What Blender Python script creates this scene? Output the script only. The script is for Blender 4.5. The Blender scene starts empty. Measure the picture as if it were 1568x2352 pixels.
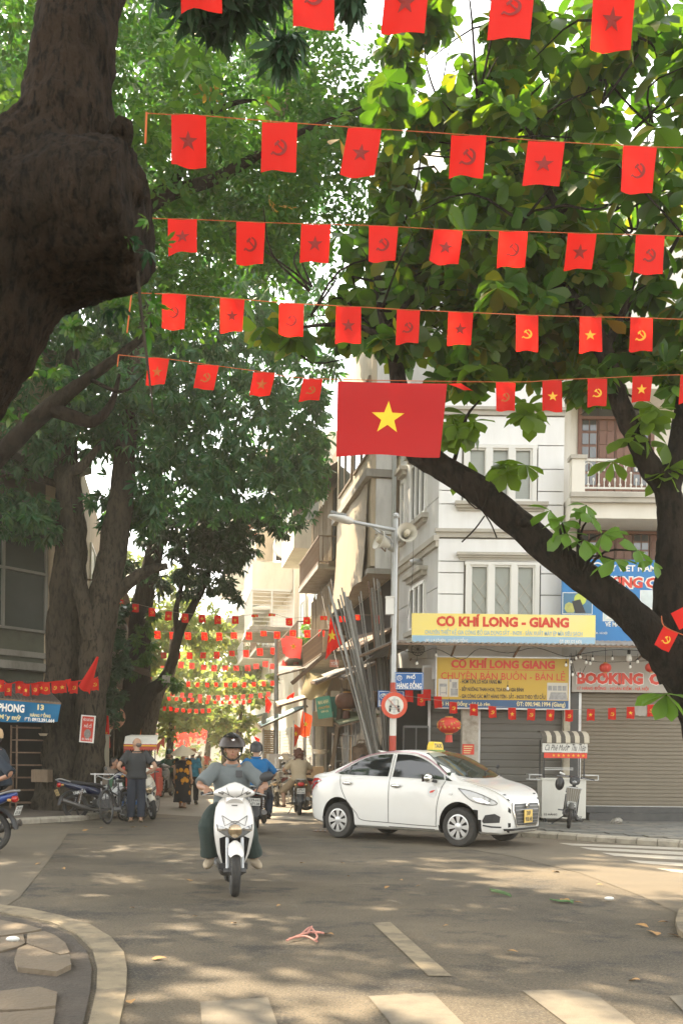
import bpy, bmesh, math, random
import numpy as np
from mathutils import Vector as V, Matrix, Euler, noise, Quaternion
from mathutils.bvhtree import BVHTree
R = math.radians; PI = math.pi
rng = np.random.default_rng(7); random.seed(7)
sc = bpy.context.scene
# ------------------------------------------------------------------ camera
F, CX, HY, CH, ROLL = 2287., 784., 1742., 1.4, .012
cd = bpy.data.cameras.new('camera'); cam = bpy.data.objects.new('camera', cd); sc.collection.objects.link(cam)
cam.matrix_world = Matrix.Translation((0, 0, CH)) @ Matrix.Rotation(R(90), 4, 'X') @ Matrix.Rotation(ROLL, 4, 'Z')
cd.sensor_width = 36; cd.sensor_fit = 'AUTO'; cd.lens = F/2352*36; cd.shift_y = (HY-1176)/2352; cd.clip_start = .1; cd.clip_end = 2000
cd.dof.use_dof = True; cd.dof.focus_distance = 12.; cd.dof.aperture_fstop = 5.6
sc.camera = cam
# ------------------------------------------------------------------ sky, sun, exposure
SUN_EL, SUN_AZ = R(50), R(-38)          # azimuth measured from +Y (down the street) towards +X
w = bpy.data.worlds.new('World'); sc.world = w; w.use_nodes = True
nt = w.node_tree; bg = nt.nodes['Background']
sky = nt.nodes.new('ShaderNodeTexSky'); sky.sky_type = 'NISHITA'; sky.sun_disc = False
sky.sun_elevation = SUN_EL; sky.sun_rotation = SUN_AZ; sky.air_density = 1.; sky.dust_density = 1.2; sky.ozone_density = .6
hs = nt.nodes.new('ShaderNodeHueSaturation'); hs.inputs['Saturation'].default_value = .22
nt.links.new(sky.outputs[0], hs.inputs['Color']); tn_ = nt.nodes.new('ShaderNodeMix'); tn_.data_type = 'RGBA'; tn_.blend_type = 'MULTIPLY'; tn_.inputs[0].default_value = 1; tn_.inputs[7].default_value = (1, .985, .94, 1); nt.links.new(hs.outputs[0], tn_.inputs[6]); nt.links.new(tn_.outputs[2], bg.inputs['Color'])
bg.inputs['Strength'].default_value = .15
sl = bpy.data.lights.new('sun', 'SUN'); sl.energy = 3.4; sl.angle = R(.53); sl.color = (1, .82, .58)
so = bpy.data.objects.new('sun', sl); sc.collection.objects.link(so)
sd = V((math.sin(SUN_AZ)*math.cos(SUN_EL), math.cos(SUN_AZ)*math.cos(SUN_EL), math.sin(SUN_EL)))
so.rotation_euler = (-sd).to_track_quat('-Z', 'Y').to_euler(); so.location = sd*60
sc.view_settings.view_transform = 'Standard'; sc.view_settings.look = 'None'; sc.view_settings.exposure = 2.4; sc.view_settings.gamma = 1
sc.view_settings.use_curve_mapping = False
cy = sc.cycles if hasattr(sc, 'cycles') else None
try:
    sc.render.engine = 'CYCLES'; cy = sc.cycles
    cy.max_bounces = 7; cy.diffuse_bounces = 3; cy.glossy_bounces = 3; cy.transmission_bounces = 4; cy.volume_bounces = 1
    cy.use_denoising = True; cy.denoiser = 'OPENIMAGEDENOISE'; cy.sample_clamp_indirect = 6; cy.transparent_max_bounces = 8
except Exception: pass

HAZE = .0014
# ------------------------------------------------------------------ pixel <-> place
cR, sR = math.cos(ROLL), math.sin(ROLL)
def ray(px, py):
    u, v = (px-CX)/F, (HY-py)/F
    return u*cR-v*sR, u*sR+v*cR
def P(px, py, Y):
    x, z = ray(px, py); return V((x*Y, Y, CH+z*Y))
def G(px, py, z=0.):
    x, d = ray(px, py); Y = (z-CH)/d; return V((x*Y, Y, z))

# ------------------------------------------------------------------ materials
MATS = {}
def mat(name, col=(.5, .5, .5), rough=.6, metal=0., var=.15, scale=6., bump=0., bscale=60., dirt=0., dcol=(.06, .05, .04), dscale=1.5, coat=0., spec=.5, stretch=None, emit=0.):
    if name in MATS: return MATS[name]
    m = bpy.data.materials.new(name); m.use_nodes = True; n = m.node_tree.nodes; l = m.node_tree.links
    b = n['Principled BSDF']; b.inputs['Roughness'].default_value = rough; b.inputs['Metallic'].default_value = metal
    b.inputs['Coat Weight'].default_value = coat; b.inputs['Specular IOR Level'].default_value = spec
    tc = n.new('ShaderNodeTexCoord'); co = tc.outputs['Object']
    if stretch:
        mp = n.new('ShaderNodeMapping'); mp.inputs['Scale'].default_value = stretch; l.new(co, mp.inputs['Vector']); co = mp.outputs[0]
    nz = n.new('ShaderNodeTexNoise'); nz.inputs['Scale'].default_value = scale; nz.inputs['Detail'].default_value = 6; l.new(co, nz.inputs['Vector'])
    mx = n.new('ShaderNodeMix'); mx.data_type = 'RGBA'
    mx.inputs[6].default_value = (*[c*(1-var) for c in col], 1); mx.inputs[7].default_value = (*[min(1, c*(1+var)) for c in col], 1)
    l.new(nz.outputs[0], mx.inputs[0]); out = mx.outputs[2]
    if dirt:
        d = n.new('ShaderNodeTexNoise'); d.inputs['Scale'].default_value = dscale; d.inputs['Detail'].default_value = 9; d.inputs['Roughness'].default_value = .68; l.new(co, d.inputs['Vector'])
        mr = n.new('ShaderNodeMapRange'); mr.inputs[1].default_value = .46; mr.inputs[2].default_value = .68; mr.inputs[4].default_value = dirt; l.new(d.outputs[0], mr.inputs[0])
        m2 = n.new('ShaderNodeMix'); m2.data_type = 'RGBA'; l.new(mr.outputs[0], m2.inputs[0]); l.new(out, m2.inputs[6]); m2.inputs[7].default_value = (*dcol, 1); out = m2.outputs[2]
    l.new(out, b.inputs['Base Color'])
    if bump:
        bn = n.new('ShaderNodeTexNoise'); bn.inputs['Scale'].default_value = bscale; bn.inputs['Detail'].default_value = 4; l.new(co, bn.inputs['Vector'])
        bp = n.new('ShaderNodeBump'); bp.inputs['Strength'].default_value = bump; bp.inputs['Distance'].default_value = .02; l.new(bn.outputs[0], bp.inputs['Height']); l.new(bp.outputs[0], b.inputs['Normal'])
    if emit:
        b.inputs['Emission Color'].default_value = (*col, 1); b.inputs['Emission Strength'].default_value = emit
    MATS[name] = m; return m
def sheer(name, cols, trans=.45, rough=.45, island=True, tcol=None, scale=3., tmul=1.):
    """thin translucent sheet: leaves, flag cloth.  cols = list of base colours chosen per leaf"""
    if name in MATS: return MATS[name]
    m = bpy.data.materials.new(name); m.use_nodes = True; n = m.node_tree.nodes; l = m.node_tree.links
    b = n['Principled BSDF']; b.inputs['Roughness'].default_value = rough; b.inputs['Specular IOR Level'].default_value = .35
    ramp = n.new('ShaderNodeValToRGB'); e = ramp.color_ramp.elements
    while len(e) < len(cols): e.new(.5)
    for i, c in enumerate(cols): e[i].position = i/max(1, len(cols)-1); e[i].color = (*c, 1)
    if island:
        g = n.new('ShaderNodeNewGeometry'); l.new(g.outputs['Random Per Island'], ramp.inputs[0])
    else:
        tc = n.new('ShaderNodeTexCoord'); nz = n.new('ShaderNodeTexNoise'); nz.inputs['Scale'].default_value = scale; l.new(tc.outputs['Object'], nz.inputs['Vector']); l.new(nz.outputs[0], ramp.inputs[0])
    l.new(ramp.outputs[0], b.inputs['Base Color'])
    t = n.new('ShaderNodeBsdfTranslucent'); mx = n.new('ShaderNodeMixShader'); mx.inputs[0].default_value = trans
    if tcol:
        mm = n.new('ShaderNodeMix'); mm.data_type = 'RGBA'; mm.blend_type = 'MULTIPLY'; mm.inputs[0].default_value = 1; l.new(ramp.outputs[0], mm.inputs[6]); mm.inputs[7].default_value = (*tcol, 1); l.new(mm.outputs[2], t.inputs[0])
    else: l.new(ramp.outputs[0], t.inputs[0])
    l.new(b.outputs[0], mx.inputs[1]); l.new(t.outputs[0], mx.inputs[2]); l.new(mx.outputs[0], n['Material Output'].inputs[0])
    MATS[name] = m; return m

# ------------------------------------------------------------------ mesh building
def rotz(a): return Matrix.Rotation(a, 3, 'Z')
def frames(pts):
    out = []; n = len(pts); up = None
    for i in range(n):
        t = (pts[min(i+1, n-1)]-pts[max(i-1, 0)])
        t = t.normalized() if t.length > 1e-9 else V((0, 0, 1))
        if up is None:
            a = V((0, 0, 1)) if abs(t.z) < .9 else V((1, 0, 0)); up = (a-t*a.dot(t)).normalized()
        else:
            up = up-t*up.dot(t); up = up.normalized() if up.length > 1e-6 else V((1, 0, 0))
        out.append((t, up, t.cross(up)))
    return out
def catmull(pts, k=4):
    pts = [V(p) for p in pts]
    if len(pts) < 3: return pts
    o = []; q = [pts[0]*2-pts[1]]+pts+[pts[-1]*2-pts[-2]]
    for i in range(1, len(q)-2):
        a, b, c, d = q[i-1:i+3]
        for j in range(k):
            t = j/k; o.append(.5*((2*b)+(c-a)*t+(2*a-5*b+4*c-d)*t*t+(3*b-a-3*c+d)*t**3))
    o.append(pts[-1]); return o
def lerps(vals, n):
    return list(np.interp(np.linspace(0, 1, n), np.linspace(0, 1, len(vals)), vals))
class MB:
    def __init__(s): s.v = []; s.f = []
    def add(s, vs, fs, M=None):
        k = len(s.v); s.v += [(M @ V(p)) if M is not None else V(p) for p in vs]; s.f += [tuple(i+k for i in f) for f in fs]; return s
    def box(s, c, d, rot=None):
        x, y, z = d[0]/2, d[1]/2, d[2]/2; c = V(c)
        vs = [V((a*x, b*y, e*z)) for a in (-1, 1) for b in (-1, 1) for e in (-1, 1)]
        if rot is not None: vs = [rot @ p for p in vs]
        return s.add([p+c for p in vs], [(0, 1, 3, 2), (4, 6, 7, 5), (0, 4, 5, 1), (2, 3, 7, 6), (0, 2, 6, 4), (1, 5, 7, 3)])
    def bar(s, a, b, w, h=None):
        a, b = V(a), V(b); h = h or w; t = (b-a); L = t.length; t.normalize()
        u = V((0, 0, 1)) if abs(t.z) < .95 else V((1, 0, 0)); r = t.cross(u).normalized(); u = r.cross(t)
        vs = [p+r*i*w/2+u*j*h/2 for p in (a, b) for i, j in ((-1, -1), (1, -1), (1, 1), (-1, 1))]
        return s.add(vs, [(3, 2, 1, 0), (4, 5, 6, 7)]+[(i, (i+1) % 4, (i+1) % 4+4, i+4) for i in range(4)])
    def tube(s, pts, r, n=8, cap=True, sm=0, jit=0., seed=0):
        pts = catmull(pts, sm) if sm else [V(p) for p in pts]
        rs = lerps(r, len(pts)) if isinstance(r, (list, tuple)) else [r]*len(pts)
        vs = []
        for (t, u, w_), p, q in zip(frames(pts), pts, rs):
            for i in range(n):
                a = 2*PI*i/n; d = u*math.cos(a)+w_*math.sin(a); k = q
                if jit: k *= 1+jit*(noise.noise(p*1.3/max(.05, q)*.35+d*1.7+V((seed, 0, 0))))+jit*.5*noise.noise(p*3+d*3.1)
                vs.append(p+d*k)
        fs = [(i*n+j, i*n+(j+1) % n, (i+1)*n+(j+1) % n, (i+1)*n+j) for i in range(len(pts)-1) for j in range(n)]
        if cap: fs += [tuple(range(n))[::-1], tuple(range((len(pts)-1)*n, len(pts)*n))]
        return s.add(vs, fs)
    def lathe(s, prof, M=None, n=24, cap=True):
        vs = [V((r*math.cos(2*PI*i/n), r*math.sin(2*PI*i/n), z)) for r, z in prof for i in range(n)]
        fs = [(i*n+j, i*n+(j+1) % n, (i+1)*n+(j+1) % n, (i+1)*n+j) for i in range(len(prof)-1) for j in range(n)]
        if cap:
            if prof[0][0] > 1e-4: fs.append(tuple(range(n))[::-1])
            if prof[-1][0] > 1e-4: fs.append(tuple(range((len(prof)-1)*n, len(prof)*n)))
        return s.add(vs, fs, M)
    def cyl(s, a, b, r, r2=None, n=12): return s.tube([a, b], [r, r if r2 is None else r2], n)
    def loft(s, rings, cap=True, closed=True):
        n = len(rings[0]); vs = [p for q in rings for p in q]; m = n if closed else n-1
        fs = [(i*n+j, i*n+(j+1) % n, (i+1)*n+(j+1) % n, (i+1)*n+j) for i in range(len(rings)-1) for j in range(m)]
        if cap and closed: fs += [tuple(range(n))[::-1], tuple(range((len(rings)-1)*n, len(rings)*n))]
        return s.add(vs, fs)
    def prism(s, poly, M=None, d=.02):
        """polygon in local xy, extruded from z=0 to z=d"""
        n = len(poly); vs = [V((x, y, 0)) for x, y in poly]+[V((x, y, d)) for x, y in poly]
        return s.add(vs, [tuple(range(n))[::-1], tuple(range(n, 2*n))]+[(i, (i+1) % n, (i+1) % n+n, i+n) for i in range(n)], M)
    def flat(s, poly, M=None): return s.add([V((*p, 0)) if len(p) == 2 else V(p) for p in poly], [tuple(range(len(poly)))], M)
    def ell(s, c, r, rot=None, n=14):
        c = V(c); r = (r, r, r) if isinstance(r, (int, float)) else r; m = max(6, n*2//3); vs = []; 
        for i in range(1, m):
            a = PI*i/m
            for j in range(n):
                b = 2*PI*j/n; vs.append(V((r[0]*math.sin(a)*math.cos(b), r[1]*math.sin(a)*math.sin(b), r[2]*math.cos(a))))
        vs += [V((0, 0, r[2])), V((0, 0, -r[2]))]; k = len(vs)
        if rot is not None: vs = [rot @ p for p in vs]
        fs = [(i*n+j, (i+1)*n+j, (i+1)*n+(j+1) % n, i*n+(j+1) % n) for i in range(m-2) for j in range(n)]
        fs += [(k-2, j, (j+1) % n) for j in range(n)]+[(k-1, (m-2)*n+(j+1) % n, (m-2)*n+j) for j in range(n)]
        return s.add([p+c for p in vs], fs)
    def mesh(s, name, m=None, angle=35):
        me = bpy.data.meshes.new(name); me.from_pydata([tuple(p) for p in s.v], [], s.f); me.update()
        if m: me.materials.append(m)
        if angle:
            me.polygons.foreach_set('use_smooth', [True]*len(me.polygons)); me.set_sharp_from_angle(angle=R(angle))
        return me
    def obj(s, name, m=None, parent=None, angle=35, **k): return put(name, s.mesh(name, m, angle), parent, **k)
def put(name, me, parent=None, label=None, cat=None, group=None, kind=None, loc=None, rz=None, m=None):
    o = bpy.data.objects.new(name, me); sc.collection.objects.link(o)
    if parent: o.parent = parent
    if m is not None:
        me.materials.clear(); me.materials.append(m)
    if loc is not None: o.location = loc
    if rz is not None: o.rotation_euler = (0, 0, rz)
    return tag(o, label, cat, group, kind)
def tag(o, label=None, cat=None, group=None, kind=None):
    if label: o['label'] = label
    if cat: o['category'] = cat
    if group: o['group'] = group
    if kind: o['kind'] = kind
    return o
def thing(name, label, cat, loc=(0, 0, 0), rz=0., group=None):
    o = bpy.data.objects.new(name, None); sc.collection.objects.link(o); o.empty_display_size = .2
    o.location = loc; o.rotation_euler = (0, 0, rz); return tag(o, label, cat, group)
def kids(o): return [c for c in sc.objects if c.parent == o]
def dup(root, loc=None, rz=None, label=None, group=None, par=None):
    r = root.copy(); sc.collection.objects.link(r)
    if par: r.parent = par
    if loc is not None: r.location = loc
    if rz is not None: r.rotation_euler = (0, 0, rz)
    if label: r['label'] = label
    if group: r['group'] = group
    for c in list(root.children): dup(c, par=r)
    return r
def npmesh(name, v, f, m=None, smooth=False):
    v = np.asarray(v, np.float32); f = np.asarray(f, np.int32); k = f.shape[1]
    me = bpy.data.meshes.new(name); me.vertices.add(len(v)); me.vertices.foreach_set('co', v.ravel())
    me.loops.add(f.size); me.loops.foreach_set('vertex_index', f.ravel())
    me.polygons.add(len(f)); me.polygons.foreach_set('loop_start', np.arange(0, f.size, k, dtype=np.int32))
    me.update(calc_edges=True)
    if smooth: me.polygons.foreach_set('use_smooth', np.ones(len(f), bool))
    if m: me.materials.append(m)
    return me
# a scratch scene evaluates text, voxel remeshes and booleans
TMP = bpy.data.scenes.new('scratch')
def evalmesh(o):
    vl = TMP.view_layers[0]; vl.update(); return bpy.data.meshes.new_from_object(o.evaluated_get(vl.depsgraph))
def push(me, fn):
    n = len(me.vertices); co = np.empty(n*3, np.float32); no = np.empty(n*3, np.float32); me.vertices.foreach_get('co', co); me.vertex_normals.foreach_get('vector', no); co = co.reshape(-1, 3); no = no.reshape(-1, 3)
    d = np.array([fn(V(p)) for p in co.tolist()], np.float32); me.vertices.foreach_set('co', (co+no*d[:, None]).ravel()); me.update()
SCR = bpy.data.objects.new('scratch', bpy.data.meshes.new('scratch')); TMP.collection.objects.link(SCR)
CUT = bpy.data.objects.new('scratch_cutter', bpy.data.meshes.new('scratch'))
def remesh(mb, vox=.012, smooth=2, dec=None, jit=0., jscale=6.):
    SCR.modifiers.clear(); SCR.data = mb.mesh('scratch', None, 0)
    md = SCR.modifiers.new('r', 'REMESH'); md.mode = 'VOXEL'; md.voxel_size = vox; md.use_smooth_shade = True
    if smooth: s_ = SCR.modifiers.new('s', 'SMOOTH'); s_.iterations = smooth; s_.factor = .5
    if dec: d = SCR.modifiers.new('d', 'DECIMATE'); d.ratio = dec
    me = evalmesh(SCR)
    if jit: push(me, lambda p: jit*noise.noise(p*jscale))
    me.polygons.foreach_set('use_smooth', [True]*len(me.polygons)); return me
def boolean(me, cutter):
    SCR.modifiers.clear(); SCR.data = me; CUT.data = cutter
    md = SCR.modifiers.new('b', 'BOOLEAN'); md.object = CUT; md.operation = 'DIFFERENCE'; md.solver = 'EXACT'
    return evalmesh(SCR)
TXT = {}
def text_mesh(s, bold=0.):
    k = (s, bold)
    if k not in TXT:
        c = bpy.data.curves.new('t', 'FONT'); c.body = s; c.offset = bold; c.resolution_u = 2
        o = bpy.data.objects.new('t', c); TMP.collection.objects.link(o); me = evalmesh(o); TMP.collection.objects.unlink(o)
        co = np.array([v.co[:2] for v in me.vertices]); fs = [tuple(p.vertices) for p in me.polygons]
        TXT[k] = (co, fs); bpy.data.meshes.remove(me)
    return TXT[k]
def text(s, x, z, w, h, m, parent, y=-.006, bold=.02, name='lettering', M=None, mb=None, slant=0., cap=None):
    """lettering on a board whose face looks along local -y; x,z = lower left corner, fitted to w x h"""
    co, fs = text_mesh(s, bold); a, b = co.min(0), co.max(0)
    q = (co-a)/(b-a)
    vs = [V((x+p[0]*w+slant*p[1]*h, y, z+p[1]*h)) for p in q]
    t = mb or MB(); t.add(vs, fs, M)
    return None if mb is not None else t.obj(name, m, parent, 0)
def star(r=1., k=.4): return [((r if i % 2 == 0 else r*k)*math.sin(PI*i/5), (r if i % 2 == 0 else r*k)*math.cos(PI*i/5)) for i in range(10)]
def sickle():
    """hammer and sickle as flat polygons about the origin, radius 1"""
    ps = []; o = [(math.cos(a)*.86, math.sin(a)*.86) for a in np.linspace(R(-150), R(80), 15)]
    i_ = [(math.cos(a)*(.66-.0)+.02-.14*math.sin((a+R(150))/R(230)*PI), math.sin(a)*.66+.06*math.sin((a+R(150))/R(230)*PI)) for a in np.linspace(R(75), R(-140), 15)]
    for j in range(14): ps.append([o[j], o[j+1], i_[13-j], i_[14-j]])
    def rot(q, a, dx=0, dy=0): return [(x*math.cos(a)-y*math.sin(a)+dx, x*math.sin(a)+y*math.cos(a)+dy) for x, y in q]
    ps.append(rot([(-.09, -.36), (.09, -.36), (.09, .02), (-.09, .02)], R(-45), -.55, -.45))
    ps.append(rot([(-.09, -.85), (.09, -.85), (.09, .42), (-.09, .42)], R(45), .08, .1))
    ps.append(rot([(-.34, .0), (.34, .0), (.34, .27), (-.2, .27)], R(45), -.16, .34))
    return ps
# ================================================================== setting
def asphalt():
    m = bpy.data.materials.new('asphalt'); m.use_nodes = True; n = m.node_tree.nodes; l = m.node_tree.links; b = n['Principled BSDF']
    tc = n.new('ShaderNodeTexCoord')
    def nz(sc_, det=6, rough=.6, st=None):
        t = n.new('ShaderNodeTexNoise'); t.inputs['Scale'].default_value = sc_; t.inputs['Detail'].default_value = det; t.inputs['Roughness'].default_value = rough
        if st:
            mp = n.new('ShaderNodeMapping'); mp.inputs['Scale'].default_value = st; l.new(tc.outputs['Object'], mp.inputs[0]); l.new(mp.outputs[0], t.inputs[0])
        else: l.new(tc.outputs['Object'], t.inputs[0])
        return t.outputs[0]
    def rng_(s, a, b_, c=0, d=1):
        t = n.new('ShaderNodeMapRange'); t.inputs[1].default_value = a; t.inputs[2].default_value = b_; t.inputs[3].default_value = c; t.inputs[4].default_value = d; l.new(s, t.inputs[0]); return t.outputs[0]
    def mix(f, a, c):
        t = n.new('ShaderNodeMix'); t.data_type = 'RGBA'; l.new(f, t.inputs[0])
        for i, x in ((6, a), (7, c)):
            if isinstance(x, tuple): t.inputs[i].default_value = (*x, 1)
            else: l.new(x, t.inputs[i])
        return t.outputs[2]
    base = mix(rng_(nz(.35, 8, .62), .38, .66), (.064, .050, .031), (.165, .129, .08))
    base = mix(rng_(nz(1.6, 9, .72, (.7, .8, 1)), .52, .62, 0, .85), base, (.024, .021, .017))
    base = mix(rng_(nz(4.5, 5, .6), .60, .74, 0, .5), base, (.155, .132, .10))
    base = mix(rng_(nz(48, 3, .6), .50, .68, 0, .55), base, (.20, .172, .125))
    base = mix(rng_(nz(62, 3, .6, (1.1, .9, 1)), .53, .66, 0, .75), base, (.018, .016, .014))
    l.new(base, b.inputs['Base Color']); b.inputs['Roughness'].default_value = .8
    bp = n.new('ShaderNodeBump'); bp.inputs['Strength'].default_value = .7; bp.inputs['Distance'].default_value = .012; l.new(nz(120, 3), bp.inputs['Height']); l.new(bp.outputs[0], b.inputs['Normal'])
    return m
g = MB().flat([(-400, -200), (400, -200), (400, 600), (-400, 600)])
ground = g.obj('ground', asphalt(), None, 0, kind='structure')
def sheet(name, pts, z, m, kind='structure', parent=None):
    b = MB(); b.flat([V((p[0], p[1], z)) for p in pts]); return b.obj(name, m, parent, 0, kind=kind)
smooth_asph = mat('smooth_asphalt', (.135, .109, .072), .8, var=.22, scale=1.2, bump=.3, bscale=150, dirt=.35, dcol=(.06, .054, .045), dscale=.9)
sheet('road_patch', [G(168, 1893), G(140, 1940), G(95, 2000), G(45, 2062), G(10, 2085), V((-7, 9.6, 0)), V((-30, 14, 0)), V((-30, 17, 0)), V((-12, 18, 0))], .004, smooth_asph)
sheet('road_patch', [G(1060, 1948), G(1180, 1968), G(1330, 2005), G(1480, 2062), G(1568, 2105), V((9, 9, 0)), V((30, 6, 0)), V((30, 10, 0)), V((5.8, 16.2, 0)), V((3.4, 18.2, 0))], .004, smooth_asph)
# pale concrete surface of the street that runs away between the trees
sheet('street', [(-4.7, 24.3), (-3.2, 23.2), (-1.2, 22.6), (.2, 21.9), (-.2, 24), (-.5, 27), (-9.2, 78), (-30, 200), (-36, 200), (-15, 78)], .004,
      mat('pale_concrete', (.27, .235, .18), .85, var=.25, scale=.8, bump=.25, bscale=80, dirt=.3, dcol=(.2, .17, .13), dscale=.6))
paint = mat('worn_road_paint', (.25, .20, .125), .85, var=.25, scale=9, dirt=.9, dcol=(.09, .075, .055), dscale=3, bump=.3, bscale=120)
paint2 = mat('worn_zebra_paint', (.165, .14, .10), .8, var=.2, scale=9, dirt=.85, dcol=(.10, .087, .067), dscale=4, bump=.3, bscale=120)
def marking(name, px, m):
    pts = [G(*p) for p in px]
    sheet(name, pts, .006, m)
marking('lane_marking', [(855, 2121), (896, 2119), (1037, 2244), (983, 2243)], paint)
marking('zebra_stripe', [(460, 2303), (615, 2293), (668, 2440), (470, 2440)], paint2)
marking('zebra_stripe', [(845, 2290), (993, 2282), (1140, 2430), (960, 2430)], paint2)
marking('zebra_stripe', [(1198, 2277), (1325, 2275), (1365, 2285), (1560, 2430), (1400, 2430)], paint2)
marking('zebra_stripe', [(1535, 2290), (1660, 2278), (1800, 2400), (1640, 2400)], paint2)
white_paint = mat('white_road_paint', (.42, .38, .31), .8, var=.1, scale=8, dirt=.5, dcol=(.22, .19, .15), dscale=5)
for q in ([(1282, 1937), (1640, 1950), (1640, 1956), (1312, 1942.5)], [(1329, 1946.5), (1640, 1961), (1640, 1969), (1360, 1953)],
          [(1380, 1959), (1640, 1972), (1640, 1981), (1410, 1966.5)], [(1438, 1976), (1640, 1987), (1640, 1996), (1470, 1983.5)], [(1505, 1995), (1640, 2004), (1640, 2013), (1540, 2003)]):
    marking('zebra_stripe', q, white_paint)
gutter = MB(); og = [(-150, 2070), (0, 2080), (70, 2090), (140, 2105), (205, 2125), (255, 2155), (285, 2190), (292, 2230), (290, 2280), (275, 2352), (240, 2470)]
ig = [(-150, 2087), (0, 2098), (60, 2108), (120, 2122), (150, 2134), (178, 2148), (213, 2183), (224, 2226), (222, 2278), (205, 2352), (165, 2470)]
for i in range(len(og)-1):
    a, b_, c, d = [G(*p) for p in (og[i], og[i+1], ig[i+1], ig[i])]
    k = len(gutter.v); gutter.v += [V((p.x, p.y, z)) for z in (0, .014) for p in (a, b_, c, d)]
    gutter.f += [(k+4, k+5, k+6, k+7), (k, k+1, k+5, k+4), (k+2, k+3, k+7, k+6)]
gutter.obj('kerb_line', paint, None, 0, kind='structure')
rk = MB(); rp = [(1580, 2088), (1558, 2100), (1550, 2125), (1556, 2148), (1580, 2165), (1640, 2170), (1640, 2085)]
rk.prism([(G(*p).x, G(*p).y) for p in rp], None, .05); rk.obj('kerb_line', paint, None, 0, kind='structure')
# ---- near left corner: bed of broken slabs
dirt_m = mat('dark_dirt', (.075, .06, .045), .95, var=.4, scale=5, bump=1, bscale=40, dirt=.5, dcol=(.035, .03, .025), dscale=3)
corner = sheet('pavement', [G(*p) for p in [(-160, 2104), (0, 2106), (60, 2116), (110, 2128), (165, 2152), (200, 2187), (211, 2228), (208, 2278), (192, 2352), (150, 2470), (-300, 2470)]], .012, dirt_m)
slab_m = mat('broken_slab', (.17, .13, .085), .85, var=.3, scale=4, bump=.6, bscale=30, dirt=.6, dcol=(.09, .075, .055), dscale=4)
for q, z in (([(0, 2112), (62, 2122), (98, 2134), (60, 2142), (0, 2150), (-60, 2140)], .025), ([(62, 2144), (102, 2137), (128, 2147), (152, 2166), (162, 2186), (140, 2192), (60, 2166)], .03),
             ([(0, 2153), (55, 2146), (60, 2166), (38, 2176), (0, 2186), (-60, 2178)], .022), ([(40, 2178), (62, 2169), (140, 2194), (162, 2190), (166, 2216), (132, 2232), (40, 2222), (32, 2200)], .045),
             ([(0, 2274), (90, 2266), (134, 2278), (130, 2310), (70, 2318), (0, 2320), (-60, 2300)], .03), ([(0, 2324), (130, 2316), (124, 2352), (90, 2440), (-80, 2440)], .026)):
    b = MB(); pts = [G(p[0], p[1], z) for p in q]; c = sum(pts, V())/len(pts)
    pts = [c+(p-c)*.97 for p in pts]; n_ = len(pts)
    b.v = [V((p.x, p.y, .0)) for p in pts]+[V((p.x, p.y, z+.012*noise.noise(p*3))) for p in pts]
    b.f = [tuple(range(n_, 2*n_))]+[(i, (i+1) % n_, (i+1) % n_+n_, i+n_) for i in range(n_)]
    b.obj('paving_slab', slab_m, corner, 0)
# ---- right pavement with kerb stones and paving
KR = [(12, 10.8), (8.6, 13.7), (5.6, 16.3), (4.4, 17.35), (3.5, 18.1), (2.4, 19.15), (1.25, 20.0), (.5, 21.0), (.0, 22.6), (-.45, 26), (-2.3, 37), (-9.3, 78), (-20, 140)]
def along(pts, step):
    pts = [V((*p, 0)) for p in pts]; out = [pts[0]]; i = 0; cur = pts[0]; rest = step
    while i < len(pts)-1:
        d = (pts[i+1]-cur).length
        if d < rest: rest -= d; cur = pts[i+1]; i += 1
        else: cur = cur+(pts[i+1]-cur).normalized()*rest; out.append(cur.copy()); rest = step
    return out
def offset(pts, d):
    o = []
    for i, p in enumerate(pts):
        t = V((*pts[min(i+1, len(pts)-1)], 0))-V((*pts[max(i-1, 0)], 0)); t.normalize(); o.append((p[0]+t.y*d, p[1]-t.x*d))
    return o
pav_m = mat('pavement_grey', (.17, .16, .135), .85, var=.25, scale=2, bump=.3, dirt=.5, dcol=(.09, .08, .065), dscale=2)
KRi = offset(KR, .2)
pav_r = sheet('pavement', KRi+[(-14, 142), (20, 142), (20, 12)], .1, pav_m)
kerb_ms = [mat('kerb_stone_%d' % i, c, .8, var=.2, scale=7, bump=.35, bscale=40, dirt=.5, dcol=(.12, .11, .09), dscale=4) for i, c in enumerate(((.36, .32, .25), (.27, .25, .21), (.42, .37, .29)))]
def kerbs(path, owner, step, x_lim, inner=.2):
    pts = along(path, step)
    for i in range(len(pts)-1):
        a, b_ = pts[i], pts[i+1]; t = (b_-a).normalized(); nrm = V((t.y, -t.x, 0)); g_ = t*.008
        if not x_lim(a): continue
        q = [a+g_, b_-g_, b_-g_+nrm*.05, a+g_+nrm*.05, b_-g_+nrm*inner, a+g_+nrm*inner]; h = .115+.012*noise.noise(a*2.3)
        k = MB(); k.v = [V((p.x, p.y, 0)) for p in (q[0], q[1])]+[V((p.x, p.y, h-.035)) for p in (q[0], q[1])]+[V((p.x, p.y, h)) for p in (q[3], q[2], q[4], q[5])]+[V((p.x, p.y, 0)) for p in (q[4], q[5])]
        k.f = [(0, 1, 3, 2), (2, 3, 5, 4), (4, 5, 6, 7), (6, 8, 9, 7), (0, 2, 4, 7, 9), (1, 8, 6, 5, 3)]
        k.obj('kerb_stone', kerb_ms[random.choice((0, 0, 1, 2))], owner, 0)
kerbs(KR, pav_r, .37, lambda p: p.y < 27 and p.x < 8)
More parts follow.
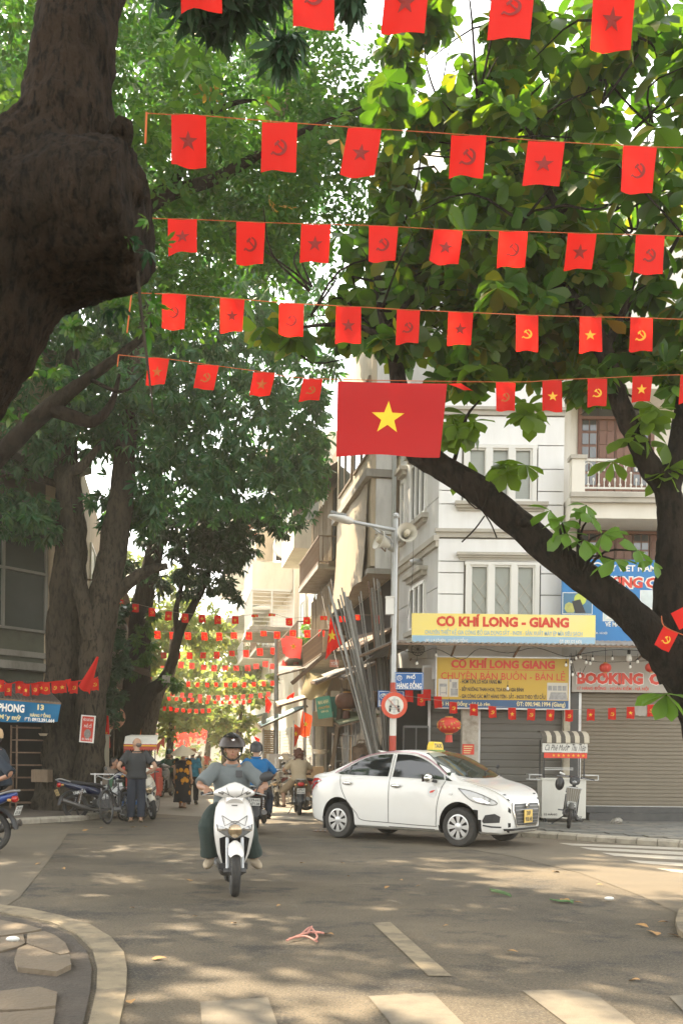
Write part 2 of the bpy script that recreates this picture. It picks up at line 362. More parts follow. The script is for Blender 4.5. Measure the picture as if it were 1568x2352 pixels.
tile_ms = [mat('paving_%d' % i, c, .75, var=.2, scale=5, bump=.3, bscale=50, dirt=.55, dcol=(.075, .07, .06), dscale=2.5) for i, c in enumerate(((.165, .16, .14), (.135, .135, .12), (.20, .185, .15)))]
from mathutils.geometry import intersect_point_line
poly_r = [V((*p, 0)) for p in KRi]
def inside_r(x, y):
    """right of the kerb line, on the pavement side"""
    best = None
    for i in range(len(poly_r)-1):
        a, b_ = poly_r[i], poly_r[i+1]; p = V((x, y, 0)); q, t = intersect_point_line(p, a, b_); t = min(1, max(0, t)); q = a+(b_-a)*t; d = (p-q).length
        s_ = (b_-a).cross(p-a).z
        if best is None or d < best[0]: best = (d, s_)
    return best[1] < 0 and best[0] > .1
tile_meshes = []
for i in range(3):
    b = MB(); b.box((0, 0, 0), (.49, .33, .04)); tile_meshes.append(b.mesh('paving_stone', tile_ms[i], 0))
for j in range(20):
    for i in range(22):
        x = -.2+i*.5+(.25 if j % 2 else 0); y = 15.6+j*.34
        if y > 22.2 or x > 7.4 or not all(inside_r(x+a, y+c) for a in (-.25, .25) for c in (-.17, .17)): continue
        o = put('paving_stone', random.choice(tile_meshes), pav_r, loc=(x, y, .1+random.uniform(-.003, .003))); o.rotation_euler = (random.uniform(-.006, .006), random.uniform(-.006, .006), 0)
# ---- left pavement
KL = [(-16, 15.5), (-12, 17.2), (-8, 18.9), (-6.4, 20.0), (-5.55, 21.2), (-5.2, 23), (-5.75, 27), (-7.5, 37), (-14.4, 78), (-25, 140)][::-1]
pav_l = sheet('pavement', offset(KL, .2)[::-1]+[(-60, 15), (-60, 142)], .1, mat('brown_pavement', (.11, .088, .065), .9, var=.35, scale=3, bump=.8, bscale=25, dirt=.6, dcol=(.05, .04, .032), dscale=2))
kerbs(KL, pav_l, .5, lambda p: p.y < 30 and p.x > -9)
# stone lying by the big trunk
b = MB(); b.ell((0, 0, .08), (.17, .12, .11), None, 9)
for v in b.v: v += v*.25*noise.noise(v*9)
b.obj('stone', slab_m, loc=G(165, 1853, .1), angle=60, label='rounded brown stone lying at the foot of the big left trunk', cat='stone')
# ================================================================== houses on the right corner
def wp(mb, name, m, th, angle=0, **k):
    """part modelled in world coordinates under thing th"""
    me = mb.mesh(name, m, angle)
    me.transform((Matrix.Translation(th.location) @ Matrix.Rotation(th.rotation_euler.z, 4, 'Z')).inverted())
    return put(name, me, th, **k)
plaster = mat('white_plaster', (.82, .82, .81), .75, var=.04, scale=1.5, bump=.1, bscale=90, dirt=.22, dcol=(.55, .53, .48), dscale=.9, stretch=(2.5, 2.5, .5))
plaster_shade = mat('shade_grey_plaster', (.6, .6, .59), .8, var=.06, scale=1.5, bump=.12, bscale=80, dirt=.35, dcol=(.36, .34, .3), dscale=.8, stretch=(2.5, 2.5, .5))  # white house wall painted greyer on the side lying in shade
trim_m = mat('grey_trim', (.46, .43, .37), .75, var=.1, scale=3, dirt=.4, dcol=(.25, .23, .2), dscale=2)
joint_m = mat('joint_grey', (.28, .27, .25), .9)
upvc = mat('white_window_frame', (.72, .71, .67), .4, var=.03)
blind = mat('window_blind', (.30, .32, .29), .35, var=.15, scale=(4), spec=.8, stretch=(.2, .2, 60))
glass_d = mat('dark_window_glass', (.03, .04, .04), .06, var=.3, scale=2, spec=1.)
steel = mat('galvanised_steel', (.46, .46, .45), .38, .7, var=.15, scale=12, dirt=.3, dcol=(.25, .22, .18), dscale=6)
rust = mat('rusty_steel', (.22, .15, .10), .75, .3, var=.35, scale=14, dirt=.5, dcol=(.09, .05, .03), dscale=8)
black_m = mat('black_rubber', (.022, .022, .022), .65, var=.3, scale=20)
painted_dark = mat('painted_dark_interior', (.015, .014, .012), .9, var=.6, scale=1.5)  # near black colour stands in for the shade of deep interiors
concrete = mat('stained_concrete', (.33, .31, .27), .9, var=.25, scale=3, bump=.3, dirt=.6, dcol=(.10, .095, .08), dscale=1.5, stretch=(2, 2, .6))
Y0 = 22.0
def rect(px0, py0, px1, py1, Y): a = P(px0, py1, Y); b = P(px1, py0, Y); return a.x, a.z, b.x, b.z
wb = thing('white_house', 'narrow white corner house with grooved walls and white windows', 'house', P(1003, 1740, Y0)*1); wb.location.z = 0
xa, xb = P(1003, 1500, Y0).x, P(1291, 1300, Y0).x
zz = lambda py, Y=Y0, px=1140: P(px, py, Y).z
def window3(th, x0, z0, x1, z1, y, n=3, m_in=blind, bars=False, lab=None):
    """n panes in a white frame on a wall that faces -y"""
    f = MB(); t = .07
    f.box(((x0+x1)/2, y-.02, z0-t/2), (x1-x0+2*t, .12, t)); f.box(((x0+x1)/2, y-.02, z1+t/2), (x1-x0+2*t, .12, t))
    for k in range(n+1):
        x = x0+(x1-x0)*k/n; f.box((x, y-.02, (z0+z1)/2), (t*(2 if 0 < k < n else 1.4), .118, z1-z0-.002))
    w_ = wp(f, 'window_frame', upvc, th)
    for k in range(n):
        a = x0+(x1-x0)*k/n+t; c = x0+(x1-x0)*(k+1)/n-t
        p = MB(); p.box(((a+c)/2, y+.02, (z0+z1)/2), (c-a+.02, .01, z1-z0)); me = p.mesh('pane', m_in, 0); me.transform(Matrix.Translation(-th.location)); put('pane', me, w_)
        s_ = MB()
        for q in (a, c): s_.box((q, y-.03, (z0+z1)/2), (.045, .03, z1-z0))
        for q in (z0+.02, z1-.02): s_.box(((a+c)/2, y-.03, q), (c-a, .028, .045))
        me = s_.mesh('sash', upvc, 0); me.transform(Matrix.Translation(-th.location)); put('sash', me, w_)
        if bars:
            g_ = MB()
            for d in (0, 1):
                for k2 in range(2):
                    zc = z0+(z1-z0)*(.25+.3*k2); g_.bar((a, y+.005, zc+(-.25 if d else .25)), (c, y+.005, zc+(.25 if d else -.25)), .012)
            me = g_.mesh('lattice', trim_m, 0); me.transform(Matrix.Translation(-th.location)); put('lattice', me, w_)
    return w_
# front wall: a backing sheet and proud bands between the grooves
backing = MB().box(((xa+xb)/2, Y0+.15, 9.5), (xb-xa-.02, .2, 13.2)); wp(backing, 'wall', joint_m, wb)
lev = [3.3]+[zz(y) for y in (1366, 1317)]+[zz(1238)]
lev2 = [zz(1216), zz(1128), zz(1077), zz(956)]
lev3 = [zz(936), 11.2, 12.6, 14, 15.8]
w2 = rect(1072, 1300, 1232, 1425, Y0); w3 = rect(1068, 1032, 1226, 1150, Y0)
def band(z0, z1, op=None):
    segs = [(xa, xb)] if op is None else [(xa, op[0]-.09), (op[2]+.09, xb)]
    for a, b_ in segs: wp(MB().box(((a+b_)/2, Y0+.02, (z0+z1)/2), (b_-a, .08, z1-z0-.025)), 'wall_band', plaster, wb)
def bands(levels, op):
    for a, b_ in zip(levels, levels[1:]):
        if op is None or b_ <= op[1]-.09 or a >= op[3]+.09: band(a, b_)
        else:
            if a < op[1]-.1: band(a, op[1]-.08); a = op[1]-.08
            if b_ > op[3]+.1: band(a, op[3]+.08, op); band(op[3]+.08, b_)
            else: band(a, b_, op)
bands(lev, w2); bands(lev2, w3); bands(lev3, None)
window3(wb, *w2[:1], w2[1], w2[2], w2[3], Y0, 3, blind, True); window3(wb, w3[0], w3[1], w3[2], w3[3], Y0, 3, blind)
def moulding(px0, py0, px1, py1, out=.14):
    x0, z0, x1, z1 = rect(px0, py0, px1, py1, Y0); h = z1-z0; m = MB()
    m.box(((x0+x1)/2, Y0-out/2, z1-h*.2), (x1-x0+.1, out, h*.4)); m.box(((x0+x1)/2, Y0-out*.35, z1-h*.55), (x1-x0+.03, out*.7, h*.3)); m.box(((x0+x1)/2, Y0-out*.2, z0+h*.15), (x1-x0-.04, out*.4, h*.3))
    wp(m, 'moulding', trim_m, wb)
moulding(1052, 1272, 1236, 1286); moulding(1048, 1157, 1250, 1174, .2)
def cornice(py0, py1):
    z1, z0 = zz(py0), zz(py1); h = z1-z0; m = MB()
    m.box(((xa+xb)/2-.03, Y0-.03, z1-h*.2), (xb-xa+.1, .16, h*.4)); m.box(((xa+xb)/2-.02, Y0-.01, z0+h*.3), (xb-xa+.05, .1, h*.59)); wp(m, 'cornice', trim_m, wb)
cornice(1217, 1236); cornice(937, 955)
# side wall towards the side street: local x runs away from the corner
sdir = V((-.19, 1, 0)).normalized(); sout = V((-sdir.y, sdir.x, 0)); C0 = V((xa, Y0, 0))
def S(t, out, z): p = C0+sdir*t+sout*out; p.z = z; return p
srot = Matrix((sdir, sout, V((0, 0, 1)))).transposed()
def sbox(mb, t0, t1, o0, o1, z0, z1): return mb.box(S((t0+t1)/2, (o0+o1)/2, (z0+z1)/2), (t1-t0, abs(o1-o0), z1-z0), srot)
SL = 3.55
wp(sbox(MB(), 0.02, SL, -.3, -.05, 3.0, 15.8), 'wall', joint_m, wb)
wp(sbox(MB(), 0.5, SL+.3, -.32, -.08, .1, 2.99), 'ground_floor_wall', mat('dark_grey_wall', (.085, .08, .068), .9, var=.3, scale=3, dirt=.6, dcol=(.03, .028, .024)), wb)  # dark grey with blotches of near black
for z0, z1 in ((3.2, 4.35), (4.37, 5.2), (5.22, 6.1), (6.35, 7.2), (7.22, 8.1), (8.12, 9.2), (9.45, 11), (11.02, 13), (13.02, 15.8)): wp(sbox(MB(), .005, SL, -.06, 0, z0, z1), 'wall_band', plaster_shade, wb)
for z in (6.1, 9.2):
    m = MB(); sbox(m, -.06, SL, 0, .12, z+.13, z+.25); sbox(m, -.03, SL, 0, .07, z, z+.13); wp(m, 'cornice', trim_m, wb)
def swin(t0, t1, z0, z1, n):
    f = MB(); sbox(f, t0, t1, .0, .06, z1-.07, z1); sbox(f, t0, t1, .0, .06, z0, z0+.07)
    for k in range(n+1): t = t0+(t1-t0)*k/n; sbox(f, t-.05, t+.05, 0, .058, z0+.07, z1-.07)
    wp(f, 'window_frame', upvc, wb)
    for k in range(n):
        wp(sbox(MB(), t0+(t1-t0)*k/n+.05, t0+(t1-t0)*(k+1)/n-.05, .002, .012, z0+.07, z1-.07), 'pane', glass_d, wb)
    m = MB(); sbox(m, t0-.15, t1+.15, 0, .2, z1+.2, z1+.3); sbox(m, t0-.1, t1+.1, 0, .12, z1+.1, z1+.2); wp(m, 'moulding', trim_m, wb)
    m = MB(); sbox(m, t0-.15, t1+.15, 0, .16, z0-.14, z0-.03); sbox(m, t0-.05, t1+.05, 0, .09, z0-.22, z0-.14); wp(m, 'sill', trim_m, wb)
swin(1.0, 2.3, 4.5, 5.55, 3); swin(1.0, 2.3, 7.1, 8.5, 3); swin(2.95, 3.3, 7.0, 8.4, 1)
wp(MB().tube([S(1.3, 0, 6.0), S(1.3, .2, 6.02), S(1.3, .3, 5.98)], .07, 12), 'vent_pipe', steel, wb, 35)
# ground floor
gx = lambda px: P(px, 1700, Y0).x
zb = .1
wp(MB().box(((gx(1060)+gx(1097))/2, Y0+.06, 1.75), (gx(1097)-gx(1060), .25, 3.3)), 'pillar', mat('flaking_pillar', (.5, .46, .38), .85, var=.2, scale=5, dirt=.7, dcol=(.16, .12, .08), dscale=3), wb)
wp(MB().box(((gx(1292)+gx(1306))/2, Y0+.02, 1.75), (gx(1306)-gx(1292), .2, 3.3)), 'pillar', mat('cream_post', (.45, .40, .30), .8, var=.2, scale=5, dirt=.4, dscale=3), wb)
wp(MB().box(((gx(915)+gx(1060))/2, Y0+1.0, 1.8), (gx(1060)-gx(915)-.02, .1, 3.4)), 'inner_wall', painted_dark, wb)
wp(MB().box(((xa+xb)/2, Y0+.1, 3.32), (xb-xa, .5, .16)), 'lintel', concrete, wb)
def shutter(label, px0, px1, pt, pb, Y, pitch, m, parent_label=None, base=None):
    x0, z0, x1, z1 = rect(px0, pt, px1, pb, Y); th = thing('roller_shutter', label, 'shutter', (x0, Y, z0)); n = int((z1-z0)/pitch)
    b = MB(); k = pitch
    b.add([(0, 0, 0), (x1-x0, 0, 0), (x1-x0, -.012, k*.15), (0, -.012, k*.15), (0, -.012, k*.8), (x1-x0, -.012, k*.8), (x1-x0, 0, k), (0, 0, k)], [(0, 1, 2, 3), (3, 2, 5, 4), (4, 5, 6, 7)])
    me = b.mesh('slat', m, 0)
    for i in range(n):
        o = put('slat', me, th, loc=(0, random.uniform(-.002, .002), i*k))
    for x in (-.03, x1-x0+.03): MB().box((x, -.02, (z1-z0)/2), (.06, .07, z1-z0)).obj('guide_rail', steel, th, 0)
    MB().box(((x1-x0)/2, .04, (z1-z0)/2), (x1-x0, .02, z1-z0)).obj('backing', m, th, 0)
    MB().box(((x1-x0)/2, -.01, .03), (x1-x0, .05, .06)).obj('bottom_bar', steel, th, 0)
    return th
sh_g = mat('dimmed_grey_shutter', (.125, .118, .10), .55, var=.08, scale=1, dirt=.25, dcol=(.08, .075, .06), dscale=.9)  # grey darkened to paint in the awning's shade
sh_b = mat('dimmed_beige_shutter', (.18, .15, .105), .5, var=.08, scale=1, dirt=.25, dcol=(.11, .09, .065), dscale=.9)  # beige darkened likewise for shade under the awning
shutter('plain grey roller shutter closed behind the white taxi', 1099, 1290, 1600, 1878, Y0+.12, .16, sh_g)
shutter('wide beige ribbed roller shutter right of the coffee cart', 1330, 1660, 1590, 1856, Y0+.1, .085, sh_b)
s1 = shutter('dark grey shutter with black scrawl left of the rusty pillar', 985, 1058, 1600, 1880, Y0+.5, .16, mat('dark_shutter', (.12, .115, .10), .6, var=.15, scale=2, dirt=.3))
g_ = MB(); random.seed(3)
for k in range(5):
    x = .12+k*.11; g_.tube([(x, -.02, .5), (x+.05, -.02, 1.2+.2*random.random()), (x-.03, -.02, .7), (x+.1, -.02, .95)], .009, 5, sm=5)
g_.obj('graffiti', black_m, s1)
# base course and steps under the beige shutter
st = thing('doorstep', 'dark stone doorstep under the beige roller shutter', 'step', (gx(1345), Y0-.25, .1))
dk = mat('dark_granite', (.05, .05, .048), .5, var=.3, scale=6, dirt=.3, dcol=(.1, .09, .08))
MB().box((1.6, .15, .09), (3.2, .55, .18)).obj('lower_step', dk, st, 0); MB().box((1.6, .28, .245), (3.2, .29, .13)).obj('upper_step', dk, st, 0)
# ---- neighbour with balconies
nb = thing('balcony_house', 'cream house with curved white balcony railings and brown panelled doors', 'house', (xb, 22.6, 0))
YN = 22.6; cream = mat('cream_plaster', (.74, .71, .63), .8, var=.06, scale=1.2, dirt=.25, dcol=(.45, .40, .32), dscale=.8, stretch=(2, 2, .5))
xr = xb+4.6
doors = [rect(1325, 915, 1500, 1128, YN), rect(1325, 1195, 1540, 1330, YN)]
def wall_open(mb, x0, x1, z0, z1, y, th_, ops):
    xs = sorted({x0, x1, *[min(x1, max(x0, q)) for o in ops for q in (o[0], o[2])]}); zs = sorted({z0, z1, *[q for o in ops for q in (o[1], o[3])]})
    for a, b_ in zip(xs, xs[1:]):
        for c, d in zip(zs, zs[1:]):
            mx_, mz = (a+b_)/2, (c+d)/2
            if not any(o[0] < mx_ < o[2] and o[1] < mz < o[3] for o in ops): mb.box((mx_, y+th_/2, mz), (b_-a, th_, d-c))
b = MB(); wall_open(b, xb+.01, xr, 3.0, 15.5, YN, .25, doors); wp(b, 'wall', cream, nb)
wp(MB().box((xb+.12, YN-.13, 9.2), (.2, .22, 12.4)), 'pilaster', cream, nb)
wp(MB().box(((xb+xr)/2, YN+.6, 6), (xr-xb, .1, 12)), 'inner_wall', painted_dark, nb)
brown = mat('brown_door_wood', (.17, .065, .035), .45, var=.25, scale=4, stretch=(6, 6, .6))
for (x0, z0, x1, z1), n in zip(doors, (4, 5)):
    f = MB(); 
    for x in (x0+.03, x1-.03): f.box((x, YN+.02, (z0+z1)/2), (.08, .16, z1-z0))
    f.box(((x0+x1)/2, YN+.02, z1-.04), (x1-x0, .16, .08)); f.box(((x0+x1)/2, YN+.02, z0+(z1-z0)*.78), (x1-x0, .15, .06)); d_ = wp(f, 'door_frame', brown, nb)
    for k in range(n):
        a = x0+.07+(x1-x0-.14)*k/n; w_ = (x1-x0-.14)/n; leaf = MB().box((a+w_/2, YN+.09, z0+(z1-z0)*.39), (w_-.02, .05, (z1-z0)*.76))
        me = leaf.mesh('door_leaf', brown, 0); me.transform(Matrix.Translation(-nb.location)); put('door_leaf', me, d_)
        q = MB(); glazed = k in (0, 3)
        for j in range(5):
            zc = z0+(z1-z0)*(.08+.145*j)
            for s_ in (-1, 1): q.box((a+w_/2+s_*w_*.22, YN+.058, zc+.1*(z1-z0)/1.9), (w_*.36, .03, (z1-z0)*.115))
        me = q.mesh('door_panel', glass_d if glazed else brown, 0); me.transform(Matrix.Translation(-nb.location)); put('door_panel', me, d_)
        q = MB().box((a+w_/2, YN+.09, z0+(z1-z0)*.885), (w_-.03, .03, (z1-z0)*.15)); me = q.mesh('transom_pane', glass_d, 0); me.transform(Matrix.Translation(-nb.location)); put('transom_pane', me, d_)
rail_m = mat('white_iron', (.68, .66, .6), .5, var=.06)
def balcony(zf, yo, h, pitch, x0=xb+.05, x1=xr):
    wp(MB().box(((x0+x1)/2, (YN+yo)/2, zf-.14), (x1-x0, YN-yo, .16)), 'balcony_slab', cream, nb)
    m = MB(); m.box(((x0+x1)/2, yo-.05, zf-.1), (x1-x0+.1, .12, .1)); m.box(((x0+x1)/2, yo-.02, zf-.2), (x1-x0+.05, .1, .1)); wp(m, 'balcony_moulding', trim_m, nb)
    m = MB().box(((x0+x1)/2, (YN+yo)/2+.02, zf-.4), (x1-x0, YN-yo-.08, .34)); wp(m, 'balcony_apron', cream, nb)
    wp(MB().box((x0+.13, yo+.1, zf+h*.5-.02), (.28, .26, h+.04)), 'balcony_post', cream, nb); wp(MB().box((x0+.13, yo+.1, zf+h+.04), (.36, .34, .08)), 'post_cap', trim_m, nb)
    r_ = MB(); r_.bar((x0+.28, yo+.06, zf+h), (x1, yo+.06, zf+h), .05, .05); r_.bar((x0+.28, yo+.06, zf+.08), (x1, yo+.06, zf+.08), .035, .035); rail = wp(r_, 'railing', rail_m, nb)
    bl = MB(); bl.tube([(0, 0, .08), (0, 0, h*.62)], .013, 6); bl.ell((0, 0, h*.22), (.028, .028, .04), None, 6); bl.ell((0, 0, h*.6), (.028, .028, .03), None, 6)
    bl.tube([(pitch*.95*math.cos(a)+0, 0, h*.66+h*.26*math.sin(a)) for a in np.linspace(0, PI, 9)], .012, 5)
    sh = MB(); sh.tube([(0, 0, .08), (0, 0, h*.36)], .011, 6); sh.ell((0, 0, h*.38), (.024, .024, .045), None, 6)
    mb_, ms = bl.mesh('baluster', rail_m), sh.mesh('baluster', rail_m); n = int((x1-x0-.3)/pitch)
    for k in range(n): put('baluster', mb_ if k % 2 == 0 else ms, rail, loc=V((x0+.36+k*pitch, yo+.06, zf))-nb.location)
balcony(P(1400, 1128, 21.4).z, 21.4, .68, .115); balcony(P(1540, 830, 21.4).z, 21.4, .75, .115)
b = MB(); b.tube([(xb+.4+.0, YN-.06, P(1400, 905, YN).z), (xb+1.1, YN-.06, P(1400, 885, YN).z), (xb+2.2, YN-.06, P(1400, 895, YN).z)], .035, 8, sm=4); wp(b, 'drain_pipe', rail_m, nb, 35)
for k, px in enumerate((1490, 1580)):   # arches of the top floor
    a = P(px, 760, YN); m = MB(); m.tube([V((a.x+.45*math.cos(t), YN-.05, a.z+.5*math.sin(t))) for t in np.linspace(0, PI, 13)], .07, 8); wp(m, 'arch', cream, nb, 35)
wp(MB().box(((xb+xr)/2, YN+.3, 3.2), (xr-xb, 1.2, .12)), 'lintel', concrete, nb)
wp(MB().box((gx(1316), Y0+.12, 1.8), (gx(1327)-gx(1306), .3, 3.4)), 'pillar', dk, nb)
# ---- corrugated awning round the corner
aw = thing('corrugated_awning', 'long corrugated tin awning above the shutters wrapping the corner', 'awning', (xa, Y0, zz(1478)))
tin = mat('corrugated_tin', (.30, .29, .27), .5, .5, var=.2, scale=5, dirt=.6, dcol=(.2, .1, .05), dscale=3)
def corrugated(mb, a, b_, c, d, n, amp=.015, th=.004):
    """sheet a-b (top edge) to d-c (front edge), ribs run from the top edge to the front edge"""
    a, b_, c, d = V(a), V(b_), V(c), V(d); nr = (b_-a).cross(d-a).normalized(); k = len(mb.v)
    for i in range(n*4+1):
        t = i/(n*4); o = nr*amp*math.sin(2*PI*t*n); mb.v += [a.lerp(b_, t)+o, d.lerp(c, t)+o, d.lerp(c, t)+o-V((0, 0, th*2)), a.lerp(b_, t)+o-V((0, 0, th*2))]
    for i in range(n*4):
        p = k+i*4; mb.f += [(p, p+4, p+5, p+1), (p+1, p+5, p+6, p+2), (p+3, p+2, p+6, p+7)]
    return mb
fL, fR = P(897, 1474, 20.9), P(1640, 1484, 20.9); bL, bR = V((xa-.1, Y0-.08, fL.z+.25)), V((xr, Y0-.08, fR.z+.25))
wp(corrugated(MB(), bL, bR, fR, fL, 60), 'tin_sheet', tin, aw, 40)
lc = P(827, 1504, 22.6); bb = S(3.3, .1, fL.z+.22)
wp(corrugated(MB(), bL+V((0, .05, .01)), bb, lc+V((.1, 1.9, 0)), fL, 20), 'tin_sheet', tin, aw, 40)
wp(corrugated(MB(), bL+V((0, .02, .0)), bb, lc, fL, 26), 'tin_sheet', tin, aw, 40)
b = MB(); b.bar(fL-V((0, 0, .04)), fR-V((0, 0, .04)), .04); b.bar(fL-V((0, 0, .04)), lc-V((0, 0, .04)), .04)
for k in range(6): t = k/5; p = fL.lerp(fR, t); b.bar(p-V((0, 0, .04)), V((p.x, Y0-.05, p.z-.25)), .035)
wp(b, 'awning_frame', rust, aw)
# light pole and bulbs under it
# ---- boards
yel = mat('pale_yellow_board', (.86, .70, .20), .45, var=.08, scale=.8, dirt=.25, dcol=(.78, .74, .55), dscale=.5)
yel2 = mat('deep_yellow_board', (.52, .33, .025), .45, var=.08, scale=1, dirt=.15, dcol=(.5, .33, .06))  # deep yellow, also darkened for the shade under the awning
lblue = mat('faded_blue_print', (.30, .47, .60), .5, var=.05); dblue = mat('dark_blue_print', (.03, .09, .2), .5); sky_b = mat('blue_board', (.0, .17, .46), .4, var=.06, scale=.7)
redp = mat('red_print', (.62, .045, .02), .5); whitep = mat('white_print', (.78, .77, .72), .5); blackp = mat('black_print', (.02, .02, .025), .5); creamp = mat('cream_print', (.72, .62, .3), .5)
greyb = mat('dusty_dimmed_board', (.38, .35, .30), .55, var=.06, scale=1.2, dirt=.2, dcol=(.38, .34, .28))  # dusty white, cut darker to carry the awning shade
class Board:
    def __init__(s, name, label, cat, x0, y0, x1, y1, Y, m, depth=.08, frame=None):
        s.x0, s.y1, s.Y = x0, y1, Y; s.k = Y/F; s.th = thing(name, label, cat, P(x0, y1, Y)); W_, H_ = (x1-x0)*s.k, (y1-y0)*s.k
        MB().box((W_/2, depth/2, H_/2), (W_, depth, H_)).obj('panel', m, s.th, 0)
        if frame:
            f = MB(); t = .03
            for x in (0, W_): f.box((x, depth/2, H_/2), (t, depth+.02, H_+t))
            for z in (0, H_): f.box((W_/2, depth/2, z), (W_-t, depth+.016, t))
            f.obj('frame', frame, s.th, 0)
    def loc(s, x, y): return ((x-s.x0)*s.k, (s.y1-y)*s.k)
    def text(s, t, x0, y0, x1, y1, m, bold=.02, lift=.006, **q):
        x, z = s.loc(x0, y1); text(t, x, z, (x1-x0)*s.k, (y1-y0)*s.k, m, s.th, -lift, bold, **q)
    def area(s, x0, y0, x1, y1, m, lift=.004, name='print'):
        x, z = s.loc(x0, y1); w_, h = (x1-x0)*s.k, (y1-y0)*s.k; return MB().box((x+w_/2, -lift/2+.0005, z+h/2), (w_, lift, h)).obj(name, m, s.th, 0)
    def poly(s, pts, m, lift=.008, name='print'):
        b = MB(); b.flat([(*[s.loc(*p)[0]], -lift, s.loc(*p)[1]) for p in pts]); return b.obj(name, m, s.th, 0)
B = Board('shop_sign', 'long pale yellow sign with red CƠ KHÍ LONG GIANG title above the awning', 'sign', 945, 1408, 1366, 1477, 20.95, yel, .12)
B.area(945.5, 1459, 1365.5, 1476.5, lblue)
B.text('CƠ KHÍ LONG - GIANG', 1001, 1409, 1305, 1438, redp, .05)
B.text('CHUYÊN THIẾT KẾ GIA CÔNG ĐỒ GIA DỤNG SẮT - INOX - SẢN XUẤT MÁY ÉP MÍA SIÊU SẠCH', 975, 1441, 1336, 1459, lblue, .012)
B.text('ĐC: 11A LÒ RÈN - 15 HÀNG ĐỒNG', 976, 1463, 1074, 1474, whitep, .02); B.text('ĐT: 090.322.4476', 1283, 1465, 1335, 1474, whitep, .02)
B = Board('shop_sign', 'deep yellow hanging sign with wholesale lettering and product photos under the awning', 'sign', 1000, 1508, 1306, 1626, 21.7, yel2, .06, steel)
B.area(1001, 1606, 1305, 1625, dblue); B.text('CƠ KHÍ LONG GIANG', 1034, 1510, 1272, 1534, redp, .05); B.area(1034, 1536, 1272, 1537.2, redp)
B.text('CHUYÊN BÁN BUÔN - BÁN LẺ', 1011, 1538, 1296, 1560, redp, .005)
B.text('- HÒM TÔN, LÒ HÓA VÀNG MÃ', 1055, 1557, 1151, 1571, blackp); B.text('- BẾP NƯỚNG THAN HOA, TOA KHÓI GIA ĐÌNH', 1055, 1573, 1201, 1588, blackp); B.text('- GIA CÔNG CÁC MẶT HÀNG TÔN - SẮT - INOX THEO YÊU CẦU', 1055, 1589, 1251, 1605, blackp)
B.text('15 Hàng Đồng - 11 Lò rèn', 1010, 1609, 1124, 1623, creamp); B.text('ĐT: 090.940.1994 (Giang)', 1185, 1609, 1297, 1623, creamp)
ph1 = mat('photo_cream', (.55, .52, .44), .5, var=.1, scale=9); ph2 = mat('photo_grey', (.3, .3, .29), .5, var=.5, scale=14)
for x0, x1 in ((1005, 1028), (1030, 1051)): B.area(x0, 1559, x1, 1600, ph1)
for x0, y0, x1, y1 in ((1008, 1570, 1025, 1577), (1009, 1578, 1011, 1597), (1023, 1578, 1025, 1595), (1012, 1590, 1023, 1592), (1031, 1560, 1035, 1566), (1037, 1566, 1048, 1580), (1034, 1581, 1050, 1597)): B.area(x0, y0, x1, y1, ph2, .007)
B.area(1255, 1565, 1302, 1605, ph1)
for k in range(4): B.area(1257+k*11, 1572, 1266+k*11, 1583, ph2, .007)
B.poly([(1263, 1587), (1298, 1587), (1302, 1604), (1259, 1604)], ph2)
B = Board('shop_sign', 'dusty dimmed white sign with red BOOKING OFFICE lettering above the beige shutter', 'sign', 1312, 1505, 1680, 1589, 21.85, greyb, .06)
halo = mat('white_halo', (.7, .68, .63), .5)
for t, x0, x1 in (('BOOKING', 1324, 1475), ('OFFICE', 1489, 1615)):
    B.text(t, x0-2, 1542, x1+2, 1573, halo, .09, .004); B.text(t, x0, 1544, x1, 1571, redp, .06, .008)
B.text('17 HÀNG ĐỒNG - HOÀN KIẾM - HÀ NỘI', 1325, 1573, 1488, 1586, redp, .02)
B = Board('billboard', 'big blue travel billboard with photo panels behind the forked trunk', 'billboard', 1289, 1284, 1680, 1473, 21.5, sky_b, .1)
B.text('SKY VIET NAM TRAVEL', 1378, 1296, 1578, 1311, whitep, .03)
for t, x0, x1 in (('BOOKING', 1324, 1473), ('OFFICE', 1480, 1610)):
    B.text(t, x0-3, 1321, x1+3, 1352, whitep, .12, .005); B.text(t, x0, 1324, x1, 1349, redp, .045, .009)
ph3 = mat('photo_sea', (.05, .16, .28), .4, var=.6, scale=3); ph4 = mat('photo_cabin', (.55, .62, .62), .4, var=.35, scale=5); ph5 = mat('photo_land', (.42, .42, .12), .5, var=.4, scale=12); lime = mat('lime_print', (.5, .58, .08), .5)
for x0, y0, x1, y1, m in ((1291, 1362, 1357, 1409, ph3), (1384, 1358, 1445, 1424, ph4), (1469, 1355, 1535, 1420, ph4), (1560, 1352, 1625, 1416, ph3)):
    B.area(x0-1.6, y0-1.6, x1+1.6, y1+1.6, whitep, .004); B.area(x0, y0, x1, y1, m, .007)
B.poly([(1296, 1388), (1304, 1383), (1313, 1386), (1319, 1396), (1316, 1407), (1300, 1407), (1294, 1398)], ph5, .009); B.poly([(1330+14*math.cos(a), 1376+14*math.sin(a)) for a in np.linspace(0, 2*PI, 20)][:-1], lime, .0095)
B.poly([(1311, 1381), (1330, 1376), (1343, 1407), (1319, 1408)], blackp, .011); B.poly([(1388, 1420), (1420, 1385), (1441, 1410), (1441, 1420)], whitep, .01); B.poly([(1473, 1418), (1488, 1394), (1508, 1392), (1514, 1418)], whitep, .01)
B.text('VÉ MÁY BAY', 1388, 1425, 1452, 1438, whitep, .03); B.text('17 HÀNG ĐỒNG - HOÀN KIẾM - HÀ NỘI', 1300, 1448, 1393, 1457, whitep, .02)
